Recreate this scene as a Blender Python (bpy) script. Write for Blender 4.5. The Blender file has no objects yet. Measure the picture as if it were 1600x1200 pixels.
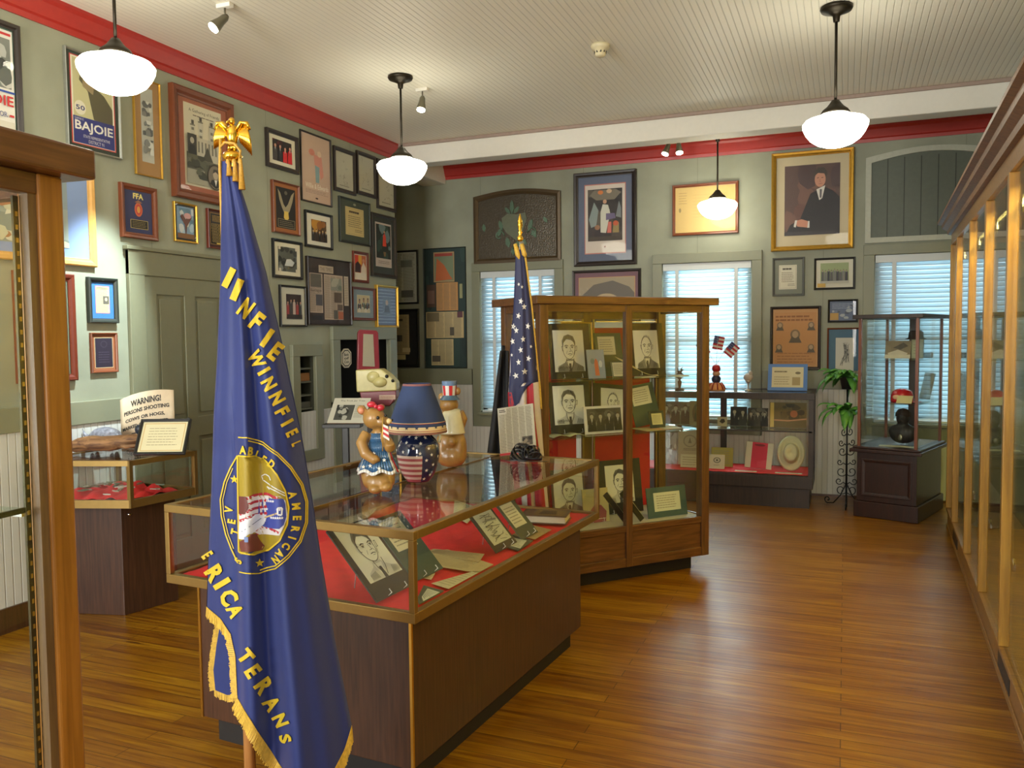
import bpy, bmesh, math, random
import numpy as np
from mathutils import Vector, Matrix

# ------------------------------------------------------------------ camera
F = 1300.0; EYE = 1.6
YAW, PIT, ROL = [math.radians(a) for a in (21.83, 3.21, -0.59)]
_cy, _sy = math.cos(YAW), math.sin(YAW)
_f = np.array([-_sy, _cy, 0.]); _r = np.array([_cy, _sy, 0.]); _u = np.array([0, 0, 1.])
FW = _f*math.cos(PIT) - _u*math.sin(PIT)
_u2 = _u*math.cos(PIT) + _f*math.sin(PIT)
RT = _r*math.cos(ROL) + _u2*math.sin(ROL)
UP = _u2*math.cos(ROL) - _r*math.sin(ROL)
CAM = np.array([0, 0, EYE])
sc = bpy.context.scene
COL = sc.collection
cam = bpy.data.cameras.new('camera'); camo = bpy.data.objects.new('camera', cam); COL.objects.link(camo)
cam.sensor_fit = 'HORIZONTAL'; cam.sensor_width = 36; cam.lens = 36*F/1600; cam.clip_start = 0.02
R = Matrix(((RT[0], UP[0], -FW[0], 0), (RT[1], UP[1], -FW[1], 0), (RT[2], UP[2], -FW[2], EYE), (0, 0, 0, 1)))
camo.matrix_world = R
sc.camera = camo

# ------------------------------------------------------------------ view, world, big lights
sc.view_settings.view_transform = 'Standard'; sc.view_settings.look = 'None'
sc.view_settings.gamma = 1; sc.view_settings.use_curve_mapping = False
sc.view_settings.exposure = 1.12
sc.cycles.transparent_max_bounces = 32
sc.cycles.max_bounces = 8; sc.cycles.diffuse_bounces = 4; sc.cycles.glossy_bounces = 4
sc.cycles.caustics_reflective = False; sc.cycles.caustics_refractive = False
sc.cycles.sample_clamp_indirect = 4.0
w = bpy.data.worlds.new('world'); sc.world = w; w.use_nodes = True
w.node_tree.nodes['Background'].inputs[0].default_value = (0.70, 0.90, 1.0, 1)
w.node_tree.nodes['Background'].inputs[1].default_value = 2.9

def area(name, loc, look, sx, sy, power, color):
    l = bpy.data.lights.new(name, 'AREA'); l.shape = 'RECTANGLE'; l.size = sx; l.size_y = sy
    l.energy = power; l.color = color
    o = bpy.data.objects.new(name, l); COL.objects.link(o); o.location = loc
    o.rotation_euler = (Vector(look)-Vector(loc)).to_track_quat('-Z', 'Y').to_euler()
    return o
# daylight of the window and doorway behind the camera, plus an added fill
area('rear_window_light', (-2.3, -2.3, 1.9), (-1.0, 6, 1.5), 1.3, 1.8, 130, (1.0, 0.97, 0.88))
area('rear_doorway_light', (-3.75, -2.3, 1.6), (-2.6, 6, 1.4), 1.2, 1.9, 60, (0.85, 0.95, 1.0))
area('added_rear_fill', (0.45, -2.3, 1.9), (-0.6, 6, 1.2), .6, 1.6, 42, (1.0, 0.96, 0.88))  # unseen fill added at the right to brighten the banner's dark side
def spot(name, loc, look, power, deg, color, blend=0.5):
    l = bpy.data.lights.new(name, 'SPOT'); l.energy = power; l.spot_size = math.radians(deg); l.spot_blend = blend
    l.color = color; l.shadow_soft_size = 0.03
    o = bpy.data.objects.new(name, l); COL.objects.link(o); o.location = loc
    o.rotation_euler = (Vector(look)-Vector(loc)).to_track_quat('-Z', 'Y').to_euler()
spot('track_spot_beam_left', (-3.36, 3.93, 3.36), (-4.3, 3.84, 1.7), 300, 30, (0.80, 0.96, 1.0), 0.8)

area('middle_window_daylight', (-1.34, 9.35, 1.7), (-1.34, 8, 1.5), 1.1, 1.7, 52, (0.80, 0.95, 1.0))
area('left_window_daylight', (-3.43, 9.35, 1.7), (-3.43, 8, 1.5), 1.0, 1.7, 10, (0.80, 0.93, 1.0))
area('right_window_daylight', (.76, 9.35, 1.7), (.76, 8, 1.5), 1.1, 1.7, 3, (0.80, 0.93, 1.0))

# ------------------------------------------------------------------ pixel helpers (photo frame 1600x1200)
def ray(x, y): return FW + RT*(x-800)/F - UP*(y-600)/F
def onp(x, y, ax, v):
    d = ray(x, y); t = (v-CAM[ax])/d[ax]; return CAM + d*t
def at(x, y, dep): return CAM + ray(x, y)*dep
def vpl(x, y, P0, ang):
    """point of the pixel's ray on the vertical plane through P0 with horizontal direction ang"""
    n = np.array([-math.sin(ang), math.cos(ang), 0]); d = ray(x, y)
    t = (np.array([P0[0], P0[1], 0])-CAM)@n/(d@n); return CAM + d*t

# ------------------------------------------------------------------ materials
def lin(c):
    if isinstance(c, str):
        c = c.lstrip('#'); c = [int(c[i:i+2], 16) for i in (0, 2, 4)]
    o = []
    for v in c[:3]:
        v = v/255.; o.append(v/12.92 if v <= .04045 else ((v+.055)/1.055)**2.4)
    return o
_m = {}
def newmat(name):
    m = bpy.data.materials.new(name); m.use_nodes = True
    return m, m.node_tree.nodes, m.node_tree.links, m.node_tree.nodes['Principled BSDF']
def mat(name, c=(128,)*3, rough=.5, metal=0, noise=0.06, scale=30, bump=0, coat=0, spec=.5):
    if name in _m: return _m[name]
    m, N, L, b = newmat(name); c = lin(c)
    b.inputs['Roughness'].default_value = rough; b.inputs['Metallic'].default_value = metal
    b.inputs['Specular IOR Level'].default_value = spec
    if coat: b.inputs['Coat Weight'].default_value = coat; b.inputs['Coat Roughness'].default_value = .08
    t = N.new('ShaderNodeTexCoord'); n = N.new('ShaderNodeTexNoise'); n.inputs['Scale'].default_value = scale
    n.inputs['Detail'].default_value = 3
    L.new(t.outputs['Object'], n.inputs['Vector'])
    r = N.new('ShaderNodeMix'); r.data_type = 'RGBA'
    r.inputs[6].default_value = [max(0, v*(1-noise*2)) for v in c]+[1]
    r.inputs[7].default_value = [min(1, v*(1+noise*2)) for v in c]+[1]
    L.new(n.outputs['Fac'], r.inputs[0]); L.new(r.outputs[2], b.inputs['Base Color'])
    if bump:
        bp = N.new('ShaderNodeBump'); bp.inputs['Strength'].default_value = bump; bp.inputs['Distance'].default_value = .004
        L.new(n.outputs['Fac'], bp.inputs['Height']); L.new(bp.outputs[0], b.inputs['Normal'])
    _m[name] = m; return m
def wood(name, c1, c2, rough=.35, grain=(30, 30, 2), coat=.2, dist=3):
    if name in _m: return _m[name]
    m, N, L, b = newmat(name)
    b.inputs['Roughness'].default_value = rough; b.inputs['Coat Weight'].default_value = coat; b.inputs['Coat Roughness'].default_value = .15
    t = N.new('ShaderNodeTexCoord'); mp = N.new('ShaderNodeMapping'); mp.inputs['Scale'].default_value = grain
    n = N.new('ShaderNodeTexNoise'); n.inputs['Scale'].default_value = 2.2; n.inputs['Detail'].default_value = 6; n.inputs['Distortion'].default_value = .6
    cr = N.new('ShaderNodeValToRGB'); cr.color_ramp.elements[0].position = .32; cr.color_ramp.elements[1].position = .68
    cr.color_ramp.elements[0].color = lin(c1)+[1]; cr.color_ramp.elements[1].color = lin(c2)+[1]
    L.new(t.outputs['Object'], mp.inputs[0]); L.new(mp.outputs[0], n.inputs['Vector']); L.new(n.outputs['Fac'], cr.inputs[0])
    L.new(cr.outputs[0], b.inputs['Base Color'])
    bp = N.new('ShaderNodeBump'); bp.inputs['Strength'].default_value = .15; bp.inputs['Distance'].default_value = .002
    L.new(n.outputs['Fac'], bp.inputs['Height']); L.new(bp.outputs[0], b.inputs['Normal'])
    _m[name] = m; return m
def attr_mat():
    m, N, L, b = newmat('printed_paper')
    a = N.new('ShaderNodeAttribute'); a.attribute_name = 'ink'; L.new(a.outputs['Color'], b.inputs['Base Color'])
    b.inputs['Roughness'].default_value = .6; return m
INK = attr_mat()
def glass_mat(name, tint=(1, 1, 1), rough=0.0, boost=1.0):
    m = bpy.data.materials.new(name); m.use_nodes = True; N = m.node_tree.nodes; L = m.node_tree.links; N.clear()
    out = N.new('ShaderNodeOutputMaterial'); mx = N.new('ShaderNodeMixShader'); tr = N.new('ShaderNodeBsdfTransparent')
    gl = N.new('ShaderNodeBsdfGlossy'); gl.inputs['Roughness'].default_value = rough
    tr.inputs[0].default_value = list(tint)+[1]
    fr = N.new('ShaderNodeFresnel'); geo = N.new('ShaderNodeNewGeometry')
    mi = N.new('ShaderNodeMapRange'); mi.inputs['To Min'].default_value = 1.45; mi.inputs['To Max'].default_value = 1/1.45
    L.new(geo.outputs['Backfacing'], mi.inputs['Value']); L.new(mi.outputs[0], fr.inputs['IOR'])
    mu = N.new('ShaderNodeMath'); mu.operation = 'MULTIPLY'; mu.inputs[1].default_value = boost; mu.use_clamp = True
    L.new(fr.outputs[0], mu.inputs[0]); L.new(mu.outputs[0], mx.inputs[0])
    L.new(tr.outputs[0], mx.inputs[1]); L.new(gl.outputs[0], mx.inputs[2]); L.new(mx.outputs[0], out.inputs[0])
    return m
GLASS = glass_mat('clear_glass', (.985, 1, .985))
PANE = glass_mat('picture_glass', (1, 1, 1), 0.0, .25)
SHELFG = glass_mat('shelf_glass', (.93, .985, .95))
def emis(name, c, s):
    m = bpy.data.materials.new(name); m.use_nodes = True; N = m.node_tree.nodes; L = m.node_tree.links; N.clear()
    out = N.new('ShaderNodeOutputMaterial'); e = N.new('ShaderNodeEmission'); e.inputs[0].default_value = list(c)+[1]; e.inputs[1].default_value = s
    L.new(e.outputs[0], out.inputs[0]); return m

# wall, floor, ceiling
def wall_mat():
    m, N, L, b = newmat('sage_green_boards')
    t = N.new('ShaderNodeTexCoord'); n = N.new('ShaderNodeTexNoise'); n.inputs['Scale'].default_value = 3; n.inputs['Detail'].default_value = 8
    L.new(t.outputs['Object'], n.inputs['Vector'])
    cr = N.new('ShaderNodeValToRGB'); cr.color_ramp.elements[0].color = lin((138, 141, 122))+[1]; cr.color_ramp.elements[1].color = lin((152, 155, 135))+[1]
    cr.color_ramp.elements[0].position = .3; cr.color_ramp.elements[1].position = .7
    L.new(n.outputs['Fac'], cr.inputs[0])
    # board joints every 1.22 m
    sp = N.new('ShaderNodeSeparateXYZ'); L.new(t.outputs['Object'], sp.inputs[0])
    ad = N.new('ShaderNodeMath'); ad.operation = 'ADD'; L.new(sp.outputs[0], ad.inputs[0]); L.new(sp.outputs[1], ad.inputs[1])
    dv = N.new('ShaderNodeMath'); dv.operation = 'DIVIDE'; dv.inputs[1].default_value = 1.22; L.new(ad.outputs[0], dv.inputs[0])
    frc = N.new('ShaderNodeMath'); frc.operation = 'FRACT'; L.new(dv.outputs[0], frc.inputs[0])
    lt = N.new('ShaderNodeMath'); lt.operation = 'LESS_THAN'; lt.inputs[1].default_value = .004; L.new(frc.outputs[0], lt.inputs[0])
    mx = N.new('ShaderNodeMix'); mx.data_type = 'RGBA'; L.new(lt.outputs[0], mx.inputs[0]); L.new(cr.outputs[0], mx.inputs[6])
    mx.inputs[7].default_value = lin((120, 122, 104))+[1]
    L.new(mx.outputs[2], b.inputs['Base Color']); b.inputs['Roughness'].default_value = .55
    n2 = N.new('ShaderNodeTexNoise'); n2.inputs['Scale'].default_value = 160; L.new(t.outputs['Object'], n2.inputs['Vector'])
    bp = N.new('ShaderNodeBump'); bp.inputs['Strength'].default_value = .2; bp.inputs['Distance'].default_value = .002
    L.new(n2.outputs['Fac'], bp.inputs['Height']); L.new(bp.outputs[0], b.inputs['Normal'])
    return m
def floor_mat():
    m, N, L, b = newmat('varnished_pine_planks')
    t = N.new('ShaderNodeTexCoord'); br = N.new('ShaderNodeTexBrick')
    br.inputs['Scale'].default_value = 1; br.inputs['Brick Width'].default_value = 2.6; br.inputs['Row Height'].default_value = .075
    br.inputs['Mortar Size'].default_value = .0018; br.inputs['Mortar Smooth'].default_value = .1; br.offset = .37; br.inputs['Bias'].default_value = 0
    br.inputs['Color1'].default_value = (0, 0, 0, 1); br.inputs['Color2'].default_value = (1, 1, 1, 1); br.inputs['Mortar'].default_value = (.5, .5, .5, 1)
    L.new(t.outputs['Object'], br.inputs['Vector'])
    mp = N.new('ShaderNodeMapping'); mp.inputs['Scale'].default_value = (1.2, 22, 1); L.new(t.outputs['Object'], mp.inputs[0])
    n = N.new('ShaderNodeTexNoise'); n.inputs['Scale'].default_value = 2.0; n.inputs['Detail'].default_value = 7; n.inputs['Distortion'].default_value = .8
    L.new(mp.outputs[0], n.inputs['Vector'])
    a1 = N.new('ShaderNodeMath'); a1.operation = 'MULTIPLY_ADD'; a1.inputs[1].default_value = .2; L.new(br.outputs['Color'], a1.inputs[0])
    m2 = N.new('ShaderNodeMath'); m2.operation = 'MULTIPLY'; m2.inputs[1].default_value = .95; L.new(n.outputs['Fac'], m2.inputs[0]); L.new(m2.outputs[0], a1.inputs[2])
    cr = N.new('ShaderNodeValToRGB'); E_ = cr.color_ramp.elements
    E_[0].position = .22; E_[0].color = lin((78, 38, 5))+[1]; E_[1].position = .88; E_[1].color = lin((160, 116, 18))+[1]
    e = E_.new(.45); e.color = lin((112, 66, 6))+[1]; e = E_.new(.62); e.color = lin((132, 86, 9))+[1]
    L.new(a1.outputs[0], cr.inputs[0])
    mx = N.new('ShaderNodeMix'); mx.data_type = 'RGBA'; L.new(br.outputs['Fac'], mx.inputs[0]); L.new(cr.outputs[0], mx.inputs[6]); mx.inputs[7].default_value = lin((62, 30, 8))+[1]
    mp2 = N.new('ShaderNodeMapping'); mp2.inputs['Scale'].default_value = (1.6, 30, 1); L.new(t.outputs['Object'], mp2.inputs[0])
    nk = N.new('ShaderNodeTexNoise'); nk.inputs['Scale'].default_value = 1.5; nk.inputs['Detail'].default_value = 3; L.new(mp2.outputs[0], nk.inputs['Vector'])
    kr = N.new('ShaderNodeValToRGB'); kr.color_ramp.elements[0].position = .68; kr.color_ramp.elements[1].position = .76; L.new(nk.outputs['Fac'], kr.inputs[0])
    mk = N.new('ShaderNodeMix'); mk.data_type = 'RGBA'; L.new(kr.outputs[0], mk.inputs[0]); L.new(mx.outputs[2], mk.inputs[6]); mk.inputs[7].default_value = lin((58, 28, 10))+[1]
    L.new(mk.outputs[2], b.inputs['Base Color'])
    b.inputs['Specular IOR Level'].default_value = .36
    n3 = N.new('ShaderNodeTexNoise'); n3.inputs['Scale'].default_value = 5; L.new(t.outputs['Object'], n3.inputs['Vector'])
    rr = N.new('ShaderNodeMapRange'); rr.inputs['To Min'].default_value = .24; rr.inputs['To Max'].default_value = .4; L.new(n3.outputs['Fac'], rr.inputs[0])
    L.new(rr.outputs[0], b.inputs['Roughness'])
    bp = N.new('ShaderNodeBump'); bp.inputs['Strength'].default_value = .25; bp.inputs['Distance'].default_value = .003
    L.new(n.outputs['Fac'], bp.inputs['Height']); L.new(bp.outputs[0], b.inputs['Normal'])
    return m
def bead_mat(name, c, axis, pitch, rough=.5):
    m, N, L, b = newmat(name); b.inputs['Roughness'].default_value = rough
    t = N.new('ShaderNodeTexCoord'); sp = N.new('ShaderNodeSeparateXYZ'); L.new(t.outputs['Object'], sp.inputs[0])
    dv = N.new('ShaderNodeMath'); dv.operation = 'DIVIDE'; dv.inputs[1].default_value = pitch; L.new(sp.outputs[axis], dv.inputs[0])
    fr = N.new('ShaderNodeMath'); fr.operation = 'FRACT'; L.new(dv.outputs[0], fr.inputs[0])
    pp = N.new('ShaderNodeMath'); pp.operation = 'PINGPONG'; pp.inputs[1].default_value = .5; L.new(fr.outputs[0], pp.inputs[0])
    mr = N.new('ShaderNodeMapRange'); mr.inputs['From Max'].default_value = .1; L.new(pp.outputs[0], mr.inputs[0])
    bp = N.new('ShaderNodeBump'); bp.inputs['Strength'].default_value = .6; bp.inputs['Distance'].default_value = .004
    L.new(mr.outputs[0], bp.inputs['Height']); L.new(bp.outputs[0], b.inputs['Normal'])
    mx = N.new('ShaderNodeMix'); mx.data_type = 'RGBA'; L.new(mr.outputs[0], mx.inputs[0])
    c = lin(c); mx.inputs[6].default_value = [v*.8 for v in c]+[1]; mx.inputs[7].default_value = c+[1]
    L.new(mx.outputs[2], b.inputs['Base Color']); return m
WALL = wall_mat(); FLOOR = floor_mat()
CEIL = bead_mat('cream_beadboard_ceiling', (236, 232, 216), 0, .042)
WAINX = bead_mat('white_beadboard_x', (205, 203, 196), 0, .05)
WAINY = bead_mat('white_beadboard_y', (205, 205, 200), 1, .05)
TRIM = mat('olive_trim_paint', (128, 130, 108), .45, noise=.02)
DOORM = mat('olive_door_paint', (118, 118, 94), .45, noise=.03)
RED = mat('red_crown_paint', (165, 42, 34), .4, noise=.05)
WHITE = mat('white_paint', (228, 225, 214), .5, noise=.02)
BLACK = mat('black_paint', (16, 16, 17), .4)
BRASS = mat('brass', (212, 170, 80), .28, 1, noise=.03)
GOLDT = mat('gold_trim', (150, 122, 70), .35, .8, noise=.05)
DARKW = wood('dark_brown_laminate', (50, 30, 20), (72, 44, 29), .4, (40, 40, 2))
KICK = mat('black_kick', (22, 18, 17), .6)
OAK = wood('oiled_walnut', (74, 46, 26), (108, 72, 40), .35, (25, 25, 2))
OAKH = wood('oiled_walnut_horizontal', (76, 46, 26), (112, 74, 40), .35, (2, 25, 25))
HONEY = wood('honey_oak', (138, 100, 40), (166, 126, 52), .3, (25, 25, 2))
HONEYH = wood('honey_oak_long', (128, 88, 34), (158, 114, 46), .3, (25, 2, 25))
MAHOG = wood('dark_mahogany', (30, 13, 10), (50, 22, 15), .4, (25, 25, 2))
REDCL = mat('red_cloth', (214, 26, 34), .75, noise=.1, scale=14, bump=.2)
REDF = mat('red_felt', (190, 28, 34), .9, noise=.05)
CHROME = mat('chrome', (210, 210, 212), .15, 1)
ALU = mat('aluminium', (190, 190, 186), .3, 1)
WIRE = mat('easel_wire', (220, 220, 225), .3, .6)
BRONZE = mat('dark_bronze', (46, 40, 30), .4, .7)

# ------------------------------------------------------------------ mesh builder
class MB:
    def __init__(s): s.v = []; s.f = []; s.c = []; s.smooth = []
    def add(s, vs, fs, col=None, sm=False):
        o = len(s.v); s.v += [tuple(float(q) for q in p) for p in vs]
        for f in fs: s.f.append([o+i for i in f]); s.c.append(col); s.smooth.append(sm)
        return s
    def box(s, a, b, col=None):
        x0, y0, z0 = [min(p, q) for p, q in zip(a, b)]; x1, y1, z1 = [max(p, q) for p, q in zip(a, b)]
        return s.add([(x0,y0,z0),(x1,y0,z0),(x1,y1,z0),(x0,y1,z0),(x0,y0,z1),(x1,y0,z1),(x1,y1,z1),(x0,y1,z1)],
                     [(0,3,2,1),(4,5,6,7),(0,1,5,4),(1,2,6,5),(2,3,7,6),(3,0,4,7)], col)
    def beam(s, p, q, wd, ht, up=(0, 0, 1), col=None):
        p = Vector(p); q = Vector(q); d = (q-p).normalized(); up = Vector(up)
        if abs(d.dot(up)) > .98: up = Vector((0, 1, 0))
        a = d.cross(up).normalized()*wd/2; b = a.cross(d).normalized()*ht/2
        vs = [p-a-b, p+a-b, p+a+b, p-a+b, q-a-b, q+a-b, q+a+b, q-a+b]
        return s.add(vs, [(0,3,2,1),(4,5,6,7),(0,1,5,4),(1,2,6,5),(2,3,7,6),(3,0,4,7)][::1], col)
    def prism(s, pts, z0, z1, col=None):
        """closed polygon of (x,y) extruded in z"""
        n = len(pts); ar = sum(pts[i][0]*pts[(i+1)%n][1]-pts[(i+1)%n][0]*pts[i][1] for i in range(n))
        if ar < 0: pts = pts[::-1]
        vs = [(p[0], p[1], z0) for p in pts]+[(p[0], p[1], z1) for p in pts]
        fs = [tuple(range(n-1, -1, -1)), tuple(range(n, 2*n))]+[(i, (i+1)%n, n+(i+1)%n, n+i) for i in range(n)]
        return s.add(vs, fs, col)
    def xz(s, pts, y0, y1, col=None):
        """closed polygon of (x,z) extruded in y"""
        n = len(pts); ar = sum(pts[i][0]*pts[(i+1)%n][1]-pts[(i+1)%n][0]*pts[i][1] for i in range(n))
        if ar < 0: pts = pts[::-1]
        lo, hi = min(y0, y1), max(y0, y1)
        vs = [(p[0], lo, p[1]) for p in pts]+[(p[0], hi, p[1]) for p in pts]
        fs = [tuple(range(n)), tuple(range(2*n-1, n-1, -1))]+[((i+1)%n, i, n+i, n+(i+1)%n) for i in range(n)]
        return s.add(vs, fs, col)
    def tube(s, pts, r, n=8, col=None, caps=True):
        pts = [Vector(p) for p in pts]; rs = r if isinstance(r, (list, tuple)) else [r]*len(pts)
        vs = []; prev = None
        for i, p in enumerate(pts):
            d = (pts[min(i+1, len(pts)-1)]-pts[max(i-1, 0)]).normalized()
            if prev is None: a = d.orthogonal().normalized()
            else: a = (prev-d*prev.dot(d)).normalized()
            prev = a; b = d.cross(a)
            for k in range(n):
                t = 2*math.pi*k/n; vs.append(p+(a*math.cos(t)+b*math.sin(t))*rs[i])
        fs = [(i*n+k, i*n+(k+1)%n, (i+1)*n+(k+1)%n, (i+1)*n+k) for i in range(len(pts)-1) for k in range(n)]
        s.add(vs, fs, col, True)
        if caps:
            o = len(s.v)-len(vs); m = len(pts)-1
            s.f.append([o+k for k in range(n-1, -1, -1)]); s.c.append(col); s.smooth.append(False)
            s.f.append([o+m*n+k for k in range(n)]); s.c.append(col); s.smooth.append(False)
        return s
    def lathe(s, prof, c=(0, 0, 0), n=32, col=None, sx=1, sy=1):
        vs = []; m = len(prof)
        for r, z in prof:
            for k in range(n):
                t = 2*math.pi*k/n; vs.append((c[0]+r*sx*math.cos(t), c[1]+r*sy*math.sin(t), c[2]+z))
        fs = [(i*n+k, i*n+(k+1)%n, (i+1)*n+(k+1)%n, (i+1)*n+k) for i in range(m-1) for k in range(n)]
        return s.add(vs, fs, col, True)
    def ell(s, c, r, n=16, m=10, rot=None, col=None):
        vs = []
        for i in range(m+1):
            ph = -math.pi/2+math.pi*i/m
            for k in range(n):
                t = 2*math.pi*k/n; p = Vector((r[0]*math.cos(ph)*math.cos(t), r[1]*math.cos(ph)*math.sin(t), r[2]*math.sin(ph)))
                if rot: p = rot@p
                vs.append((c[0]+p[0], c[1]+p[1], c[2]+p[2]))
        fs = [(i*n+k, i*n+(k+1)%n, (i+1)*n+(k+1)%n, (i+1)*n+k) for i in range(m) for k in range(n)]
        return s.add(vs, fs, col, True)
    def grid(s, P, col=None, sm=True, closed=False):
        m = len(P); n = len(P[0]); vs = [p for r_ in P for p in r_]
        kk = n if closed else n-1
        fs = [(i*n+k, i*n+(k+1)%n, (i+1)*n+(k+1)%n, (i+1)*n+k) for i in range(m-1) for k in range(kk)]
        return s.add(vs, fs, col, sm)
    def build(s, name, material, parent=None, bevel=0, solid=0, remesh=0, sub=0):
        me = bpy.data.meshes.new(name); me.from_pydata(s.v, [], s.f); me.update()
        me.polygons.foreach_set('use_smooth', s.smooth)
        if any(c is not None for c in s.c):
            ca = me.color_attributes.new('ink', 'FLOAT_COLOR', 'CORNER'); i = 0; buf = []
            cache = {}
            for f, c in zip(s.f, s.c):
                k = tuple(c) if not isinstance(c, str) else c
                if k not in cache: cache[k] = list(lin(c))+[1.0]
                buf += cache[k]*len(f)
            ca.data.foreach_set('color', buf)
        me.materials.append(material)
        o = bpy.data.objects.new(name, me); COL.objects.link(o)
        if parent is not None: o.parent = parent
        if remesh:
            r = o.modifiers.new('remesh', 'REMESH'); r.mode = 'VOXEL'; r.voxel_size = remesh; r.use_smooth_shade = True
            sm = o.modifiers.new('smooth', 'SMOOTH'); sm.iterations = 6; sm.factor = .6
        if bevel:
            b = o.modifiers.new('bevel', 'BEVEL'); b.width = bevel; b.segments = 2; b.limit_method = 'ANGLE'
        if solid:
            q = o.modifiers.new('solid', 'SOLIDIFY'); q.thickness = solid; q.offset = 0
        if sub:
            q = o.modifiers.new('sub', 'SUBSURF'); q.levels = sub; q.render_levels = sub
        return o

def tag(o, label, cat, group=None, kind=None):
    o['label'] = label; o['category'] = cat
    if group: o['group'] = group
    if kind: o['kind'] = kind
    return o
def thing(name, label, cat, loc=(0, 0, 0), rz=0, group=None, rot=None):
    o = bpy.data.objects.new(name, None); COL.objects.link(o); o.empty_display_size = .1
    o.location = [float(q) for q in loc]; o.rotation_euler = rot if rot else (0, 0, rz)
    return tag(o, label, cat, group)
def struct(name, mb, m, parent=None, **k):
    o = mb.build(name, m, parent, **k)
    if parent is None: o['kind'] = 'structure'
    return o

# ------------------------------------------------------------------ flat artwork: ink shapes layered on a panel
_tc = {}
def glyphs(txt, bold=0, font_space=1.0):
    k = (txt, bold)
    if k in _tc: return _tc[k]
    cu = bpy.data.curves.new('t', 'FONT'); cu.body = txt; cu.size = 1; cu.offset = bold; cu.resolution_u = 2
    o = bpy.data.objects.new('t', cu); COL.objects.link(o)
    dg = bpy.context.evaluated_depsgraph_get(); me = o.evaluated_get(dg).to_mesh()
    vs = [(v.co.x, v.co.y) for v in me.vertices]; fs = [tuple(p.vertices) for p in me.polygons]
    o.evaluated_get(dg).to_mesh_clear(); bpy.data.objects.remove(o); bpy.data.curves.remove(cu)
    if not vs: vs = [(0, 0)]
    x0 = min(v[0] for v in vs); x1 = max(v[0] for v in vs); y0 = min(v[1] for v in vs); y1 = max(v[1] for v in vs)
    _tc[k] = (vs, fs, x0, x1, y0, y1); return _tc[k]

_tf = {}
def fine_glyphs(txt, bold):
    """glyph cut into small facets so that it can follow a fold"""
    if (txt, bold) in _tf: return _tf[(txt, bold)]
    vs, fs, x0, x1, y0, y1 = glyphs(txt, bold); bm = bmesh.new(); vv = [bm.verts.new((a, b, 0)) for a, b in vs]
    for f in fs:
        try: bm.faces.new([vv[i] for i in f])
        except ValueError: pass
    bmesh.ops.triangulate(bm, faces=bm.faces[:])
    for it in range(3):
        lo = [e for e in bm.edges if e.calc_length() > .14]
        if lo: bmesh.ops.subdivide_edges(bm, edges=lo, cuts=1); bmesh.ops.triangulate(bm, faces=[f for f in bm.faces if len(f.verts) > 3])
    bm.verts.index_update(); r = ([(v.co.x, v.co.y) for v in bm.verts], [tuple(v.index for v in f.verts) for f in bm.faces], x0, x1, y0, y1); bm.free()
    _tf[(txt, bold)] = r; return r

class Art:
    """u right 0..w, v up 0..h; every new shape lies a hair above the one before"""
    def __init__(s, w, h, y=0, step=.00025, x0=None, z0=0):
        s.w, s.h, s.y, s.st = w, h, y, step; s.mb = MB(); s.k = 0
        s.x0 = -w/2 if x0 is None else x0; s.z0 = z0
    def P(s, u, v): return (s.x0+u*s.w, s.y-s.k*s.st, s.z0+v*s.h)
    def poly(s, pts, c):
        s.k += 1; n = len(pts); ar = sum(pts[i][0]*pts[(i+1)%n][1]-pts[(i+1)%n][0]*pts[i][1] for i in range(n))
        if ar < 0: pts = pts[::-1]
        s.mb.add([s.P(*p) for p in pts], [tuple(range(n))], c); return s
    def rect(s, u0, v0, u1, v1, c): return s.poly([(u0, v0), (u1, v0), (u1, v1), (u0, v1)], c)
    def base(s, c, t=.002):
        s.mb.box((s.x0, s.y, s.z0), (s.x0+s.w, s.y+t, s.z0+s.h), c); return s
    def ell(s, u, v, a, b, c, n=20, rot=0):
        """a in units of w, b in units of h"""
        return s.poly([(u+a*math.cos(2*math.pi*i/n), v+b*math.sin(2*math.pi*i/n)) for i in range(n)], c)
    def line(s, pts, t, c):
        """stroke, t in metres"""
        s.k += 1
        for (a, b), (d, e) in zip(pts, pts[1:]):
            dx, dy = (d-a)*s.w, (e-b)*s.h; l = math.hypot(dx, dy) or 1; nx, ny = -dy/l*t/2, dx/l*t/2
            ux, uy = dx/l*t*.3, dy/l*t*.3
            A, B_ = s.P(a, b), s.P(d, e)
            s.mb.add([(A[0]-nx-ux, A[1], A[2]-ny-uy), (B_[0]-nx+ux, A[1], B_[2]-ny+uy), (B_[0]+nx+ux, A[1], B_[2]+ny+uy), (A[0]+nx-ux, A[1], A[2]+ny-uy)][::1], [(0, 1, 2, 3)], c)
        return s
    def text(s, t, u0, v0, u1, v1, c, bold=0.0):
        """text stretched into the box"""
        vs, fs, x0, x1, y0, y1 = glyphs(t, bold); s.k += 1
        dx = max(x1-x0, 1e-6); dy = max(y1-y0, 1e-6)
        s.mb.add([s.P(u0+(a-x0)/dx*(u1-u0), v0+(b-y0)/dy*(v1-v0)) for a, b in vs], fs, c); return s
    def lines(s, u0, v0, u1, v1, n, c, rng, t=.35):
        """rows of small type read as fine broken bars"""
        s.k += 1; hh = (v1-v0)/n
        for i in range(n):
            v = v1-(i+.5)*hh; u = u0; e = u1-rng.random()*.15*(u1-u0)
            while u < e:
                l = (u1-u0)*(.06+.12*rng.random()); q = min(u+l, e)
                s.mb.add([s.P(u, v-hh*t/2), s.P(q, v-hh*t/2), s.P(q, v+hh*t/2), s.P(u, v+hh*t/2)], [(0, 1, 2, 3)], c); u = q+(u1-u0)*.02
        return s
    def build(s, name, parent): return s.mb.build(name, INK, parent)

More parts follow.
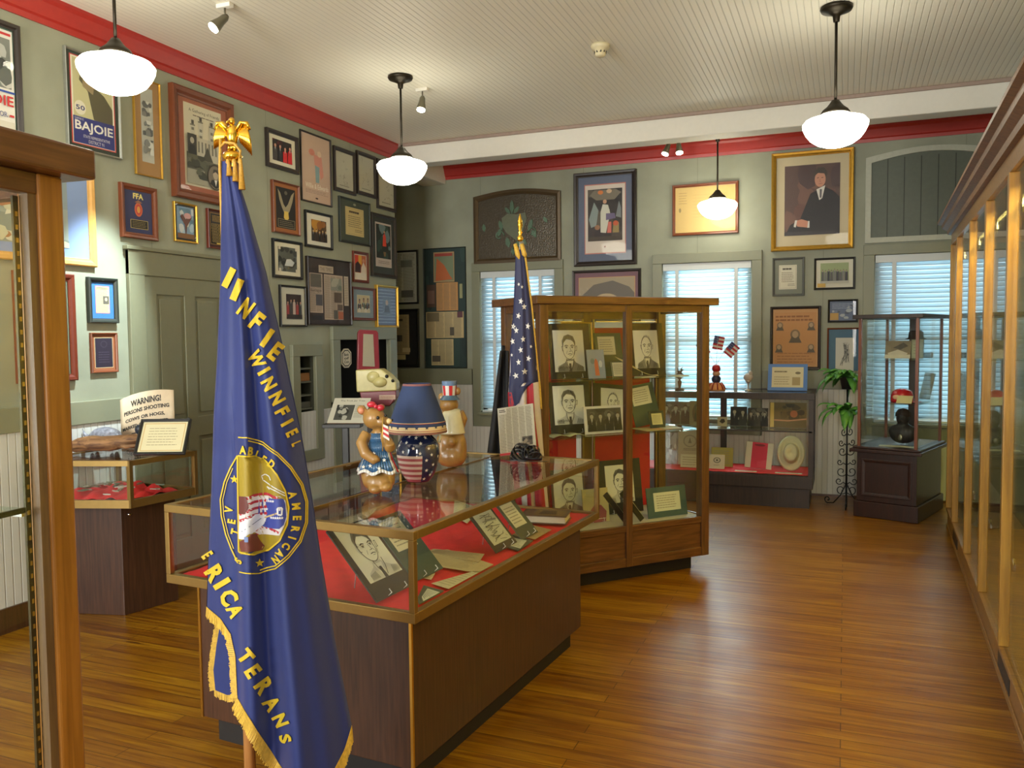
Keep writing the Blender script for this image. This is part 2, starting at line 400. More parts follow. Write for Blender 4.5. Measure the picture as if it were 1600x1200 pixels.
def blobs(a, u0, v0, u1, v1, cols, n, rng, sz=.2):
    """loose patches for busy photographs"""
    for i in range(n):
        u = u0+(u1-u0)*rng.random(); v = v0+(v1-v0)*rng.random(); r = sz*(.4+.8*rng.random())
        ru = r*(u1-u0); rv = r*(v1-v0)
        pts = [(min(u1, max(u0, u+ru*math.cos(t)*(.7+.4*rng.random()))), min(v1, max(v0, v+rv*math.sin(t)*(.7+.4*rng.random())))) for t in [k*math.pi/4 for k in range(8)]]
        a.poly(pts, cols[rng.randrange(len(cols))])
def people(a, u0, v0, u1, v1, n, suits, skin, rng, top=.85):
    W = (u1-u0)/n
    for i in range(n):
        c = u0+W*(i+.5); h = v0+(v1-v0)*(top-.15*rng.random()); hw = W*.2
        s = suits[i % len(suits)]; hh = hw*a.w/a.h*1.35
        a.poly([(c-W*.46, v0), (c+W*.46, v0), (c+W*.42, h-hh*2.6), (c+hw*.6, h-hh*1.9), (c-hw*.6, h-hh*1.9), (c-W*.42, h-hh*2.6)], s)
        a.poly([(c-hw*.45, h-hh*2), (c+hw*.45, h-hh*2), (c, h-hh*4)], (225, 225, 220))
        a.line([(c, h-hh*2.1), (c, h-hh*3.6)], W*a.w*.05, (40, 30, 30))
        a.ell(c, h-hh, hw, hh, skin); a.poly([(c-hw, h-hh*.8), (c-hw*.8, h+hh*.1), (c, h+hh*.25), (c+hw*.8, h+hh*.1), (c+hw, h-hh*.8), (c+hw*.5, h-hh*.35), (c-hw*.5, h-hh*.35)], (60, 50, 45))
def portrait(a, u0=0., v0=0., u1=1., v1=1., var=0, paper=(222, 222, 208), ink=(48, 48, 46), sig=None):
    rng = random.Random(100+var); U = lambda u: u0+(u1-u0)*u; V = lambda v: v0+(v1-v0)*v
    a.rect(u0, v0, u1, v1, paper); T = a.w*(u1-u0)*.014
    L = lambda pts, t=1: a.line([(U(p[0]), V(p[1])) for p in pts], T*t, ink)
    fw = .2+.02*rng.random(); cx = .48+.04*rng.random()
    # shoulders and coat
    a.poly([(U(x), V(y)) for x, y in ((.1, 0), (.14, .14), (.34, .22), (.4, .3), (.62, .3), (.7, .22), (.93, .12), (.97, 0))], (196, 196, 186) if var % 2 else (128, 128, 122))
    a.poly([(U(x), V(y)) for x, y in ((.38, .26), (.62, .26), (.52, 0), (.47, 0))], paper)
    a.poly([(U(x), V(y)) for x, y in ((.47, .2), (.54, .2), (.56, 0), (.46, 0))], (70, 70, 68))
    face = [(cx+fw*math.sin(t)*(1 if abs(math.cos(t)) < .9 else .95), .57-.27*math.cos(t)) for t in [2*math.pi*k/26 for k in range(27)]]
    a.poly([(U(p[0]), V(p[1])) for p in face[:-1]], tuple(min(255, v+6) for v in paper))
    L(face, 1.0)
    # hair
    if var % 4 != 2:
        hair = [(cx-fw*1.05, .6), (cx-fw*1.08, .74), (cx-fw*.7, .86), (cx, .9), (cx+fw*.8, .85), (cx+fw*1.1, .72), (cx+fw*1.03, .58), (cx+fw*.88, .7), (cx+fw*.4, .76), (cx-fw*.3, .78), (cx-fw*.8, .7)]
        a.poly([(U(p[0]), V(p[1])) for p in hair], (110, 110, 106))
    for k in range(16):
        t = -1.3+2.6*k/15; x = cx+fw*math.sin(t); y = .57+.27*math.cos(t)
        L([(x, y-.03), (x+.03*(rng.random()-.2), y+.035)], .9)
    for sx in (-1, 1):
        e = cx+sx*fw*.45
        L([(e-.05, .615), (e, .635), (e+.055, .62)], 1.6); a.ell(U(e), V(.58), .022*(u1-u0), .011*(v1-v0), ink, 10)
        L([(e-.04, .59), (e, .598), (e+.04, .588)], .8); L([(e-.03, .565), (e+.03, .563)], .5)
        L([(cx+sx*fw*1.0, .6), (cx+sx*fw*1.2, .61), (cx+sx*fw*1.12, .5), (cx+sx*fw*.96, .5)], .9)
        L([(cx+sx*fw*.35, .5), (cx+sx*fw*.52, .43)], .6)
        L([(cx+sx*.12, .31), (cx+sx*.1, .18), (cx+sx*.02, .03)], 1.2)
        for q in range(7): L([(cx+sx*(.2+.035*q), .02), (cx+sx*(.24+.03*q), .14-.006*q)], .8)
    L([(cx+.01, .58), (cx+.03, .5), (cx+.04, .485), (cx-.03, .48)], .8); L([(cx-.07, .415), (cx, .425), (cx+.07, .412)], 1.2); L([(cx-.03, .385), (cx+.04, .385)], .6)
    for q in range(5): L([(cx+fw*(.7+.05*q), .46+.03*q), (cx+fw*(.55+.05*q), .38+.03*q)], .7)
    if sig:
        a.text(sig, U(.06), V(.05), U(.42), V(.14), ink)

# ------------------------------------------------------------------ framed things on the walls
def moulding(w, h, fw, dep, prof=True):
    """mitred picture moulding around a w x h field, in x,z with depth towards -y"""
    mb = MB(); o = [(-w/2, 0), (w/2, 0), (w/2, h), (-w/2, h)]
    rings = [(0, 0), (0, dep*.85), (.15, dep), (.55, dep*.9), (.8, dep*.62), (1, dep*.55), (1, 0.0)] if prof else [(0, 0), (0, dep), (1, dep), (1, 0)]
    P = []
    for a, d in rings:
        q = a*fw; P.append([(-w/2+q, -d, q), (w/2-q, -d, q), (w/2-q, -d, h-q), (-w/2+q, -d, h-q)])
    return mb.grid(P, None, False, True)
FR = {}
def fm(key):
    d = dict(black=((20, 20, 20), .35, 0), dark=((44, 36, 32), .4, 0), brown=((112, 58, 32), .35, 0), redbrown=((98, 40, 26), .35, 0), wood=((140, 84, 42), .4, 0), pale=((206, 158, 88), .4, 0),
             gold=((206, 160, 66), .3, .8), silver=((168, 170, 160), .3, .7), green=((38, 44, 38), .45, 0), slate=((86, 88, 84), .4, 0), blue=((62, 108, 180), .6, 0), white=((214, 210, 194), .5, 0), olive=((84, 70, 44), .5, 0))
    c, r, m = d[key]; return mat('frame_'+key, c, r, m, noise=.08, scale=40)
def wall_frame(wall, name, label, cat, bb, fkey, fw, dep, draw, matc=None, mw=0, group=None, pane=True, lift=0):
    xl, yt, xr, yb = bb
    if wall == 'L': a = onp(xl, yt, 0, -4.3); b = onp(xr, yb, 0, -4.3); w_ = b[1]-a[1]; base = (-4.3+lift, (a[1]+b[1])/2, b[2]); rz = math.pi/2
    else: a = onp(xl, yt, 1, 8.75); b = onp(xr, yb, 1, 8.75); w_ = b[0]-a[0]; base = ((a[0]+b[0])/2, 8.75-lift, b[2]); rz = 0
    h_ = a[2]-b[2]
    T = thing(name, label, cat, base, rz, group)
    moulding(w_, h_, fw, dep).build('frame', fm(fkey), T)
    iw, ih = w_-2*fw, h_-2*fw
    A = Art(iw+.004, ih+.004, -dep*.35, z0=fw-.002); A.base(matc or (200, 198, 180), dep*.3)
    if matc and mw:
        pass
    draw(A); A.build('print', T)
    if pane:
        MB().box((-iw/2, -dep*.56, fw), (iw/2, -dep*.54, fw+ih)).build('glass_pane', PANE, T)
    return T

# ================================================================== THE ROOM
ZC = 3.57; XL = -4.3; YB = 8.75; YE = 7.55; XR = 1.55; YF = -2.6
struct('floor', MB().box((-6.4, YF, -.1), (XR, YB+.15, 0)), FLOOR)
struct('ceiling', MB().box((-6.4, YF, ZC), (XR, YB+.15, ZC+.1)), CEIL)
# back wall with three window openings
WZ0, WZ1 = .74, 2.35
WINS = [(-3.88, -2.98), (-1.79, -.883), (.254, 1.262)]
mb = MB(); xs = [-6.4]+[q for p in WINS for q in p]+[XR]
for i in range(0, len(xs), 2): mb.box((xs[i], YB, 0), (xs[i+1], YB+.15, ZC))
for a, b in WINS: mb.box((a, YB, 0), (b, YB+.15, WZ0)); mb.box((a, YB, WZ1), (b, YB+.15, ZC))
struct('wall_back', mb, WALL)
# left wall, with two openings near its far end (a cubbyhole and a ticket window), and the recess behind it
c1 = [onp(x, y, 0, XL) for x, y in ((466, 557), (492, 700))]
t1 = [onp(x, y, 0, XL) for x, y in ((527, 531), (607, 616))]
CU = (c1[0][1]-.02, c1[1][1], c1[1][2], c1[0][2]); TK = (t1[0][1], t1[1][1], t1[1][2], t1[0][2])
mb = MB(); ys = [YF, CU[0], CU[1], TK[0], TK[1], YE]
for i in (0, 2, 4): mb.box((XL-.12, ys[i], 0), (XL, ys[i+1], ZC))
for q in (CU, TK): mb.box((XL-.12, q[0], 0), (XL, q[1], q[2])); mb.box((XL-.12, q[0], q[3]), (XL, q[1], ZC))
struct('wall_left', mb, WALL)
struct('wall_recess', MB().box((-6.4, YE-.12, 0), (XL-.12, YE, ZC)).box((-6.4, YE, 0), (-6.28, YB, ZC)), WALL)
struct('wall_closet', MB().box((XL-.6, CU[0]-.1, .2), (XL-.55, YE-.13, 2.3)).box((XL-.55, CU[0]-.1, .2), (XL-.12, CU[0]-.06, 2.3)).box((XL-.55, CU[0]-.1, 2.26), (XL-.12, YE-.13, 2.3)), BLACK)
struct('wall_right', MB().box((XR, YF, 0), (XR+.12, YB+.15, ZC)), WALL)
struct('wall_front', MB().box((-6.4, YF-.12, 0), (XR+.12, YF, ZC)), WALL)
struct('wall_far_left', MB().box((-6.52, YF-.12, 0), (-6.4, YB+.15, ZC)), WALL)
# beams
struct('ceiling_beam', MB().box((XL-.3, YE, 3.36), (XR, YE+.2, ZC)).box((XL-.3, YE+.2, 3.37), (XL, YB, ZC)), WHITE, bevel=.01)
struct('trim_1', MB().box((XL, YE-.025, ZC-.03), (XR, YE, ZC)), mat('dull_mauve_paint', (160, 140, 128), .5), bevel=.004)
# red crown mouldings
def crown(p0, p1, out, z0, z1, name):
    prof = [(0, z0), (.012, z0), (.018, z0+.03), (.03, z0+.04), (.055, z1-.04), (.07, z1-.02), (.07, z1), (0, z1)]
    P = [[(p[0]+out[0]*a, p[1]+out[1]*a, z) for p in (p0, p1)] for a, z in prof]
    mb = MB().grid(P, None, False); n = len(prof)
    mb.f.append([2*i for i in range(n)]); mb.c.append(None); mb.smooth.append(False)
    mb.f.append([2*i+1 for i in range(n-1, -1, -1)]); mb.c.append(None); mb.smooth.append(False)
    return struct(name, mb, RED)
crown((XL, YF), (XL, YE), (1, 0), 3.42, ZC, 'trim_2')
crown((XL, YB), (XR, YB), (0, -1), 3.42, ZC, 'trim_3')
# wainscot
struct('trim_4', MB().box((-6.28, YB-.02, .0), (WINS[0][0]-.11, YB, 1.06)).box((WINS[0][1]+.11, YB-.02, 0), (WINS[1][0]-.11, YB, 1.06)).box((WINS[1][1]+.11, YB-.02, 0), (WINS[2][0]-.11, YB, 1.06))
       .box((WINS[2][1]+.11, YB-.02, 0), (XR, YB, 1.06)).box((WINS[0][0]-.11, YB-.02, 0), (WINS[0][1]+.11, YB, .58)).box((WINS[1][0]-.11, YB-.02, 0), (WINS[1][1]+.11, YB, .58)).box((WINS[2][0]-.11, YB-.02, 0), (WINS[2][1]+.11, YB, .58)), WAINX)
DY0 = onp(195, 389, 0, XL)[1]; DY1 = onp(371, 410, 0, XL)[1]; DZ = 2.19
w1 = onp(440, 700, 0, XL)[1]
struct('trim_5', MB().box((XL, YF, 0), (XL+.02, DY0, 1.1)).box((XL, DY1, 0), (XL+.02, YE, .98)), WAINY)
band = MB()
for a, b in ((-6.28, WINS[0][0]-.11), (WINS[0][1]+.11, WINS[1][0]-.11), (WINS[1][1]+.11, WINS[2][0]-.11), (WINS[2][1]+.11, XR)): band.box((a, YB-.035, 1.06), (b, YB, 1.24))
struct('trim_6', band, TRIM, bevel=.004)
struct('trim_7', MB().box((XL, YF, 1.1), (XL+.03, DY0, 1.24)), TRIM, bevel=.004)
struct('baseboard_back', MB().box((-6.28, YB-.035, 0), (XR, YB-.02, .02)), OAKH)
struct('baseboard_left', MB().box((XL+.02, YF, 0), (XL+.035, DY0, .14)).box((XL+.02, DY1, 0), (XL+.035, YE, .14)), DARKW)

# ---- windows: casing, glass and blinds
SLAT = mat('blind_slat', (206, 212, 214), .5, noise=.01)
def slat_mat():
    m, N, L, b = newmat('translucent_slat'); N.remove(b)
    out = N['Material Output']; d = N.new('ShaderNodeBsdfDiffuse'); t = N.new('ShaderNodeBsdfTranslucent'); mx = N.new('ShaderNodeMixShader')
    nz = N.new('ShaderNodeTexNoise'); nz.inputs['Scale'].default_value = 9; cr = N.new('ShaderNodeValToRGB')
    cr.color_ramp.elements[0].color = (.66, .7, .72, 1); cr.color_ramp.elements[1].color = (.74, .77, .78, 1)
    L.new(nz.outputs['Fac'], cr.inputs[0]); L.new(cr.outputs[0], d.inputs[0]); t.inputs[0].default_value = (.55, .72, .8, 1)
    mx.inputs[0].default_value = .42; L.new(d.outputs[0], mx.inputs[1]); L.new(t.outputs[0], mx.inputs[2]); L.new(mx.outputs[0], out.inputs[0]); return m
SLM = slat_mat()
blab = ['white slatted blind in the left back window, behind the national flag', 'bright white slatted blind in the middle back window, above the low cabinet', 'white slatted blind in the right back window, behind the helmet case']
for i, (a, b) in enumerate(WINS):
    W = bpy.data.objects.new(f'window_{i+1}', None); COL.objects.link(W); W.location = ((a+b)/2, YB, WZ0); W['kind'] = 'structure'; hw = (b-a)/2; H = WZ1-WZ0
    o = .1
    MB().box((-hw-o, -.03, -.16), (-hw, 0, H)).box((hw, -.03, -.16), (hw+o, 0, H)).box((-hw-o, -.03, H), (hw+o, 0, H+.1)).box((-hw-o, -.028, -.16), (hw+o, 0, -.02)).build('window_casing', TRIM, W, bevel=.004)
    MB().box((-hw-.03, -.06, -.03), (hw+.03, .0, 0)).build('window_sill', TRIM, W, bevel=.004)
    MB().box((-hw, .05, 0), (-hw+.05, .1, H)).box((hw-.05, .05, 0), (hw, .1, H)).box((-hw, .05, H-.06), (hw, .1, H)).box((-hw, .05, 0), (hw, .1, .06)).box((-hw, .05, H*.5-.03), (hw, .1, H*.5+.03)).build('sash', WHITE, W)
    MB().box((-hw+.05, .074, .06), (hw-.05, .078, H-.06)).build('pane', GLASS, W)
    Bt = thing('window_blind', blab[i], 'blind', ((a+b)/2, YB, WZ0), 0, 'slatted window blinds')
    MB().box((-hw+.006, -.012, H-.075), (hw-.006, .035, H-.003)).build('head_rail', SLAT, Bt, bevel=.003)
    mb = MB(); n = 34; sp = (H-.12)/n
    ti = math.radians([60, 58, 64][i])
    for k in range(n):
        z = .05+sp*(k+.5); c = .024*math.cos(ti); q = .024*math.sin(ti)
        ys = [(-c, -q), (-c*.4, -q*.4+.003), (c*.4, q*.4+.003), (c, q)]
        P = [[(x, .012+y, z+zz) for y, zz in ys] for x in (-hw+.008, hw-.008)]
        mb.grid(P, None, True)
    mb.build('slats', SLM, Bt, solid=.0025)
    tp = MB()
    for u in (-.66, .66) if i else (-.62, .62):
        tp.box((u*hw-.018, -.016, .02), (u*hw+.018, -.014, H-.07)).box((u*hw-.018, .036, .02), (u*hw+.018, .038, H-.07))
    tp.build('ladder_tape', SLAT, Bt)
    MB().box((-hw+.008, -.01, .004), (hw-.008, .03, .03)).build('bottom_rail', SLAT, Bt, bevel=.004)

# ---- door in the left wall
D = bpy.data.objects.new('door_1', None); COL.objects.link(D); D['kind'] = 'structure'; D.location = (XL, (DY0+DY1)/2, 0); D.rotation_euler = (0, 0, math.pi/2)
dw = (DY1-DY0)/2; cs = .13
MB().box((-dw, -.03, 0), (-dw+cs, 0, DZ)).box((dw-cs, -.03, 0), (dw, 0, DZ)).box((-dw, -.032, DZ-.16), (dw, 0, DZ)).box((-dw-.02, -.045, DZ-.0), (dw+.02, 0, DZ+.025)).build('door_casing', DOORM, D, bevel=.004)
iw = dw-cs; mb = MB(); H = DZ-.16
mb.box((-iw, -.012, 0), (iw, -.002, H))
st = .1
for x0, x1 in ((-iw, -iw+st), (-.05, .05), (iw-st, iw)): mb.box((x0, -.024, 0), (x1, -.012, H))
for z0, z1 in ((0, .22), (.92, 1.06), (H-.12, H)): mb.box((-iw, -.0235, z0), (iw, -.012, z1))
for x0, x1 in ((-iw+st, -.05), (.05, iw-st)):
    for z0, z1 in ((.22, .92), (1.06, H-.12)): mb.box((x0+.03, -.018, z0+.03), (x1-.03, -.012, z1-.03))
mb.build('door_panel', DOORM, D, bevel=.003)
MB().lathe([(0, 0), (.02, 0), (.026, .02), (.02, .045), (0, .05)]).build('door_handle', BRASS, D).matrix_local = Matrix.Translation((-iw+.05, -.024, .98)) @ Matrix.Rotation(math.pi/2, 4, 'X')

# ---- the cubbyhole and the ticket window in the left wall
def casing(nm, q, fw, bot=True, zb=None):
    o = bpy.data.objects.new(nm, None); COL.objects.link(o); o['kind'] = 'structure'; o.location = (XL, (q[0]+q[1])/2, q[2]); o.rotation_euler = (0, 0, math.pi/2)
    h = q[3]-q[2]; a = (q[1]-q[0])/2; z0 = -(q[2]-zb) if zb is not None else -fw
    mb = MB().box((-a-fw, -.035, z0), (-a, 0, h)).box((a, -.035, z0), (a+fw, 0, h)).box((-a-fw, -.037, h), (a+fw, 0, h+fw))
    if bot: mb.box((-a-fw, -.036, -fw), (a+fw, 0, 0))
    mb.build('opening_casing', TRIM, o, bevel=.004); return o, a, h
o1, a1, h1 = casing('trim_8', CU, .1)
o2, a2, h2 = casing('trim_9', TK, .12, zb=.3)
sh = thing('wall_cubbyhole', 'dark cubbyhole with six shelves set in the left wall, right of the blue banner', 'shelf', (XL, (CU[0]+CU[1])/2, CU[2]), math.pi/2)
MB().box((-a1, .0, 0), (-a1+.012, .3, h1)).box((a1-.012, .0, 0), (a1, .3, h1)).box((-a1, .29, 0), (a1, .3, h1)).build('case_sides', mat('dull_green_board', (60, 62, 50), .6), sh)
rng = random.Random(3)
for k in range(7):
    MB().box((-a1+.012, .01, h1*k/7), (a1-.012, .29, h1*k/7+.014)).build('shelf', mat('shelf_board', (96, 98, 84), .5), sh)
for k, (c, lab) in enumerate((((150, 104, 60), 'tan box lying in the top of the wall cubbyhole'), ((90, 92, 84), 'grey paper stack in the wall cubbyhole, third shelf down'), ((96, 60, 44), 'brown bundle near the bottom of the wall cubbyhole'))):
    z = h1*[5, 3, 0][k]/7+.0141
    p = Matrix.Translation(sh.location) @ Matrix.Rotation(math.pi/2, 4, 'Z') @ Vector((.05, .03, z))
    b = MB().box((-a1*.7, 0, 0), (a1*.55, .2, .05+.02*(k == 0))).build(['storage_box', 'paper_stack', 'paper_bundle'][k], mat('bundle%d' % k, c, .7), None, bevel=.004)
    b.location = p; b.rotation_euler = (0, 0, math.pi/2); tag(b, lab, ['box', 'papers', 'papers'][k])
# round wall plate sign on the black ticket window
pn = MB().box((-a2, .015, 0), (a2, .03, h2)).build('trim_10', mat('matt_black_panel', (14, 14, 14), .9, spec=.1), None); pn.location = (XL, (TK[0]+TK[1])/2, TK[2]); pn.rotation_euler = (0, 0, math.pi/2); pn['kind'] = 'structure'
q0 = onp(534, 545, 0, XL); q1 = onp(550, 574, 0, XL); sw = q1[1]-q0[1]; shh = q0[2]-q1[2]
T = thing('plaque', 'small white octagonal sign with black lettering on the black ticket window', 'sign', (XL-.013, (q0[1]+q1[1])/2, q1[2]), math.pi/2)
oc = lambda k: [(.5+(p[0]-.5)*k, .5+(p[1]-.5)*k) for p in ((.3, 0), (.7, 0), (1, .2), (1, .8), (.7, 1), (.3, 1), (0, .8), (0, .2))]
MB().xz([((p[0]-.5)*sw, p[1]*shh) for p in oc(1)], 0, -.008).build('board', mat('cream_sign', (214, 206, 184), .5), T)
A = Art(sw, shh, -.0085); A.poly(oc(.86), (20, 20, 20)); A.poly(oc(.76), (214, 206, 184))
for k, t in enumerate(('Bank', 'of', 'Coin')): A.text(t, .26, .62-.19*k, .74, .76-.19*k, (20, 20, 20), .02)
A.build('lettering', T)

# ================================================================== LAMPS
GLOBE = emis('lit_opal_glass', (1.0, .95, .77), 7.0)
def pendant(px, py, dep_y, label, drop=None, zc=ZC, R_=.19):
    p = vpl(px, py, (0, dep_y), 0)            # centre of the opal shade
    x, y, z = p
    T = thing('pendant_light', label, 'ceiling lamp', (x, y, zc), 0, 'schoolhouse pendant lamps')
    s = R_/.19; zz = z-zc
    MB().lathe([(0, 0), (.09, 0), (.095, -.012), (.088, -.026), (.05, -.04), (.022, -.055), (.018, -.09), (0, -.09)], n=24).build('canopy', BRONZE, T)
    MB().tube([(0, 0, -.08), (0, 0, zz+.15)], .0085).build('stem', BRONZE, T)
    MB().lathe([(0, .16), (.02, .155), (.034, .135), (.05, .115), (.072, .098), (.086, .078), (.082, .068), (0, .068)], (0, 0, zz), n=28).build('fitter', BRONZE, T)
    MB().lathe([(.078, .078), (.088, .06), (.13, .05), (.172, .036), (.19, .014), (.187, -.01), (.17, -.045), (.145, -.078), (.105, -.106), (.06, -.122), (.02, -.129), (0, -.13)], (0, 0, zz), n=40).build('glass_shade', GLOBE, T)
    return T
pendant(182, 108, 3.33, 'schoolhouse pendant lamp with lit white glass shade, nearest, top left over the wooden cabinet')
pendant(628, 262, 5.62, 'schoolhouse pendant lamp with lit white glass shade in front of the left wall corner')
pendant(1305, 197, 5.5, 'schoolhouse pendant lamp with lit white glass shade in front of the suited portrait')
pendant(1121, 322, 8.38, 'small far pendant lamp with lit white glass shade over the middle window', zc=3.57)
SPOTG = emis('lit_spot_lens', (1, .93, .72), 22)
def spots(name, label, base, heads):
    T = thing(name, label, 'spotlight', base)
    MB().box((-.05, -.02, -.025), (.05, .02, 0)).build('mount', WHITE, T, bevel=.004)
    for (dx, dirv) in heads:
        d = Vector(dirv).normalized(); p0 = Vector((dx, 0, -.02)); p1 = p0+Vector((0, 0, -.06)); e = p1+d*.1
        h = MB().tube([p0, p1], .006).tube([p1-d*.02, p1, p1+d*.04, e-d*.005, e], [.012, .022, .026, .038, .038], 16).build('lamp_head', mat('pewter', (120, 116, 100), .4, .8), T)
        MB().tube([e+d*.0005, e+d*.006], .032, 16).build('bulb', SPOTG, h)
    return T
p = onp(1053, 219, 2, 3.56)
spots('track_spotlight', 'double spotlight on the ceiling left of the small far pendant lamp', (-1.6, 8.36, ZC), [(-.05, (-.3, -.35, -1)), (.05, (.15, -.35, -1))])
spots('track_spotlight', 'single lit spotlight on the ceiling at the top left', (-3.4, 4.02, ZC), [(0, (-.3, -.5, -.6))])
spots('track_spotlight', 'small spotlight on the ceiling behind the lamp at the left wall corner', (-3.12, 5.95, ZC), [(0, (.02, -.3, -.9))])
T = thing('smoke_detector', 'round cream smoke detector on the ceiling', 'smoke detector', onp(938, 70, 2, ZC))
CRM = mat('cream_plastic', (214, 204, 168), .5)
MB().lathe([(0, 0), (.062, 0), (.066, -.012), (.058, -.03), (.04, -.036), (.036, -.07), (.03, -.078), (0, -.08)], n=28).build('housing', CRM, T)
mb = MB()
for k in range(10):
    t = 2*math.pi*k/10; mb.beam((.037*math.cos(t), .037*math.sin(t), -.045), (.0375*math.cos(t), .0375*math.sin(t), -.058), .012, .003)
mb.build('vent_slots', BLACK, T)
hk = MB()

# ================================================================== SHOWCASES AND CABINETS
def loc2(T): return Matrix.Translation(T.location) @ T.rotation_euler.to_matrix().to_4x4()
# ---- long glass showcase in the middle of the room
IR = math.radians(-4.4); IW, IL, IH, IZ = 1.15, 1.76, .965, .655
ex = Vector((math.cos(IR), math.sin(IR), 0)); ey = Vector((-math.sin(IR), math.cos(IR), 0))
NR = Vector((-1.31, 2.385, 0)); IC = NR - ex*IW/2 + ey*IL/2
def isl(x, y, z=0): return IC + ex*x + ey*y + Vector((0, 0, z))     # local point of the showcase in the room
S = thing('glass_showcase', 'long brass-trimmed glass showcase on a dark brown base in the middle of the room', 'showcase', IC, IR)
hx, hy = IW/2, IL/2
MB().box((-hx+.085, -hy+.085, .1), (hx-.075, hy-.085, IZ)).build('base', DARKW, S, bevel=.003)
MB().box((-hx+.13, -hy+.12, 0), (hx-.12, hy-.12, .1)).build('plinth', KICK, S)
for x in (-hx+.083, hx-.073): MB().box((x-.005, -hy+.08, .1), (x+.005, -hy+.09, IZ)).build('corner_strip', BRASS, S)
mb = MB(); f = .028
for z0, z1 in ((IZ, IZ+.035), (IH-.03, IH)):
    mb.box((-hx, -hy, z0), (hx, -hy+f, z1)).box((-hx, hy-f, z0), (hx, hy, z1)).box((-hx, -hy+f, z0), (-hx+f, hy-f, z1)).box((hx-f, -hy+f, z0), (hx, hy-f, z1))
for x in (-hx, hx-f*.8):
    for y in (-hy, hy-f*.8): mb.box((x, y, IZ+.035), (x+f*.8, y+f*.8, IH-.03))
mb.build('frame', GOLDT, S, bevel=.002)
MB().box((-.004, -hy+f, IH-.012), (.004, hy-f, IH-.001)).build('center_strip', GOLDT, S)
MB().box((-hx+f, -hy+f, IZ), (hx-f, hy-f, IZ+.02)).build('deck', mat('deck_board', (92, 62, 40), .6), S)
MB().box((-hx+f, -hy+f, IH-.01), (-.005, hy-f, IH-.003)).box((.005, -hy+f, IH-.01), (hx-f, hy-f, IH-.003)).build('glass_top', GLASS, S)
mb = MB().box((-hx+f, -hy+.006, IZ+.036), (hx-f, -hy+.01, IH-.031)).box((-hx+f, hy-.01, IZ+.036), (hx-f, hy-.006, IH-.031)).box((-hx+.006, -hy+f, IZ+.036), (-hx+.01, hy-f, IH-.031)).box((hx-.01, -hy+f, IZ+.036), (hx-.006, hy-f, IH-.031))
mb.build('glass_side', GLASS, S)
def cloth(name, label, x0, x1, y0, y1, z, T, amp=.008, seed=1, n=44, group=None):
    rr = random.Random(seed); ph = [(rr.uniform(8, 34), rr.uniform(8, 34), rr.uniform(0, 6)) for _ in range(9)]
    P = []
    for i in range(n+1):
        row = []
        for j in range(n+1):
            x = x0+(x1-x0)*i/n; y = y0+(y1-y0)*j/n
            v = sum(math.sin(a*x+b*y+c)*(.5 if k > 4 else 1)/4 for k, (a, b, c) in enumerate(ph))
            row.append((x, y, .003+amp*abs(v)))
        P.append(row)
    o = MB().grid(P).build(name, REDCL, None, solid=.002); o.location = loc2(T) @ Vector((0, 0, z)); o.rotation_euler = T.rotation_euler
    return tag(o, label, 'cloth', group)
cloth('red_cloth', 'wrinkled red cloth lining the floor of the long middle showcase', -hx+.035, hx-.035, -hy+.035, hy-.035, IZ+.021, S, .0065, 4, 70)
ZD = IZ+.036

# ---- showcase against the left wall
zt = .94
PL = [onp(x, y, 2, zt) for x, y in ((54, 720), (203, 720), (306, 704))]
poly = [(-4.26, PL[0][1]-.01)] if PL[0][0] > -4.24 else []
poly += [(max(PL[0][0], -4.26), PL[0][1]), (PL[1][0], PL[1][1]), (PL[2][0], PL[2][1]), (-4.26, PL[2][1]+.02)]
zb = vpl(203, 794, PL[1], 0)[2]
cx_ = sum(p[0] for p in poly)/len(poly); cy_ = sum(p[1] for p in poly)/len(poly)
SL = thing('corner_showcase', 'low glass showcase with red cloth against the left wall beside the door', 'showcase', (cx_, cy_, 0))
pl = [(p[0]-cx_, p[1]-cy_) for p in poly]
def ins(k): return [(p[0]*k, p[1]*k) for p in pl]
def ring(mb, pts, z0, z1, t):
    n = len(pts)
    for i in range(n):
        a = pts[i]; b = pts[(i+1) % n]; mb.beam((a[0], a[1], (z0+z1)/2), (b[0], b[1], (z0+z1)/2), t, z1-z0)
    return mb
mb = MB(); ring(mb, ins(.98), zt-.03, zt, .022); ring(mb, ins(.98), zb, zb+.045, .022)
for p in ins(.98): mb.beam((p[0], p[1], zb), (p[0], p[1], zt), .024, .024)
mb.build('frame', GOLDT, SL)
MB().prism(ins(.96), zt-.012, zt-.004).build('glass_top', GLASS, SL)
mb = MB(); q = ins(.975)
for i in range(len(q)):
    a = q[i]; b = q[(i+1) % len(q)]; mb.beam((a[0], a[1], (zb+zt)/2), (b[0], b[1], (zb+zt)/2), .004, zt-zb-.08)
mb.build('glass_side', GLASS, SL)
MB().prism(ins(.96), zb, zb+.02).build('deck', DARKW, SL)
fb = [onp(195, 962, 2, 0), onp(246, 945, 2, 0)]
MB().prism([(-4.25-cx_, 3.5-cy_), (fb[0][0]-cx_, fb[0][1]-cy_), (fb[1][0]-cx_+.05, fb[1][1]-cy_+.12), (-4.25-cx_, 3.92-cy_)], 0, zb).build('base', DARKW, SL, bevel=.003)
MB().lathe([(0, 0), (.012, 0), (.012, .01), (0, .012)]).build('lock', CHROME, SL).location = (fb[0][0]-cx_+.01, fb[0][1]-cy_+.05, zb-.09)
q4 = ins(.86)[-4:]; n = 36; rr = random.Random(9); ph = [(rr.uniform(8, 34), rr.uniform(8, 34), rr.uniform(0, 6)) for _ in range(7)]
def q4p(u, v): a, b, c, d = [Vector((p[0], p[1], 0)) for p in q4]; return a.lerp(b, u).lerp(d.lerp(c, u), v)
P = []
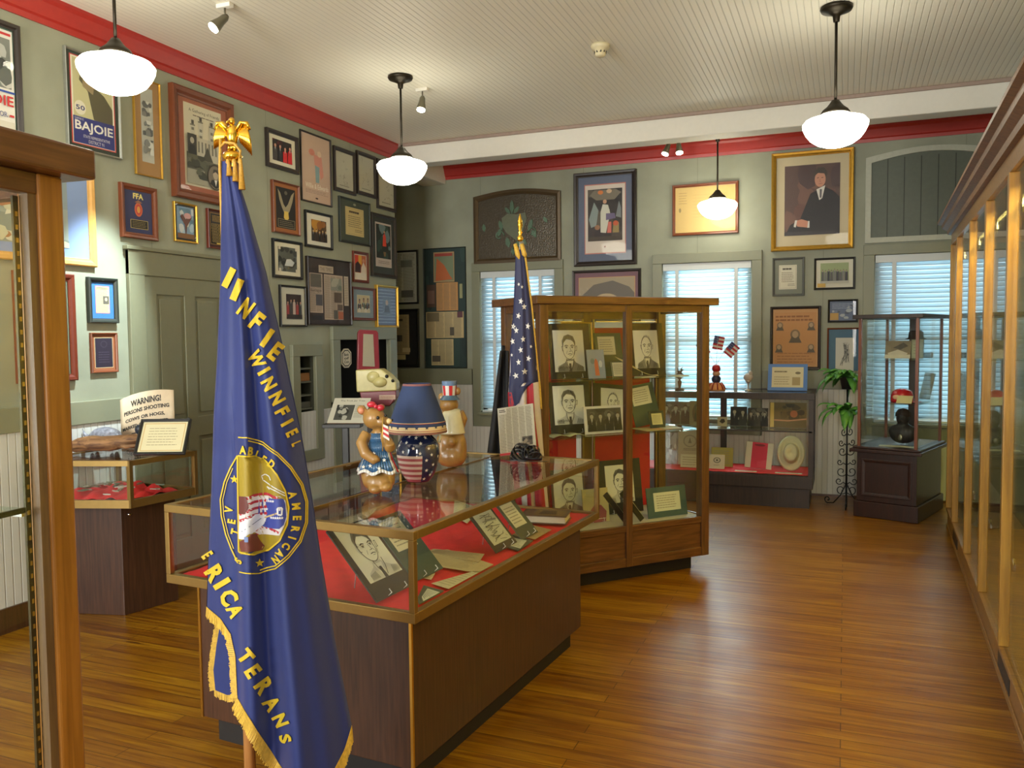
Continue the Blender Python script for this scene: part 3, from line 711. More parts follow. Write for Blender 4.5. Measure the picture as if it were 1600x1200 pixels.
for i in range(n+1):
    row = []
    for j in range(n+1):
        p = q4p(i/n, j/n); z = .004+.03*abs(sum(math.sin(a*p.x+b*p.y+c) for a, b, c in ph))/3.2; row.append((p.x, p.y, z))
    P.append(row)
o = MB().grid(P).build('red_cloth', REDCL, None, solid=.002); o.location = (cx_, cy_, zb+.021); tag(o, 'red cloth bunched in the low showcase beside the door', 'cloth')
rr = random.Random(12)
for k in range(26):
    p_ = q4p(.04+.92*rr.random(), .05+.75*rr.random()); x, y = p_.x, p_.y; l = rr.uniform(.02, .04); wd_ = l*.45; a = rr.uniform(0, 6)
    b = MB().prism([(0, l), (-wd_, -l*.4), (-wd_*.4, -l*.55), (-wd_*.35, -l), (wd_*.35, -l), (wd_*.4, -l*.55), (wd_, -l*.4)], 0, .006).build('stone_point', mat('stone%d' % (k % 4), [(150, 146, 130), (96, 104, 84), (170, 160, 150), (120, 100, 80)][k % 4], .5, bump=.4, scale=80), None)
    b.location = (cx_+x, cy_+y, zb+.058+.0007*k); b.rotation_euler = (rr.uniform(-.1, .1), rr.uniform(-.1, .1), a)
    tag(b, 'small chipped stone point lying on the red cloth beside the door', 'stone point', 'stone points on the red cloth beside the door')

# ---- tall wooden case, turned, at the far end of the long showcase
TA = math.radians(48); tu = Vector((math.cos(TA), math.sin(TA), 0)); tn = Vector((-tu.y, tu.x, 0)); TB = Vector((-.85, 5.72, 0)); TW, TD = 1.3, .55
TC = TB - tu*TW/2
T = thing('display_cabinet', 'tall walnut and glass display case turned at an angle in front of the middle window', 'display case', TC, TA)
h = TW/2; ps = .062
for x in (-h, h-ps):
    for y in (0, TD-ps): MB().box((x, y, .1), (x+ps, y+ps, 1.8)).build('post', OAK, T, bevel=.004)
MB().box((-.025, 0, .1), (.025, .04, 1.8)).build('center_stile', OAK, T, bevel=.003)
MB().box((-.035, TD-.04, .1), (.035, TD, 1.8)).build('back_stile', OAK, T, bevel=.003)
MB().box((-h-.045, -.045, 1.8), (h+.045, TD+.045, 1.85)).build('top', OAKH, T, bevel=.005)
MB().box((-h+ps, .004, 1.755), (h-ps, .034, 1.8)).box((-h+ps, TD-.034, 1.72), (h-ps, TD-.004, 1.8)).box((-h+.01, ps, 1.755), (-h+.045, TD-ps, 1.8)).box((h-.045, ps, 1.755), (h-.01, TD-ps, 1.8)).build('top_rail', OAKH, T)
MB().box((-h+ps, .004, .33), (h-ps, .034, .37)).box((-h+ps, .004, .1), (h-ps, .034, .16)).box((-h+ps, .014, .16), (h-ps, .026, .33)).build('front_panel', OAKH, T, bevel=.003)
MB().box((-h+.01, ps, .1), (-h+.03, TD-ps, .37)).build('side_panel', OAK, T)
MB().box((h-.03, ps, .1), (h-.01, TD-ps, .37)).build('side_panel', OAK, T)
MB().box((-h+.02, .03, .34), (h-.02, TD-.02, .365)).build('deck', mat('cream_deck', (196, 190, 168), .6), T)
MB().box((-h+.09, .08, 0), (h-.09, TD-.06, .1)).build('plinth', KICK, T)
for x0, x1 in ((-h+ps, -.035), (.035, h-ps)): MB().box((x0+.02, TD-.02, .366), (x1-.05, TD-.008, 1.66)).build('red_back_panel', REDF, T)
MB().box((-h+.0, TD-.006, .1), (h, TD-.001, .4)).build('back_panel', OAK, T)
for z in (.965, 1.325):
    MB().box((-h+ps*.4, .045, z-.008), (h-ps*.4, TD-.045, z)).build('glass_shelf', SHELFG, T)
MB().box((-h+ps, .016, .372), (-.026, .020, 1.754)).box((.026, .016, .372), (h-ps, .020, 1.754)).box((-h+.026, ps, .372), (-h+.03, TD-ps, 1.754)).box((h-.03, ps, .372), (h-.026, TD-ps, 1.754)).build('glass_side', GLASS, T)
mb = MB()
for x in (-h+ps+.006, -.05, .038, h-ps-.018): mb.box((x, TD-.05, .4), (x+.012, TD-.042, 1.72))
mb.build('shelf_standard', mat('dull_brass', (150, 130, 80), .35, .8), T)
MB().box((-h+ps+.02, TD-.06, 1.70), (-.06, TD-.05, 1.706)).box((.06, TD-.06, 1.70), (h-ps-.02, TD-.05, 1.706)).build('hanging_wire', CHROME, T)

# ---- the same kind of case, near, at the left edge of the picture
ZN = 2.0; pc = onp(150, 235, 2, ZN); pc2 = onp(0, 195, 2, ZN)
NA = math.atan2(pc[1]-pc2[1], pc[0]-pc2[0]); nu = Vector((math.cos(NA), math.sin(NA), 0))    # runs away from the camera
T = thing('display_cabinet', 'tall walnut and glass display case cut by the left edge of the picture', 'display case', (pc[0], pc[1], 0), NA)
# local x runs along the face away from the camera (0 = far corner), local y points to the left wall
Wn = 1.25; Dn = .5; ov = .045
MB().box((-Wn, 0, ZN-.062), (0, Dn+2*ov, ZN)).build('top', OAKH, T, bevel=.006)
MB().box((-Wn+ov+.06, ov+.004, ZN-.105), (-ov-.06, ov+.034, ZN-.062)).box((-Wn+ov+.06, ov+Dn-.034, ZN-.105), (-ov-.06, ov+Dn-.004, ZN-.062)).box((-ov-.045, ov+.06, ZN-.105), (-ov-.01, ov+Dn-.06, ZN-.062)).build('top_rail', OAKH, T, bevel=.003)
for x in (-ov-.06, -Wn+ov):
    for y in (ov, ov+Dn-.06): MB().box((x, y, .0), (x+.06, y+.06, ZN-.062)).build('post', wood('warm_walnut', (126, 80, 26), (160, 106, 42), .35, (22, 22, 1.6)), T, bevel=.005)
MB().box((-ov-.08, ov+.008, .3), (-ov-.06, ov+.03, ZN-.105)).build('glass_stop', wood('grey_brown_wood', (88, 66, 44), (110, 86, 58), .4), T)
MB().box((-Wn+ov+.06, ov+.016, .4), (-ov-.08, ov+.020, ZN-.105)).box((-Wn+ov+.06, ov+Dn-.02, .4), (-ov-.06, ov+Dn-.016, ZN-.105)).build('glass_front', GLASS, T)
MB().box((-Wn+ov, ov, .0), (-ov, ov+Dn, .4)).build('base', OAKH, T)
mb = MB(); sl = MB(); z = .42
mb.box((-ov-.094, ov+.03, .4), (-ov-.082, ov+.036, ZN-.11))
while z < ZN-.13: sl.box((-ov-.09, ov+.028, z), (-ov-.086, ov+.0302, z+.009)); z += .026
mb.build('shelf_standard', mat('dark_bronze_strip', (60, 54, 36), .35, .6), T); sl.build('standard_slots', BRASS, T)
shl = vpl(80, 797, pc, NA); zs = shl[2]
MB().box((-Wn+.1, ov+.03, zs-.009), (-ov-.1, ov+Dn-.04, zs)).build('glass_shelf', SHELFG, T)
MB().box((-Wn+.1, ov+.024, zs-.010), (-ov-.1, ov+.0295, zs+.001)).build('shelf_edge', mat('dark_glass_edge', (24, 34, 30), .2), T)
MB().box((-ov-.105, ov+.03, zs-.018), (-ov-.09, ov+.07, zs-.009)).build('shelf_bracket', CHROME, T)

# ---- wall of oak and glass cabinets on the right
CA = math.atan2(3.95, .14); P0c = Vector((.80, 7.64, 0))
T = thing('wall_cabinet', 'long row of honey oak glass-door cabinets along the right wall', 'display case', P0c, CA-math.pi)
# local x runs towards the camera, local y towards the right wall
Lc = 5.6; Dc = .62
stl = []
for px in (1479.5, 1494, 1514, 1538.5, 1574):
    v = vpl(px, 600, P0c, CA); stl.append((Vector((v[0], v[1], 0))-P0c).length)
stl[0] = .012; stl += [stl[-1]+.9, stl[-1]+1.8]
MB().box((0, 0, 0), (Lc, .03, .15)).box((0, -.008, 0), (Lc, 0, .035)).box((0, -.012, .14), (Lc, .035, .165)).box((0, .03, 0), (.03, Dc, .15)).build('base', HONEYH, T, bevel=.003)
MB().box((0, .03, .13), (Lc, Dc, .15)).build('deck', HONEYH, T)
MB().box((-.0, -.01, 2.31), (Lc, .035, 2.40)).box((0, .035, 2.31), (.03, Dc, 2.4)).build('top_rail', HONEYH, T, bevel=.003)
P = [[(x, y, z) for x in (-.06, Lc)] for y, z in ((.02, 2.39), (-.035, 2.40), (-.04, 2.43), (-.075, 2.45), (-.08, 2.475), (-.11, 2.485), (-.11, 2.505), (.02, 2.505))]
mb = MB().grid(P, None, False, False); mb.add([p[0] for p in P], [tuple(range(8))[::-1]]); mb.build('cornice', wood('dull_oak', (104, 72, 44), (134, 96, 60), .5, (25, 2, 25), 0), T)
MB().box((-.03, .0, 2.40), (Lc, Dc, 2.45)).build('roof', HONEYH, T)
for i, s_ in enumerate(stl):
    wd_ = .045 if i != 3 else .06
    d = MB().box((s_-wd_/2, -.015, .165), (s_+wd_/2, .03, 2.31)).build('stile', HONEY, T, bevel=.004)
    for z in (2.16, .55): MB().tube([(s_+wd_/2+.012, .036, z-.03), (s_+wd_/2+.012, .036, z+.03)], .007).box((s_+wd_/2, .03, z-.012), (s_+wd_/2+.06, .04, z+.012)).build('hinge', CHROME, d)
for a, b in zip(stl, stl[1:]): MB().box((a+.02, .006, .165), (b-.02, .011, 2.31)).build('glass_door', GLASS, T)
MB().box((.003, .03, .165), (.007, Dc-.03, 2.31)).build('end_glass', GLASS, T)
MB().box((0, Dc-.035, .15), (.035, Dc, 2.4)).build('back_post', HONEY, T)
MB().box((.6, Dc-.01, .15), (Lc, Dc, 2.4)).build('back_panel', mat('cream_lining', (206, 172, 84), .7), T)
for z in (.75, 1.3, 1.85): MB().box((.04, .06, z-.008), (Lc-.05, Dc-.02, z)).build('glass_shelf', SHELFG, T)
for a, b in ((1563, 1582), (1488, 1495)):
    va = vpl(a, 900, P0c, CA); vb = vpl(b, 900, P0c, CA); la = (Vector((va[0], va[1], 0))-P0c).length; lb = (Vector((vb[0], vb[1], 0))-P0c).length
    MB().box((lb, -.003, .04), (la, .0, .125)).build('vent', BLACK, T)
l = bpy.data.lights.new('cabinet_strip_light', 'AREA'); l.shape = 'RECTANGLE'; l.size = 4.6; l.size_y = .04; l.energy = 52; l.color = (1, .78, .2)
o = bpy.data.objects.new('cabinet_strip_light', l); COL.objects.link(o); o.parent = T; o.location = (2.9, .12, 2.29); o.rotation_euler = (math.radians(20), 0, 0)

# ---- low dark cabinet below the middle window
yc = 8.0; xa = onp(1271, 640, 1, yc)[0]; xb = -2.15; zt2 = onp(1150, 613, 1, yc)[2]; z1 = onp(1180, 672, 1, yc)[2]; z0_ = onp(1180, 741, 1, yc)[2]; Wc = xa-xb
T = thing('low_cabinet', 'low dark wooden glass-front cabinet under the middle window', 'display case', ((xa+xb)/2, yc, 0))
h = Wc/2; D_ = .62; DK = wood('dark_stained_wood', (30, 19, 13), (50, 33, 23), .45, (25, 25, 2), .05)
MB().box((-h+.03, .03, 0), (h-.03, D_, z0_-.11)).build('plinth', DK, T)
MB().box((-h, 0, z0_-.12), (h, D_, z0_-.012)).build('base', DK, T, bevel=.004)
MB().box((-h, 0, z0_-.012), (h, D_, z0_)).build('deck', DK, T)
MB().box((-h-.01, -.01, zt2-.06), (h+.01, .03, zt2)).box((-h-.01, .03, zt2-.03), (-h+.03, D_, zt2)).box((h-.03, .03, zt2-.03), (h+.01, D_, zt2)).box((-h, D_-.03, zt2-.05), (h, D_, zt2)).build('top_rail', DK, T, bevel=.003)
for x in (-h, h-.04):
    for y in (0, D_-.04): MB().box((x, y, z0_), (x+.04, y+.04, zt2-.03)).build('post', DK, T)
xm = onp(1118, 640, 1, yc)[0]-(xa+xb)/2
MB().box((xm-.03, D_-.06, z0_), (xm+.03, D_-.03, zt2-.03)).build('post', DK, T)
MB().box((-h+.03, .03, zt2-.012), (h-.03, D_-.03, zt2-.004)).build('glass_top', GLASS, T)
MB().box((-h+.04, .012, z0_), (h-.04, .016, zt2-.06)).build('glass_front', GLASS, T)
MB().box((-h+.02, .03, z1-.012), (h-.02, D_-.07, z1)).build('glass_shelf', SHELFG, T)
MB().box((-h+.01, .0, z1-.012), (h-.01, .012, z1)).build('shelf_edge', DK, T)
LCT = T
cloth('red_cloth', 'flat red cloth lining the bottom of the low cabinet under the window', -h+.045, h-.045, .03, D_-.07, z0_+.001, T, .006, 21, 30)

# ---- pedestal with a glass case and helmets, in front of the right window
c0 = onp(1434, 819, 2, 0); c1_ = onp(1333, 806, 2, 0)
PA = math.atan2(c0[1]-c1_[1], c0[0]-c1_[0]); pu = Vector((math.cos(PA), math.sin(PA), 0)); pn_ = Vector((-pu.y, pu.x, 0)); Wp = math.hypot(c0[0]-c1_[0], c0[1]-c1_[1]); Dp = .82
PC = Vector(((c0[0]+c1_[0])/2, (c0[1]+c1_[1])/2, 0)); zp = vpl(1385, 700, PC, PA)[2]; zq = vpl(1385, 491, PC, PA)[2]
T = thing('pedestal_case', 'dark mahogany pedestal with a glass case of helmets in front of the right window', 'display case', PC, PA)
h = Wp/2
MB().box((-h, 0, .0), (h, Dp, .14)).build('skirting', MAHOG, T, bevel=.006)
MB().box((-h+.02, .02, .14), (h-.02, Dp-.02, zp-.05)).build('body', MAHOG, T, bevel=.004)
moulding(Wp-.12, zp-.3, .03, .012).build('panel_moulding', MAHOG, T).location = (0, .02, .19)
MB().box((-h-.03, -.03, zp-.05), (h+.03, Dp+.03, zp-.02)).box((-h-.01, -.01, zp-.02), (h+.01, Dp+.01, zp)).build('top', MAHOG, T, bevel=.006)
RB = wood('red_brown_stile', (96, 52, 34), (124, 72, 48), .35)
for x in (-h+.02, h-.045):
    for y in (.02, Dp-.045): MB().box((x, y, zp), (x+.024, y+.024, zq-.03)).build('post', RB, T)
MB().box((-h-.02, -.02, zq-.035), (h+.02, Dp+.02, zq)).build('roof', DK, T, bevel=.004)
for z in (zp+(zq-zp)*.33, zp+(zq-zp)*.66): MB().box((-h+.03, .04, z-.008), (h-.03, Dp-.04, z)).build('glass_shelf', SHELFG, T)
MB().box((-h+.04, .03, zp), (h-.045, .034, zq-.035)).box((-h+.03, .05, zp), (-h+.034, Dp-.05, zq-.035)).box((h-.034, .05, zp), (h-.03, Dp-.05, zq-.035)).build('glass_side', GLASS, T)
MB().box((-.04, Dp-.03, zp), (.04, Dp-.005, zq-.035)).build('back_stile', DK, T)

# ================================================================== FRAMED THINGS ON THE WALLS
rng = random.Random(7)
G1, G2 = (60, 62, 58), (150, 150, 140)
def photo_bw(a, u0, v0, u1, v1, n=4, seed=1, bg=(70, 70, 66), tone=None):
    r = random.Random(seed); a.rect(u0, v0, u1, v1, bg)
    blobs(a, u0, v0, u1, v1, [(50, 50, 48), (96, 96, 90), (140, 138, 130)], 14, r, .16)
    people(a, u0, v0, u1, v1, n, tone or [(30, 30, 30), (52, 52, 50), (40, 40, 42)], (172, 166, 152), r)
def newspaper(a, u0, v0, u1, v1, cols=4, seed=1, paper=(196, 182, 150), head=None, pics=2):
    r = random.Random(seed); a.rect(u0, v0, u1, v1, paper); W = (u1-u0); H = (v1-v0); top = v1-.03*H
    if head: a.text(head, u0+.06*W, v1-.12*H, u1-.06*W, v1-.04*H, (50, 46, 40), .01); top = v1-.15*H
    for k in range(cols):
        x0 = u0+W*(.03+.94*k/cols); x1 = u0+W*(.03+.94*(k+1)/cols)-W*.02
        a.lines(x0, v0+.03*H, x1, top, int(10+H*a.h/.012) if H*a.h > .05 else 6, (112, 104, 86), r, .4)
    for k in range(pics):
        x = u0+W*(.05+.6*r.random()); y = v0+H*(.1+.6*r.random()); a.rect(x, y, x+W*.28, y+H*.17, (86, 80, 68)); blobs(a, x, y, x+W*.28, y+H*.17, [(50, 46, 40), (140, 130, 108)], 6, r, .3)
def cert(a, u0, v0, u1, v1, seed=1, paper=(206, 196, 160), title=True, seal=False):
    r = random.Random(seed); a.rect(u0, v0, u1, v1, paper); W, H = u1-u0, v1-v0
    a.line([(u0+.05*W, v0+.05*H), (u1-.05*W, v0+.05*H), (u1-.05*W, v1-.05*H), (u0+.05*W, v1-.05*H), (u0+.05*W, v0+.05*H)], .0015, (120, 104, 70))
    if title: a.lines(u0+.2*W, v0+.78*H, u1-.2*W, v0+.9*H, 1, (60, 50, 40), r, .6)
    a.lines(u0+.14*W, v0+.28*H, u1-.14*W, v0+.72*H, 6, (110, 100, 80), r, .3); a.lines(u0+.5*W, v0+.12*H, u1-.1*W, v0+.24*H, 2, (90, 80, 70), r, .3)
    if seal: a.ell(u0+.2*W, v0+.18*H, .07*W, .07*H*a.w/a.h*W/H if H else .07, (180, 150, 70))
def mat_in(a, k, c, line=None):
    """mat board of colour c with a window leaving margins k=(l,b,r,t)"""
    a.rect(0, 0, 1, 1, c)
    if line: a.rect(k[0]-.015, k[1]-.012, 1-k[2]+.015, 1-k[3]+.012, line)
    return (k[0], k[1], 1-k[2], 1-k[3])

# --- left wall, over the near cabinet and left of the blue banner
def d_(a):
    a.rect(0, 0, 1, 1, (60, 84, 74)); a.rect(.03, .02, .97, .98, (218, 216, 206)); a.rect(.06, .93, .94, .955, (190, 40, 44))
    a.rect(.08, .42, .92, .9, (120, 124, 116)); blobs(a, .08, .42, .92, .9, [(60, 62, 60), (170, 172, 164), (196, 196, 186), (90, 94, 88)], 26, rng, .2)
    a.rect(.03, .375, .97, .395, (40, 70, 150)); a.text('BAJOIE', .08, .22, .93, .35, (188, 40, 44), .02); a.text('SENATOR', .3, .14, .8, .19, (60, 70, 130)); a.rect(.84, .15, .93, .17, (188, 40, 44)); a.rect(.08, .02, .93, .1, (200, 196, 180))
wall_frame('L', 'framed_poster', 'black framed campaign poster with red BAJOIE lettering cut by the left picture edge', 'poster', (-75, 5, 34, 222), 'dark', .035, .03, d_)
def d_(a):
    a.rect(0, 0, 1, 1, (46, 56, 46)); a.rect(.07, .045, .93, .965, (196, 60, 66)); a.rect(.09, .055, .91, .955, (222, 220, 200)); a.rect(.12, .33, .88, .94, (190, 186, 140))
    a.poly([(.5, .34), (.88, .3), (.88, .5), (.72, .62), (.5, .7), (.3, .9), (.24, .72), (.4, .62)], (88, 82, 58)); a.poly([(.3, .66), (.5, .6), (.56, .8), (.46, .92), (.32, .9)], (150, 132, 96)); a.poly([(.26, .78), (.3, .93), (.55, .93), (.5, .84), (.36, .84)], (42, 38, 30))
    a.ell(.24, .43, .11, .075, (216, 212, 190)); a.text('50', .16, .405, .33, .455, (50, 56, 110), .02)
    a.rect(.1, .06, .9, .335, (44, 50, 116)); a.text('BAJOIE', .13, .17, .87, .295, (222, 220, 210), .02); a.text('DIANA E.', .13, .3, .3, .325, (200, 200, 214)); a.text('STATE REPRESENTATIVE', .28, .125, .8, .155, (214, 214, 222)); a.text('DISTRICT 91', .38, .075, .68, .11, (214, 214, 222))
wall_frame('L', 'framed_poster', 'campaign poster with a blue BAJOIE panel behind the nearest hanging lamp', 'poster', (97, 71, 187.5, 250), 'silver', .012, .025, d_)
def d_(a):
    k = mat_in(a, (.26, .14, .26, .08), (162, 124, 74)); a.rect(*k, (176, 178, 166)); r = random.Random(4)
    for v in (.62, .42, .22): blobs(a, .3, v, .7, v+.16, [(120, 122, 116), (90, 92, 90), (198, 200, 190)], 10, r, .28)
wall_frame('L', 'framed_print', 'tall narrow brass framed print with brown mat right of the nearest lamp', 'picture', (205, 117, 252, 281), 'gold', .008, .02, d_)
def d_(a):
    k = mat_in(a, (.13, .07, .13, .06), (160, 92, 66), (210, 200, 170)); a.rect(*k, (206, 200, 172)); r = random.Random(5)
    a.text('A Gathering of Friends', .22, .86, .84, .905, (70, 56, 44)); a.lines(.3, .82, .78, .85, 1, (110, 96, 80), r)
    for i, (x, t) in enumerate(((.24, .72), (.4, .77), (.62, .75), (.76, .7))): a.rect(x, .42, x+.09, t, (196, 192, 172)); a.rect(x-.005, t, x+.095, t+.015, (120, 116, 100)); [a.rect(x+.02, .46+.07*q, x+.07, .49+.07*q, (120, 118, 104)) for q in range(4)]; a.rect(x+.02, t+.015, x+.07, t+.06, (84, 80, 70))
    a.rect(.14, .08, .86, .42, (92, 92, 78)); a.rect(.34, .36, .8, .6, (184, 180, 160)); [a.rect(.37+.07*q, .44, .4+.07*q, .56, (110, 108, 96)) for q in range(6)]; a.poly([(.45, .36), (.56, .52), (.67, .36)], (70, 70, 60)); a.rect(.14, .08, .86, .24, (150, 148, 130)); blobs(a, .14, .14, .6, .4, [(56, 58, 48), (84, 86, 70)], 14, r, .2)
    a.rect(.15, .4, .33, .62, (60, 58, 52)); a.ell(.24, .55, .04, .035, (168, 160, 140)); a.poly([(.16, .4), (.19, .5), (.29, .5), (.32, .4)], (36, 36, 34))
    a.ell(.7, .2, .17, .145, (60, 50, 40), 28); a.ell(.7, .2, .15, .13, (116, 106, 90), 28); a.poly([(.58, .12), (.62, .17), (.78, .17), (.82, .12), (.7, .075)], (34, 34, 34)); a.ell(.7, .23, .055, .055, (176, 160, 136)); a.poly([(.64, .24), (.66, .29), (.74, .29), (.76, .24), (.7, .265)], (60, 56, 50)); a.poly([(.67, .17), (.73, .17), (.7, .1)], (220, 216, 206))
wall_frame('L', 'framed_print', 'large brown framed print of a towered building with an oval portrait inset', 'picture', (262, 129, 363.5, 326), 'brown', .065, .045, d_)
def d_(a):
    a.rect(0, 0, 1, 1, (122, 72, 40)); a.rect(.02, .02, .98, .98, (48, 52, 92)); a.text('FFA', .32, .8, .68, .93, (230, 214, 120), .03)
    a.ell(.5, .56, .14, .16, (196, 96, 54)); a.ell(.5, .56, .1, .12, (180, 60, 60)); a.ell(.5, .56, .06, .08, (206, 150, 70)); a.poly([(.36, .72), (.5, .78), (.64, .72), (.5, .7)], (140, 96, 74)); a.rect(.2, .12, .82, .32, (196, 176, 96)); a.rect(.215, .13, .805, .31, (24, 24, 24)); a.lines(.26, .15, .76, .29, 4, (140, 124, 74), rng, .3)
wall_frame('L', 'plaque', 'wooden plaque with blue field and yellow FFA lettering', 'plaque', (184, 284, 243.5, 377.5), 'brown', .035, .03, d_, pane=False)
def d_(a):
    a.rect(0, 0, 1, 1, (40, 44, 40)); a.rect(.09, .06, .91, .94, (128, 158, 186)); r = random.Random(8); blobs(a, .1, .1, .9, .9, [(170, 196, 210), (96, 130, 150), (196, 204, 206)], 12, r, .2)
    a.poly([(.5, .1), (.56, .4), (.8, .66), (.72, .76), (.5, .6), (.34, .74), (.24, .66), (.46, .44)], (104, 66, 58)); a.ell(.6, .7, .18, .08, (196, 150, 150)); a.rect(.09, .06, .91, .2, (120, 84, 50))
wall_frame('L', 'framed_picture', 'small gold framed picture of a pale flower above the green door', 'picture', (269, 314, 307, 381.5), 'gold', .014, .02, d_)
def d_(a):
    a.rect(0, 0, 1, 1, (64, 28, 24)); a.rect(.1, .08, .9, .94, (190, 150, 70)); a.rect(.115, .09, .885, .93, (34, 28, 24)); a.rect(.16, .68, .84, .9, (20, 18, 16)); a.lines(.2, .7, .8, .88, 5, (196, 160, 80), rng, .3)
    for i in range(6):
        for j in range(2): a.rect(.16+.35*j, .58-.088*i, .49+.35*j, .645-.088*i, (206, 176, 92)); a.rect(.17+.35*j, .585-.088*i, .48+.35*j, .64-.088*i, (30, 26, 20)); a.lines(.2+.35*j, .6-.088*i, .45+.35*j, .625-.088*i, 1, (190, 160, 90), rng, .4)
    a.rect(.34, .09, .66, .125, (214, 186, 96))
wall_frame('L', 'plaque', 'dark award plaque with rows of small gold plates above the green door', 'plaque', (321, 325, 358.5, 392), 'redbrown', .012, .025, d_, pane=False)
def d_(a):
    k = mat_in(a, (.1, .06, .12, .06), (128, 152, 196)); a.rect(.06, .1, .8, .94, (150, 160, 150)); r = random.Random(11)
    a.rect(.06, .5, .8, .94, (136, 150, 150)); blobs(a, .06, .1, .8, .6, [(190, 190, 160), (170, 120, 80), (204, 204, 184), (128, 140, 132)], 22, r, .18); a.poly([(.5, .42), (.53, .66), (.57, .66), (.62, .42)], (216, 196, 160)); a.rect(.525, .66, .575, .7, (110, 80, 60)); a.lines(.12, .56, .44, .78, 6, (100, 106, 100), r)
wall_frame('L', 'framed_poster', 'pale wood framed poster with blue mat and lighthouse partly behind the near cabinet post', 'poster', (-62, 205, 148, 418), 'pale', .045, .03, d_)
def d_(a):
    k = mat_in(a, (.2, .16, .2, .12), (60, 116, 184), (206, 70, 60)); newspaper(a, *k, 1, 3, (214, 206, 160), None, 0); a.lines(.24, .8, .76, .86, 2, (80, 70, 60), rng, .5); a.rect(.52, .4, .78, .62, (96, 90, 80)); a.ell(.65, .53, .06, .05, (190, 180, 150))
wall_frame('L', 'framed_clipping', 'yellow clipping in blue mat and black frame left of the green door', 'picture', (133.5, 432.5, 182, 505), 'green', .028, .03, d_)
def d_(a):
    a.rect(0, 0, 1, 1, (150, 92, 60)); a.rect(.1, .07, .9, .93, (196, 180, 140)); a.rect(.12, .085, .88, .915, (38, 30, 46)); a.ell(.5, .74, .15, .1, (56, 48, 62)); a.ell(.5, .74, .11, .075, (38, 30, 46)); a.lines(.25, .2, .75, .55, 5, (70, 60, 76), rng, .3)
wall_frame('L', 'plaque', 'brown edged dark engraved plaque below the blue matted clipping', 'plaque', (139, 520, 182.5, 581), 'brown', .016, .02, d_, pane=False)
def d_(a):
    a.rect(0, 0, 1, 1, (92, 104, 84)); a.rect(.56, .76, .92, .92, (196, 176, 156)); a.rect(.4, .3, .95, .72, (190, 70, 60)); a.rect(.42, .31, .95, .71, (214, 210, 196)); a.lines(.46, .34, .92, .68, 10, (130, 126, 120), rng); a.rect(.44, .05, .9, .27, (214, 206, 190)); a.poly([(.6, .08), (.58, .16), (.66, .24), (.74, .15), (.72, .08)], (84, 80, 78)); a.ell(.66, .21, .035, .02, (140, 130, 120))
wall_frame('L', 'framed_document', 'red-brown framed documents on green mat seen through the near cabinet glass', 'picture', (17, 422, 118, 594), 'redbrown', .04, .03, d_)

# --- left wall, between the blue banner and the corner
def d_(a):
    k = mat_in(a, (.14, .14, .14, .14), (216, 210, 184)); a.rect(*k, (34, 30, 30)); blobs(a, *k, [(60, 30, 30), (26, 40, 34), (90, 34, 36)], 10, rng, .2); people(a, .14, .14, .86, .86, 4, [(70, 66, 64), (40, 40, 46), (204, 36, 40), (196, 30, 40)], (206, 150, 124), rng)
wall_frame('L', 'framed_photograph', 'black framed colour photograph of people in red, topmost beside the eagle finial', 'picture', (413, 198.5, 464, 273.5), 'dark', .035, .03, d_)
def d_(a):
    a.rect(0, 0, 1, 1, (196, 168, 146)); a.ell(.36, .74, .1, .05, (206, 130, 110)); a.poly([(.42, .72), (.7, .7), (.76, .42), (.66, .36), (.6, .5), (.46, .52)], (206, 138, 120)); a.poly([(.46, .56), (.62, .54), (.6, .3), (.48, .3)], (132, 160, 162)); a.ell(.62, .74, .07, .045, (216, 190, 160)); a.text('Willie & Edwards', .12, .2, .92, .275, (226, 216, 196), .02); a.lines(.12, .12, .92, .18, 3, (150, 126, 112), rng); a.ell(.5, .06, .05, .012, (60, 30, 26))
wall_frame('L', 'framed_poster', 'tall pinkish poster in thin dark frame with white title across the lower half', 'poster', (467, 201.5, 517, 324.5), 'dark', .014, .02, d_)
def sketch(seed):
    def d(a):
        a.rect(0, 0, 1, 1, (186, 184, 162)); r = random.Random(seed)
        for q in range(9):
            x, y = .2+.6*r.random(), .15+.7*r.random(); pts = [(x, y)]
            for z in range(6): x = min(.92, max(.08, x+.14*(r.random()-.5))); y = min(.94, max(.06, y+.1*(r.random()-.5))); pts.append((x, y))
            a.line(pts, .0022, (128, 126, 112))
        a.lines(.2, .06, .8, .12, 1, (120, 116, 104), r)
    return d
for bb, lab in (((519, 227, 554, 306.5), 'black framed pencil drawing, first of three in the row under the red crown'), ((555, 234.5, 586, 311), 'black framed pencil drawing, middle of three in the row under the red crown'), ((586.5, 247, 617, 332.8), 'black framed pencil drawing nearest the wall corner, partly behind the hanging lamp')):
    wall_frame('L', 'framed_drawing', lab, 'picture', bb, 'dark', .035, .025, sketch(int(bb[0])), group='framed pencil drawings under the crown')
def d_(a):
    a.rect(0, 0, 1, 1, (148, 92, 50)); a.rect(.12, .08, .9, .92, (26, 24, 24)); a.poly([(.2, .88), (.3, .8), (.42, .58), (.5, .52), (.6, .6), (.74, .8), (.86, .88), (.78, .66), (.66, .46), (.56, .36), (.46, .38), (.36, .5), (.26, .66)], (150, 140, 112)); a.poly([(.44, .44), (.6, .44), (.62, .3), (.52, .24), (.42, .3)], (206, 176, 84)); a.ell(.52, .82, .06, .04, (96, 90, 76)); a.rect(.18, .1, .86, .27, (140, 132, 104)); a.rect(.195, .11, .845, .26, (30, 28, 26)); a.lines(.24, .13, .8, .24, 3, (120, 112, 90), rng)
wall_frame('L', 'plaque', 'brown wooden plaque with a spread eagle on black', 'plaque', (422, 280, 466, 369.5), 'brown', .014, .03, d_, pane=False)
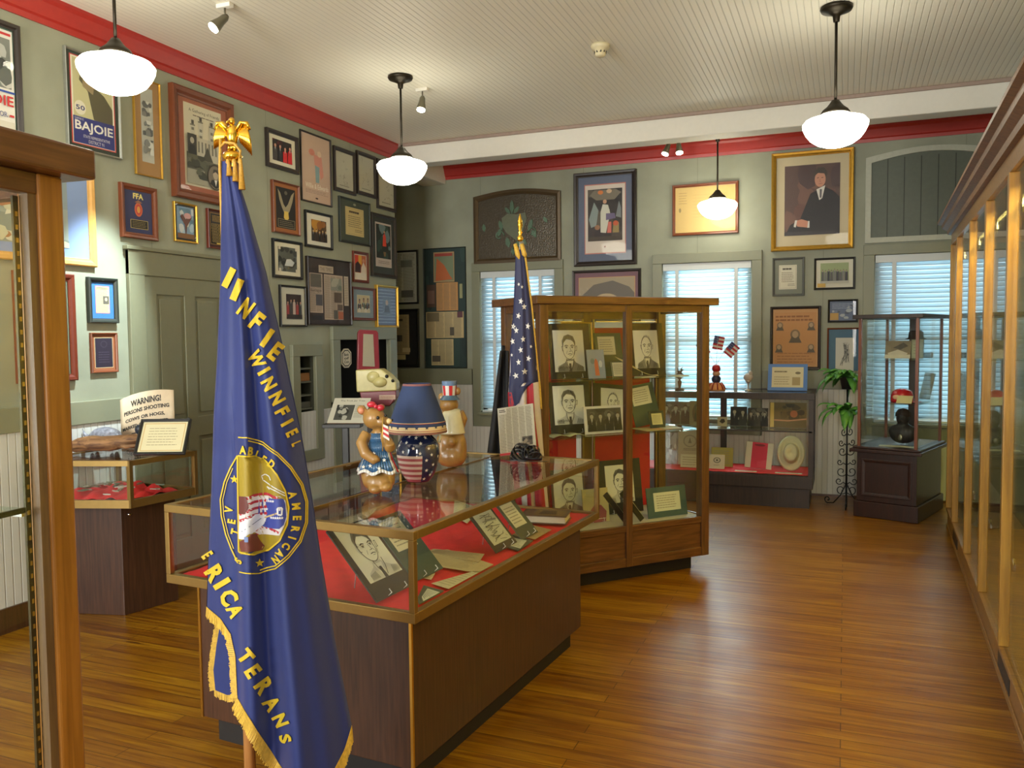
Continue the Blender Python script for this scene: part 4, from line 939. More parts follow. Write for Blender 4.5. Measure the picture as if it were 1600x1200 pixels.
def d_(a):
    k = mat_in(a, (.2, .14, .18, .18), (220, 216, 196)); a.rect(*k, (86, 62, 34)); blobs(a, *k, [(190, 136, 50), (150, 96, 40), (60, 40, 30)], 12, rng, .22); people(a, .2, .14, .82, .6, 5, [(40, 34, 30), (56, 44, 36)], (210, 180, 130), rng)
wall_frame('L', 'framed_photograph', 'black framed golden photograph of a group with wide white mat', 'picture', (474.3, 327.2, 517.8, 391.5), 'black', .022, .025, d_)
def d_(a):
    k = mat_in(a, (.18, .16, .18, .16), (70, 78, 66)); cert(a, *k, 5, (200, 180, 122)); a.ell(.5, .92, .05, .03, (150, 150, 130))
wall_frame('L', 'framed_certificate', 'parchment certificate in wide dark green mat, below the pencil drawings', 'certificate', (527.5, 305.5, 577, 386), 'green', .02, .025, d_)
def d_(a):
    k = mat_in(a, (.14, .14, .14, .1), (56, 60, 56), (200, 190, 180)); a.rect(*k, (198, 180, 166)); a.rect(.16, .28, .84, .88, (26, 34, 30)); blobs(a, .16, .28, .84, .88, [(44, 70, 56), (110, 130, 130), (30, 44, 40)], 12, rng, .2); a.poly([(.44, .5), (.62, .5), (.6, .68), (.53, .74), (.47, .68)], (206, 60, 34)); a.ell(.53, .755, .035, .02, (200, 150, 110)); a.poly([(.47, .4), (.6, .4), (.57, .32), (.5, .32)], (130, 96, 54)); a.lines(.24, .18, .8, .24, 2, (130, 116, 106), rng)
wall_frame('L', 'framed_poster', 'black framed poster of a red figure on dark green, nearest the wall corner', 'poster', (577, 331, 617.4, 436), 'dark', .035, .03, d_)
def d_(a):
    k = mat_in(a, (.14, .13, .14, .13), (214, 208, 182)); a.rect(*k, (90, 92, 82)); blobs(a, *k, [(60, 62, 56), (126, 128, 118), (40, 42, 38)], 24, rng, .14); a.poly([(.36, .3), (.66, .3), (.74, .42), (.6, .52), (.44, .5)], (186, 190, 186))
    for u, v in ((.14, .78), (.78, .78), (.14, .13), (.78, .13)): a.rect(u, v, u+.08, v+.09, (206, 196, 176))
wall_frame('L', 'framed_photograph', 'black framed grey photograph with white corner mounts, left of the headline board', 'picture', (423.5, 371.7, 471, 437.7), 'black', .024, .025, d_)
def d_(a):
    a.rect(0, 0, 1, 1, (50, 38, 36)); a.rect(.26, .79, .6, .9, (176, 160, 140)); a.text('THE TIMES', .29, .82, .57, .875, (110, 96, 84)); newspaper(a, .05, .17, .34, .77, 2, 2, (178, 160, 146), None, 0); a.rect(.07, .56, .31, .76, (96, 92, 84)); a.rect(.18, .28, .33, .45, (80, 78, 84)); a.text('Boarding on', .07, .48, .31, .53, (60, 50, 46)); newspaper(a, .37, .07, .82, .77, 3, 6, (182, 164, 148), None, 0); a.rect(.52, .53, .79, .72, (136, 140, 128)); blobs(a, .52, .53, .79, .72, [(110, 120, 108), (170, 166, 150)], 6, rng, .3)
    for q in ((.6, .34, .78, .5, (90, 76, 66)), (.68, .22, .8, .31, (96, 80, 70)), (.58, .08, .67, .22, (90, 88, 84)), (.69, .08, .81, .2, (170, 96, 66))): a.rect(*q)
    a.rect(.84, .3, .95, .77, (190, 176, 156)); a.lines(.85, .32, .94, .75, 16, (120, 106, 92), rng); a.rect(.08, .06, .3, .13, (30, 26, 26))
wall_frame('L', 'framed_clipping', 'large brown headline board with newspaper cuttings and a titled strip on top', 'picture', (476.5, 399.5, 547, 508.5), 'dark', .01, .03, d_)
def d_(a):
    a.rect(0, 0, 1, 1, (216, 206, 186)); a.rect(.06, .1, .94, .96, (176, 90, 50)); a.rect(.06, .55, .5, .96, (206, 60, 36)); a.rect(.34, .6, .6, .96, (216, 160, 60)); a.poly([(.06, .3), (.5, .3), (.5, .6), (.3, .72), (.1, .62)], (50, 22, 30)); a.poly([(.5, .12), (.92, .12), (.92, .5), (.74, .72), (.56, .5)], (214, 200, 180)); a.rect(.06, .1, .94, .28, (214, 206, 190)); a.ell(.74, .76, .1, .07, (196, 140, 110))
wall_frame('L', 'framed_photograph', 'small brown framed bright red and white photograph right of the headline board', 'picture', (549.5, 391.5, 574.5, 443), 'redbrown', .026, .02, d_)
def d_(a):
    k = mat_in(a, (.22, .16, .14, .18), (196, 196, 180)); a.rect(*k, (50, 36, 34)); people(a, .22, .2, .86, .78, 5, [(150, 60, 60), (60, 60, 60), (190, 170, 160)], (196, 150, 126), rng); a.rect(.22, .16, .86, .28, (40, 32, 32))
wall_frame('L', 'framed_photograph', 'black framed photograph of people in a row, left of the headline board near the banner', 'picture', (434.7, 444.5, 477, 511), 'black', .018, .025, d_)
def d_(a):
    k = mat_in(a, (.2, .2, .2, .2), (122, 136, 142), (206, 196, 160)); a.rect(*k, (196, 176, 130)); people(a, .2, .3, .8, .78, 3, [(60, 66, 74), (86, 96, 70)], (150, 110, 80), rng); people(a, .2, .2, .8, .55, 4, [(214, 204, 180), (200, 190, 160)], (120, 80, 60), rng)
wall_frame('L', 'framed_photograph', 'red-brown framed team photograph with grey-blue mat below the red photograph', 'picture', (548, 447.6, 584.5, 501), 'redbrown', .024, .025, d_)
def d_(a):
    a.rect(0, 0, 1, 1, (92, 106, 140));
    for q in range(11): a.rect(.04, .06+.085*q, .96, .09+.085*q, (128, 142, 176))
    a.rect(.3, .25, .7, .75, (104, 116, 142)); a.ell(.5, .6, .07, .07, (176, 150, 140)); a.poly([(.36, .34), (.42, .52), (.58, .52), (.66, .34)], (70, 76, 100))
wall_frame('L', 'framed_photograph', 'gold framed blue photograph at the wall corner beside the grey matted team', 'picture', (584.8, 444.7, 619.2, 511.6), 'gold', .022, .035, d_)
# --- recess part of the back wall
def d_(a): newspaper(a, 0, 0, 1, 1, 3, 31, (188, 192, 176), None, 0); a.rect(.2, .6, .42, .7, (90, 94, 88)); a.rect(.6, .7, .88, .84, (120, 124, 114)); a.rect(.6, .1, .9, .24, (96, 98, 90)); a.rect(.3, .6, .5, .7, (70, 72, 66))
wall_frame('B', 'framed_newspaper', 'thin black framed pale newspaper page in the corner recess', 'picture', (588, 394, 655, 474.7), 'black', .022, .025, d_)
def d_(a):
    a.rect(0, 0, 1, 1, (26, 26, 26)); newspaper(a, .08, .2, .8, .94, 3, 33, (176, 156, 112), None, 0); a.rect(.4, .44, .62, .56, (70, 62, 50)); a.rect(.62, .24, .82, .32, (200, 184, 140)); a.rect(.42, .1, .7, .19, (190, 176, 130)); a.rect(.5, .82, .64, .86, (60, 50, 40))
wall_frame('B', 'framed_newspaper', 'thick black framed yellowed newspaper low in the corner recess', 'picture', (588, 484, 656.5, 574), 'black', .03, .03, d_)
def d_(a):
    a.rect(0, 0, 1, 1, (38, 56, 54)); blobs(a, 0, 0, 1, 1, [(46, 68, 62), (32, 48, 46)], 16, rng, .12)
    a.rect(.24, .72, .74, .97, (170, 140, 96)); a.rect(.26, .73, .72, .96, (116, 128, 100)); a.poly([(.28, .73), (.32, .92), (.5, .86), (.62, .78), (.7, .74)], (176, 96, 54)); a.rect(.27, .935, .7, .96, (150, 60, 50)); a.rect(.06, .51, .28, .7, (78, 58, 44)); a.rect(.09, .54, .25, .65, (110, 84, 72))
    newspaper(a, .3, .48, .82, .715, 3, 41, (190, 140, 84), None, 0); a.rect(.86, .58, .93, .7, (150, 150, 110)); newspaper(a, .04, .25, .95, .47, 4, 42, (190, 170, 124), None, 0); a.rect(.06, .39, .36, .465, (110, 100, 76)); a.rect(.8, .42, .93, .47, (96, 60, 66)); a.rect(.62, .27, .72, .34, (80, 74, 60)); newspaper(a, .16, .02, .7, .24, 3, 43, (192, 176, 130), None, 0); a.rect(.18, .05, .38, .1, (84, 76, 62))
wall_frame('B', 'clipping_board', 'tall dark green board pinned with orange and yellow cuttings left of the first window', 'board', (661.5, 389, 730.5, 575.5), 'green', .01, .02, d_, pane=False)
# --- back wall
a0 = onp(741, 302, 1, YB); b0 = onp(877.5, 407, 1, YB); w_ = b0[0]-a0[0]; h_ = a0[2]-b0[2]
T = thing('wall_panel', 'wide arched-top brown panel with an embossed green crest and leaves above the left window', 'panel', ((a0[0]+b0[0])/2, YB, b0[2]))
def arch(k, n=14): return [(-w_/2+k, k)]+[(w_/2-k, k)]+[(w_/2-k-(w_-2*k)*i/n, h_-k-.05+.055*math.sin(math.pi*i/n)) for i in range(n+1)]
o_, i_ = arch(0), arch(.055); n = len(o_)
mb = MB(); OLV = mat('aged_bronze_frame', (88, 72, 50), .45, .3, bump=.4)
mb.grid([[(p[0], 0, p[1]) for p in o_], [(p[0], -.035, p[1]) for p in o_], [(p[0], -.04, p[1]) for p in arch(.03)], [(p[0], -.02, p[1]) for p in i_], [(p[0], 0, p[1]) for p in i_]], None, False, True)
mb.build('frame', OLV, T)
MB().xz(arch(.05), -.012, -.002).build('field', mat('brown_hammered_panel', (84, 76, 62), .22, .25, noise=.1, scale=70, bump=.9), T)
A = Art(w_, h_, -.0125)
for u in (.3, .7): A.line([(u, .08), (u+.02, .9)], .004, (64, 56, 46))
A.line([(.08, .1), (.22, .25), (.3, .6), (.34, .9)], .004, (64, 56, 46)); A.line([(.92, .1), (.8, .2), (.7, .5)], .004, (64, 56, 46))
A.build('incised_lines', T)
GRN = mat('verdigris_glass', (92, 118, 98), .25, .1, bump=.5, scale=50)
def leaf(mb, u, v, a, l, wd): 
    p = [(0, -.5), (.5, -.1), (.36, .3), (0, .5), (-.36, .3), (-.5, -.1)]
    q = [((u-.5)*w_+(x*wd*math.cos(a)-y*l*math.sin(a)), v*h_+(x*wd*math.sin(a)+y*l*math.cos(a))) for x, y in p]; mb.xz(q, -.012, -.026)
mb = MB(); mb.xz([((u-.5)*w_, v*h_) for u, v in ((.33, .62), (.4, .68), (.5, .66), (.6, .68), (.62, .6), (.58, .45), (.5, .3), (.38, .42), (.34, .5))], -.012, -.024)
mb.build('crest', mat('stone_green_relief', (104, 110, 90), .35, .1, bump=.6), T)
mb = MB()
for u, v, a, l, wd_ in ((.45, .76, 0, .16, .05), (.4, .72, .7, .1, .04), (.5, .72, -.7, .1, .04), (.32, .52, .3, .12, .05), (.3, .42, -.4, .1, .05), (.66, .5, -.3, .14, .05), (.7, .38, .5, .1, .05), (.4, .28, .2, .12, .06), (.5, .24, -.8, .14, .06), (.58, .28, .9, .1, .05), (.46, .16, 0, .1, .05), (.12, .5, .1, .09, .04), (.83, .56, .6, .08, .04)): leaf(mb, u, v, a, l, wd_)
mb.build('leaves', GRN, T)
mb = MB()
for c, s_ in (((-.2, .42), 1), ((.18, .45), -1)):
    mb.tube([(c[0]*w_+s_*.06*math.cos(t)*(1-t/9), -.02, c[1]*h_*.9+.06*math.sin(t)*(1-t/9)) for t in [k*.5 for k in range(12)]], .008, 6)
mb.build('scroll', GRN, T)
def d_(a):
    k = mat_in(a, (.13, .1, .13, .1), (92, 102, 126), (190, 120, 110)); a.rect(*k, (214, 202, 190)); a.rect(.18, .24, .82, .85, (52, 46, 44)); blobs(a, .18, .24, .82, .85, [(70, 62, 54), (40, 36, 36), (90, 82, 70)], 14, rng, .16)
    a.poly([(.22, .78), (.34, .72), (.68, .72), (.8, .8), (.7, .84), (.3, .84)], (120, 112, 96)); a.ell(.42, .81, .05, .025, (206, 120, 60)); a.ell(.58, .82, .05, .025, (200, 170, 140)); a.poly([(.2, .5), (.3, .7), (.38, .6), (.34, .42), (.24, .4)], (136, 150, 146)); a.poly([(.7, .52), (.76, .7), (.8, .62), (.8, .5)], (120, 128, 130))
    a.poly([(.42, .34), (.52, .33), (.6, .56), (.56, .66), (.46, .67), (.42, .58)], (206, 206, 192)); a.ell(.5, .7, .035, .025, (196, 150, 120)); a.poly([(.52, .48), (.7, .5), (.68, .56), (.52, .56)], (106, 96, 130)); a.poly([(.54, .33), (.62, .33), (.62, .46), (.56, .46)], (206, 110, 96)); a.poly([(.64, .33), (.76, .33), (.76, .45), (.66, .46)], (150, 130, 80)); a.ell(.7, .44, .05, .03, (196, 90, 50)); a.ell(.36, .4, .05, .03, (150, 110, 80)); a.ell(.5, .17, .012, .01, (130, 50, 40)); a.rect(.2, .24, .8, .29, (66, 58, 48))
wall_frame('B', 'framed_poster', 'tall dark framed poster with blue mat and a figure in white', 'poster', (897.5, 272.5, 995.5, 413), 'dark', .05, .045, d_)
def d_(a):
    a.rect(0, 0, 1, 1, (116, 78, 90)); a.rect(.06, .1, .95, .9, (196, 150, 100)); a.rect(.07, .11, .94, .89, (160, 146, 120)); a.poly([(.1, .5), (.3, .74), (.6, .82), (.86, .68), (.94, .55), (.94, .3), (.07, .3)], (104, 96, 86)); a.ell(.5, .3, .24, .25, (178, 160, 128), 28); a.rect(.07, .11, .94, .3, (120, 110, 96))
wall_frame('B', 'framed_photograph', 'wide dark framed stadium photograph with purple mat above the tall case', 'picture', (895, 423.5, 1002, 502), 'dark', .03, .03, d_)
def d_(a): a.rect(0, 0, 1, 1, (206, 176, 108)); a.lines(.06, .62, .2, .9, 5, (180, 148, 92), rng); a.ell(.08, .5, .02, .05, (150, 130, 84)); a.lines(.3, .3, .9, .85, 8, (196, 164, 100), rng, .2)
wall_frame('B', 'framed_document', 'brown framed plain tan document behind the small far pendant lamp', 'picture', (1051.3, 290.5, 1154, 364), 'brown', .03, .035, d_)
def d_(a):
    k = mat_in(a, (.12, .12, .12, .1), (198, 184, 150)); a.rect(*k, (92, 70, 66)); blobs(a, *k, [(104, 72, 66), (78, 60, 62), (116, 84, 74)], 12, rng, .2)
    a.poly([(.14, .13), (.3, .13), (.88, .13), (.88, .52), (.78, .6), (.68, .64), (.6, .62), (.48, .58), (.42, .46), (.34, .3), (.2, .24)], (38, 36, 42)); a.poly([(.56, .62), (.68, .66), (.64, .52), (.6, .5)], (216, 212, 204)); a.poly([(.605, .62), (.635, .62), (.63, .52), (.605, .53)], (96, 90, 96)); a.ell(.61, .73, .075, .085, (196, 140, 116), 24); a.poly([(.53, .74), (.52, .81), (.58, .86), (.66, .86), (.71, .8), (.69, .73), (.67, .79), (.58, .8), (.55, .78)], (70, 62, 58))
    a.line([(.57, .745), (.59, .748)], .006, (70, 50, 46)); a.line([(.63, .745), (.65, .748)], .006, (70, 50, 46)); a.line([(.61, .73), (.605, .705), (.62, .703)], .004, (160, 104, 90)); a.line([(.59, .68), (.635, .682)], .004, (150, 84, 80))
    a.poly([(.27, .28), (.3, .22), (.46, .2), (.46, .27), (.36, .3)], (196, 136, 112)); a.poly([(.25, .22), (.28, .21), (.3, .29), (.27, .29)], (216, 212, 206)); a.poly([(.44, .2), (.47, .2), (.47, .275), (.45, .275)], (216, 212, 206)); a.rect(.12, .12, .88, .16, (56, 52, 58))
wall_frame('B', 'framed_portrait', 'large gold framed portrait of a seated person in a dark suit and tie', 'portrait', (1206.3, 242, 1333, 388), 'gold', .045, .06, d_)
a0 = onp(1353, 248, 1, YB); b0 = onp(1556, 371, 1, YB); w_ = b0[0]-a0[0]; h_ = a0[2]-b0[2]
T = thing('transom_panel', 'white framed arched panel of dark green boards above the right window', 'panel', ((a0[0]+b0[0])/2, YB, b0[2]))
def arch(k, n=20): return [(-w_/2+k, k), (w_/2-k, k)]+[(w_/2-k-(w_-2*k)*i/n, h_-k-.0+.07*math.sin(math.pi*i/n)) for i in range(n+1)]
MB().grid([[(p[0], y, p[1]) for p in arch(k)] for k, y in ((0, 0), (0, -.03), (.05, -.03), (.05, 0))], None, False, True).build('frame', mat('grey_white_trim', (176, 178, 162), .5), T)
MB().xz(arch(.045), -.012, -.001).build('boards', mat('dark_green_boards', (88, 94, 82), .5), T)
A = Art(w_, h_, -.0125)
for k in range(1, 7): A.line([(.045+.91*k/7, .06), (.045+.91*k/7, .98)], .008, (52, 56, 48))
A.build('board_joints', T)
def d_(a): k = mat_in(a, (.16, .14, .2, .16), (118, 122, 108)); cert(a, *k, 15, (208, 204, 184))
wall_frame('B', 'framed_certificate', 'small grey matted certificate in slate frame under the seated portrait', 'certificate', (1207.3, 403.5, 1256.8, 462), 'slate', .022, .025, d_)
def d_(a):
    k = mat_in(a, (.12, .16, .12, .12), (208, 206, 188)); a.rect(*k, (150, 164, 120)); people(a, .14, .22, .86, .75, 9, [(90, 90, 92), (120, 120, 116), (60, 60, 70)], (170, 140, 120), rng); a.rect(.12, .16, .88, .24, (170, 170, 160)); a.rect(.04, .02, .26, .16, (196, 160, 80))
wall_frame('B', 'framed_photograph', 'black framed outdoor group photograph with pale mat right of the slate framed certificate', 'picture', (1272.3, 404, 1336, 451.5), 'black', .02, .025, d_)
def d_(a):
    a.rect(0, 0, 1, 1, (96, 110, 140)); a.lines(.1, .6, .9, .9, 4, (150, 164, 190), rng); blobs(a, .1, .1, .9, .8, [(110, 124, 150), (160, 170, 180), (80, 90, 110)], 14, rng, .14); a.rect(.02, .04, .34, .4, (180, 146, 84))
wall_frame('B', 'framed_photograph', 'small black framed bluish photograph with a tan label in its corner', 'picture', (1293.7, 468.5, 1340.3, 503.5), 'black', .018, .025, d_)
def d_(a):
    a.rect(0, 0, 1, 1, (196, 150, 100)); a.rect(.04, .04, .96, .94, (190, 138, 86)); a.lines(.06, .78, .9, .9, 2, (140, 90, 50), rng, .5)
    for u, v, r_ in ((.16, .72, .07), (.5, .56, .11), (.14, .34, .07), (.85, .72, .07), (.85, .34, .07)): a.ell(u, v, r_, r_*.8, (130, 108, 84)); a.poly([(u-r_*1.3, v-r_*1.3), (u+r_*1.3, v-r_*1.3), (u+r_*.7, v-r_*.3), (u-r_*.7, v-r_*.3)], (96, 84, 70)); a.ell(u, v, r_*.6, r_*.55, (176, 150, 120))
    a.lines(.1, .06, .9, .26, 4, (160, 112, 68), rng)
wall_frame('B', 'framed_poster', 'dark framed orange poster with small round portraits beside the middle window', 'poster', (1203.8, 479.5, 1282, 577.5), 'dark', .028, .03, d_)
def d_(a):
    k = mat_in(a, (.22, .2, .22, .16), (66, 104, 130)); a.rect(*k, (200, 198, 186)); r = random.Random(2)
    for q in range(9): a.line([(.35+.3*r.random(), .3+.45*r.random()) for z in range(4)], .003, (70, 70, 70))
wall_frame('B', 'framed_drawing', 'blue matted ink drawing in brown frame above the potted ferns', 'picture', (1292.6, 512.5, 1347, 600), 'brown', .016, .025, d_)

# ================================================================== THINGS THAT STAND, LEAN AND LIE
def stand(name, label, cat, bb, P0, ang, zb, draw, board=(40, 42, 40), t=.006, tilt=8, roll=0, group=None, margin=None, rim=None, easel=False, gloss=False):
    """upright sheet: its bottom edge rests at height zb on the vertical plane (P0, ang)"""
    x0, y0, x1, y1 = bb; ym = (y0+y1)/2
    a = vpl(x0, ym, P0, ang); b = vpl(x1, ym, P0, ang); c = vpl((x0+x1)/2, y1, P0, ang); top = vpl((x0+x1)/2, y0, P0, ang)
    w_ = math.hypot(a[0]-b[0], a[1]-b[1]); h_ = max(.02, top[2]-zb)/math.cos(math.radians(tilt))
    p = vpl((x0+x1)/2, ym, P0, ang)
    T = thing(name, label, cat, (p[0], p[1], zb+.0015+t*math.sin(math.radians(tilt))+math.sin(abs(math.radians(roll)))*w_/2), group=group, rot=(math.radians(-tilt), math.radians(roll), ang))
    MB().box((-w_/2, 0, 0), (w_/2, t, h_)).build('board', mat('board_%d_%d_%d' % tuple(board), board, .6), T)
    A = Art(w_, h_, -.0004); draw(A); A.build('print', T)
    if rim: moulding(w_, h_, rim[1], .012).build('frame', fm(rim[0]), T)
    if easel:
        e = MB()
        for s_ in (-1, 1): e.tube([(s_*w_*.22, -.02, .03), (s_*w_*.22, -.025, .004), (s_*w_*.22, t+.002, .005+.002*tilt/10), (s_*w_*.15, t+.004, h_*.5), (s_*w_*.2, min(.09, h_*.3)+.02, .006+math.tan(math.radians(tilt))*(min(.09, h_*.3)+.02))], .0022, 6)
        e.build('wire_support', WIRE, T)
    return T
def dport(m, var, board=None, sig=None):
    def d(a):
        if board: a.rect(0, 0, 1, 1, board)
        portrait(a, m[0], m[1], m[2], m[3], var, sig=sig)
    return d
def dcard(m, board=(62, 80, 66), paper=(212, 206, 176), n=6):
    def d(a):
        a.rect(0, 0, 1, 1, board); a.rect(*m, paper); W = m[2]-m[0]; H = m[3]-m[1]
        a.lines(m[0]+W*.1, m[1]+H*.12, m[2]-W*.1, m[3]-H*.12, n, (140, 136, 118), random.Random(int(W*1000)), .3)
    return d
def flat(name, label, cat, pts, z, draw=None, color=(206, 190, 150), t=.0015, group=None, tilt=None):
    """sheet lying at height z; pts are its corners in the photograph, listed bottom-left first"""
    P = [onp(x, y, 2, z) for x, y in pts]
    if abs(z-zc_) < .02:
        Q = []
        for p in P:
            d = Vector(p)-IC; lx = max(-IW/2+.035, min(IW/2-.035, d.dot(ex))); ly = max(-IL/2+.035, min(IL/2-.035, d.dot(ey))); v_ = isl(lx, ly, z); Q.append(np.array(v_))
        P = Q
    c = sum(P)/len(P)
    e1 = P[1]-P[0]; e1 = e1/np.linalg.norm(e1); rz = math.atan2(e1[1], e1[0])
    T = thing(name, label, cat, (c[0], c[1], z), rz, group)
    cs, sn = math.cos(-rz), math.sin(-rz)
    q = [((p[0]-c[0])*cs-(p[1]-c[1])*sn, (p[0]-c[0])*sn+(p[1]-c[1])*cs) for p in P]
    MB().prism(q, 0, t).build('sheet', mat('paper_%d_%d_%d' % tuple(color), color, .7, bump=.1), T)
    xs_ = [p[0] for p in q]; ys_ = [p[1] for p in q]; r = random.Random(len(name)+int(pts[0][0]))
    mb = MB(); cx0 = sum(xs_)/len(xs_); cy0 = sum(ys_)/len(ys_)
    for k in range(8):
        u = (k+.5)/8
        a_ = [(q[0][0]+(q[-1][0]-q[0][0])*u)*.84+cx0*.16, (q[0][1]+(q[-1][1]-q[0][1])*u)*.84+cy0*.16]; b_ = [(q[1][0]+(q[2][0]-q[1][0])*u)*.84+cx0*.16, (q[1][1]+(q[2][1]-q[1][1])*u)*.84+cy0*.16]
        e = .75+.25*r.random(); dx, dy = a_[0]+(b_[0]-a_[0])*e, a_[1]+(b_[1]-a_[1])*e; hh = .0016
        mb.add([(a_[0], a_[1]-hh, t+.0003), (dx, dy-hh, t+.0003), (dx, dy+hh, t+.0003), (a_[0], a_[1]+hh, t+.0003)], [(0, 1, 2, 3)], tuple(int(v*.66) for v in color))
    mb.build('print', INK, T); return T

# ---- inside the long showcase (its floor is at ZD)
isP = isl(0, -hy+.17) if False else None
hx, hy = IW/2, IL/2
zc_ = IZ+.0375
def isplane(yl): p = isl(0, yl); return (p.x, p.y)
def lean(name, label, cat, near, w_, h_, tilt, draw, board, easel=True, shift=0):
    """board facing the right-hand aisle; near = pixel of its lower near corner on the cloth"""
    p = Vector(onp(near[0], near[1], 2, zc_)); d = p-IC; p = isl(min(IW/2-.05, d.dot(ex)), max(-IL/2+.032, d.dot(ey))+w_/2+shift, zc_)
    T = thing(name, label, cat, (p.x, p.y, zc_+.005), rot=(math.radians(-tilt), 0, math.pi/2+IR))
    MB().box((-w_/2, 0, 0), (w_/2, .005, h_)).build('board', mat('board_%d_%d_%d' % board, board, .6), T)
    A = Art(w_, h_, -.0004); draw(A); A.build('print', T)
    if easel:
        e = MB(); tt = math.tan(math.radians(90-tilt)); y = h_*.45
        for s_ in (-1, 1): e.tube([(s_*w_*.2, -.02, .02), (s_*w_*.2, -.02, .004), (s_*w_*.2, .008, .004), (s_*w_*.2, .009, h_*.6), (s_*w_*.24, h_*.3, .02+h_*.3*math.tan(math.radians(tilt)))], .0022, 6)
        e.build('wire_support', WIRE, T)
    return T
lean('mounted_sketch', 'large pen sketch of a face leaning at the near corner of the long showcase', 'picture', (572, 952), .24, .31, 43, lambda a: (a.rect(0, 0, 1, 1, (46, 46, 42)), portrait(a, .12, .22, .94, .98, 3)), (46, 46, 42))
lean('mounted_note', 'white note in a dark green mount behind the large pen sketch in the long showcase', 'card', (566, 952), .2, .29, 43, dcard((.12, .45, .8, .92), (60, 82, 72)), (60, 82, 72), shift=.26)
flat('mounted_card', 'small white card in a grey-green mount at the near right corner of the long showcase', 'card', [(652, 936), (683, 950), (698, 925), (662, 916)], zc_, color=(88, 98, 78), t=.004)
flat('note_slip', 'white slip on the grey-green mount at the near right corner of the long showcase', 'card', [(659, 933), (678, 942), (688, 926), (668, 920)], zc_+.0045, color=(214, 216, 186))
flat('newspaper_cutting', 'folded tan newspaper cutting, largest paper on the red cloth of the long showcase', 'paper', [(650, 880), (760, 897), (784, 884), (700, 859), (652, 862)], zc_, color=(188, 170, 118))
flat('newspaper_cutting', 'tan cutting lying over the largest newspaper cutting in the long showcase', 'paper', [(664, 862), (748, 879), (757, 866), (678, 858)], zc_+.003, color=(176, 156, 108))
flat('letter', 'long pale letter near the right edge of the long showcase', 'paper', [(674, 912), (706, 921), (768, 897), (740, 893)], zc_, color=(206, 196, 150))
flat('matchbook', 'small cream card with a dark picture beside the near corner post of the long showcase', 'card', [(650, 901), (674, 906), (680, 896), (655, 893)], zc_, color=(206, 186, 140))
lean('mounted_sketch', 'pen sketch in a dark mount leaning at the middle of the long showcase', 'picture', (776, 866), .2, .2, 42, lambda a: (a.rect(0, 0, 1, 1, (60, 56, 44)), a.rect(.1, .16, .92, .94, (196, 196, 172)), [a.line([(.14+.72*random.Random(q).random(), .2+.022*q), (.2+.6*random.Random(q+50).random(), .24+.022*q)], .0025, (70, 70, 64)) for q in range(30)]), (60, 56, 44))
lean('mounted_note', 'white note in green mount behind the middle pen sketch of the long showcase', 'card', (776, 866), .17, .2, 42, dcard((.1, .3, .8, .92), (78, 86, 70)), (78, 86, 70), shift=.25)
flat('mounted_card', 'small white card in a green mount right of the middle pen sketch', 'card', [(778, 852), (815, 862), (833, 846), (797, 836)], zc_, color=(80, 86, 64), t=.004)
flat('note_slip', 'white slip on the green mount right of the middle pen sketch', 'card', [(790, 851), (813, 857), (823, 845), (799, 840)], zc_+.0045, color=(208, 208, 176))
flat('newspaper_cutting', 'small brown cutting beside the book in the long showcase', 'paper', [(800, 836), (836, 843), (862, 828), (828, 820)], zc_, color=(168, 144, 92))
flat('photo_print', 'tilted pale print in the left half of the long showcase seen through its top', 'paper', [(708, 806), (730, 818), (752, 796), (722, 777)], zc_, color=(186, 182, 140), t=.003)
flat('newspaper_cutting', 'pale paper behind the vase reflection in the left half of the long showcase', 'paper', [(520, 815), (560, 822), (585, 800), (545, 790)], zc_, color=(180, 172, 140))
p = onp(862, 814, 2, zc_); B_ = thing('book', 'thick hardback book lying at the far right end of the long showcase', 'book', (p[0]-.03, p[1], zc_), math.radians(8))
MB().box((-.115, -.075, 0), (.115, .075, .005)).box((-.115, -.075, .035), (.115, .075, .04)).box((-.115, -.075, .0), (-.11, .075, .04)).build('cover', mat('dark_brown_cover', (84, 66, 44), .4), B_)
MB().box((-.108, -.07, .005), (.108, .07, .035)).build('pages', mat('page_block', (206, 200, 176), .8), B_)
A = MB(); A.add([(-.05, -.06, .0405), (.1, -.06, .0405), (.1, .06, .0405), (-.05, .06, .0405)], [(0, 1, 2, 3)], (120, 100, 60)); A.add([(-.03, -.04, .0408), (.06, -.04, .0408), (.05, .04, .0408), (-.02, .04, .0408)], [(0, 1, 2, 3)], (70, 60, 44)); A.build('cover_print', INK, B_)

# ---- on the floor and shelves of the turned tall case
def tcp(off): p = TC + tn*off; return (p.x, p.y)
BK = (30, 32, 30)
z1_, z2_, z3_ = 1.3255, .9655, .3655
stand('mounted_portrait', 'ink portrait of a dark-haired face, top shelf left in the tall case', 'picture', (862, 506, 926, 591), tcp(.2), TA, z1_, dport((.1, .13, .84, .88), 0, BK, 'Gov. Long'), BK, tilt=8, easel=True)
stand('framed_document', 'green gold-edged document behind the dark-haired portrait in the tall case', 'certificate', (880, 504, 928, 585), tcp(.36), TA, z1_, lambda a: a.rect(0, 0, 1, 1, (96, 104, 74)), (96, 104, 74), tilt=5, rim=('gold', .008))
stand('photo_card', 'small pale blue card with an orange figure on the top shelf of the tall case', 'card', (920, 547, 947, 584), tcp(.13), TA, z1_, lambda a: (a.rect(0, 0, 1, 1, (136, 148, 162)), a.poly([(.4, .1), (.65, .1), (.6, .6), (.5, .7), (.4, .6)], (200, 110, 76)), a.ell(.3, .6, .12, .1, (100, 120, 130)), a.ell(.75, .5, .1, .12, (190, 196, 200))), (90, 96, 104), tilt=10)
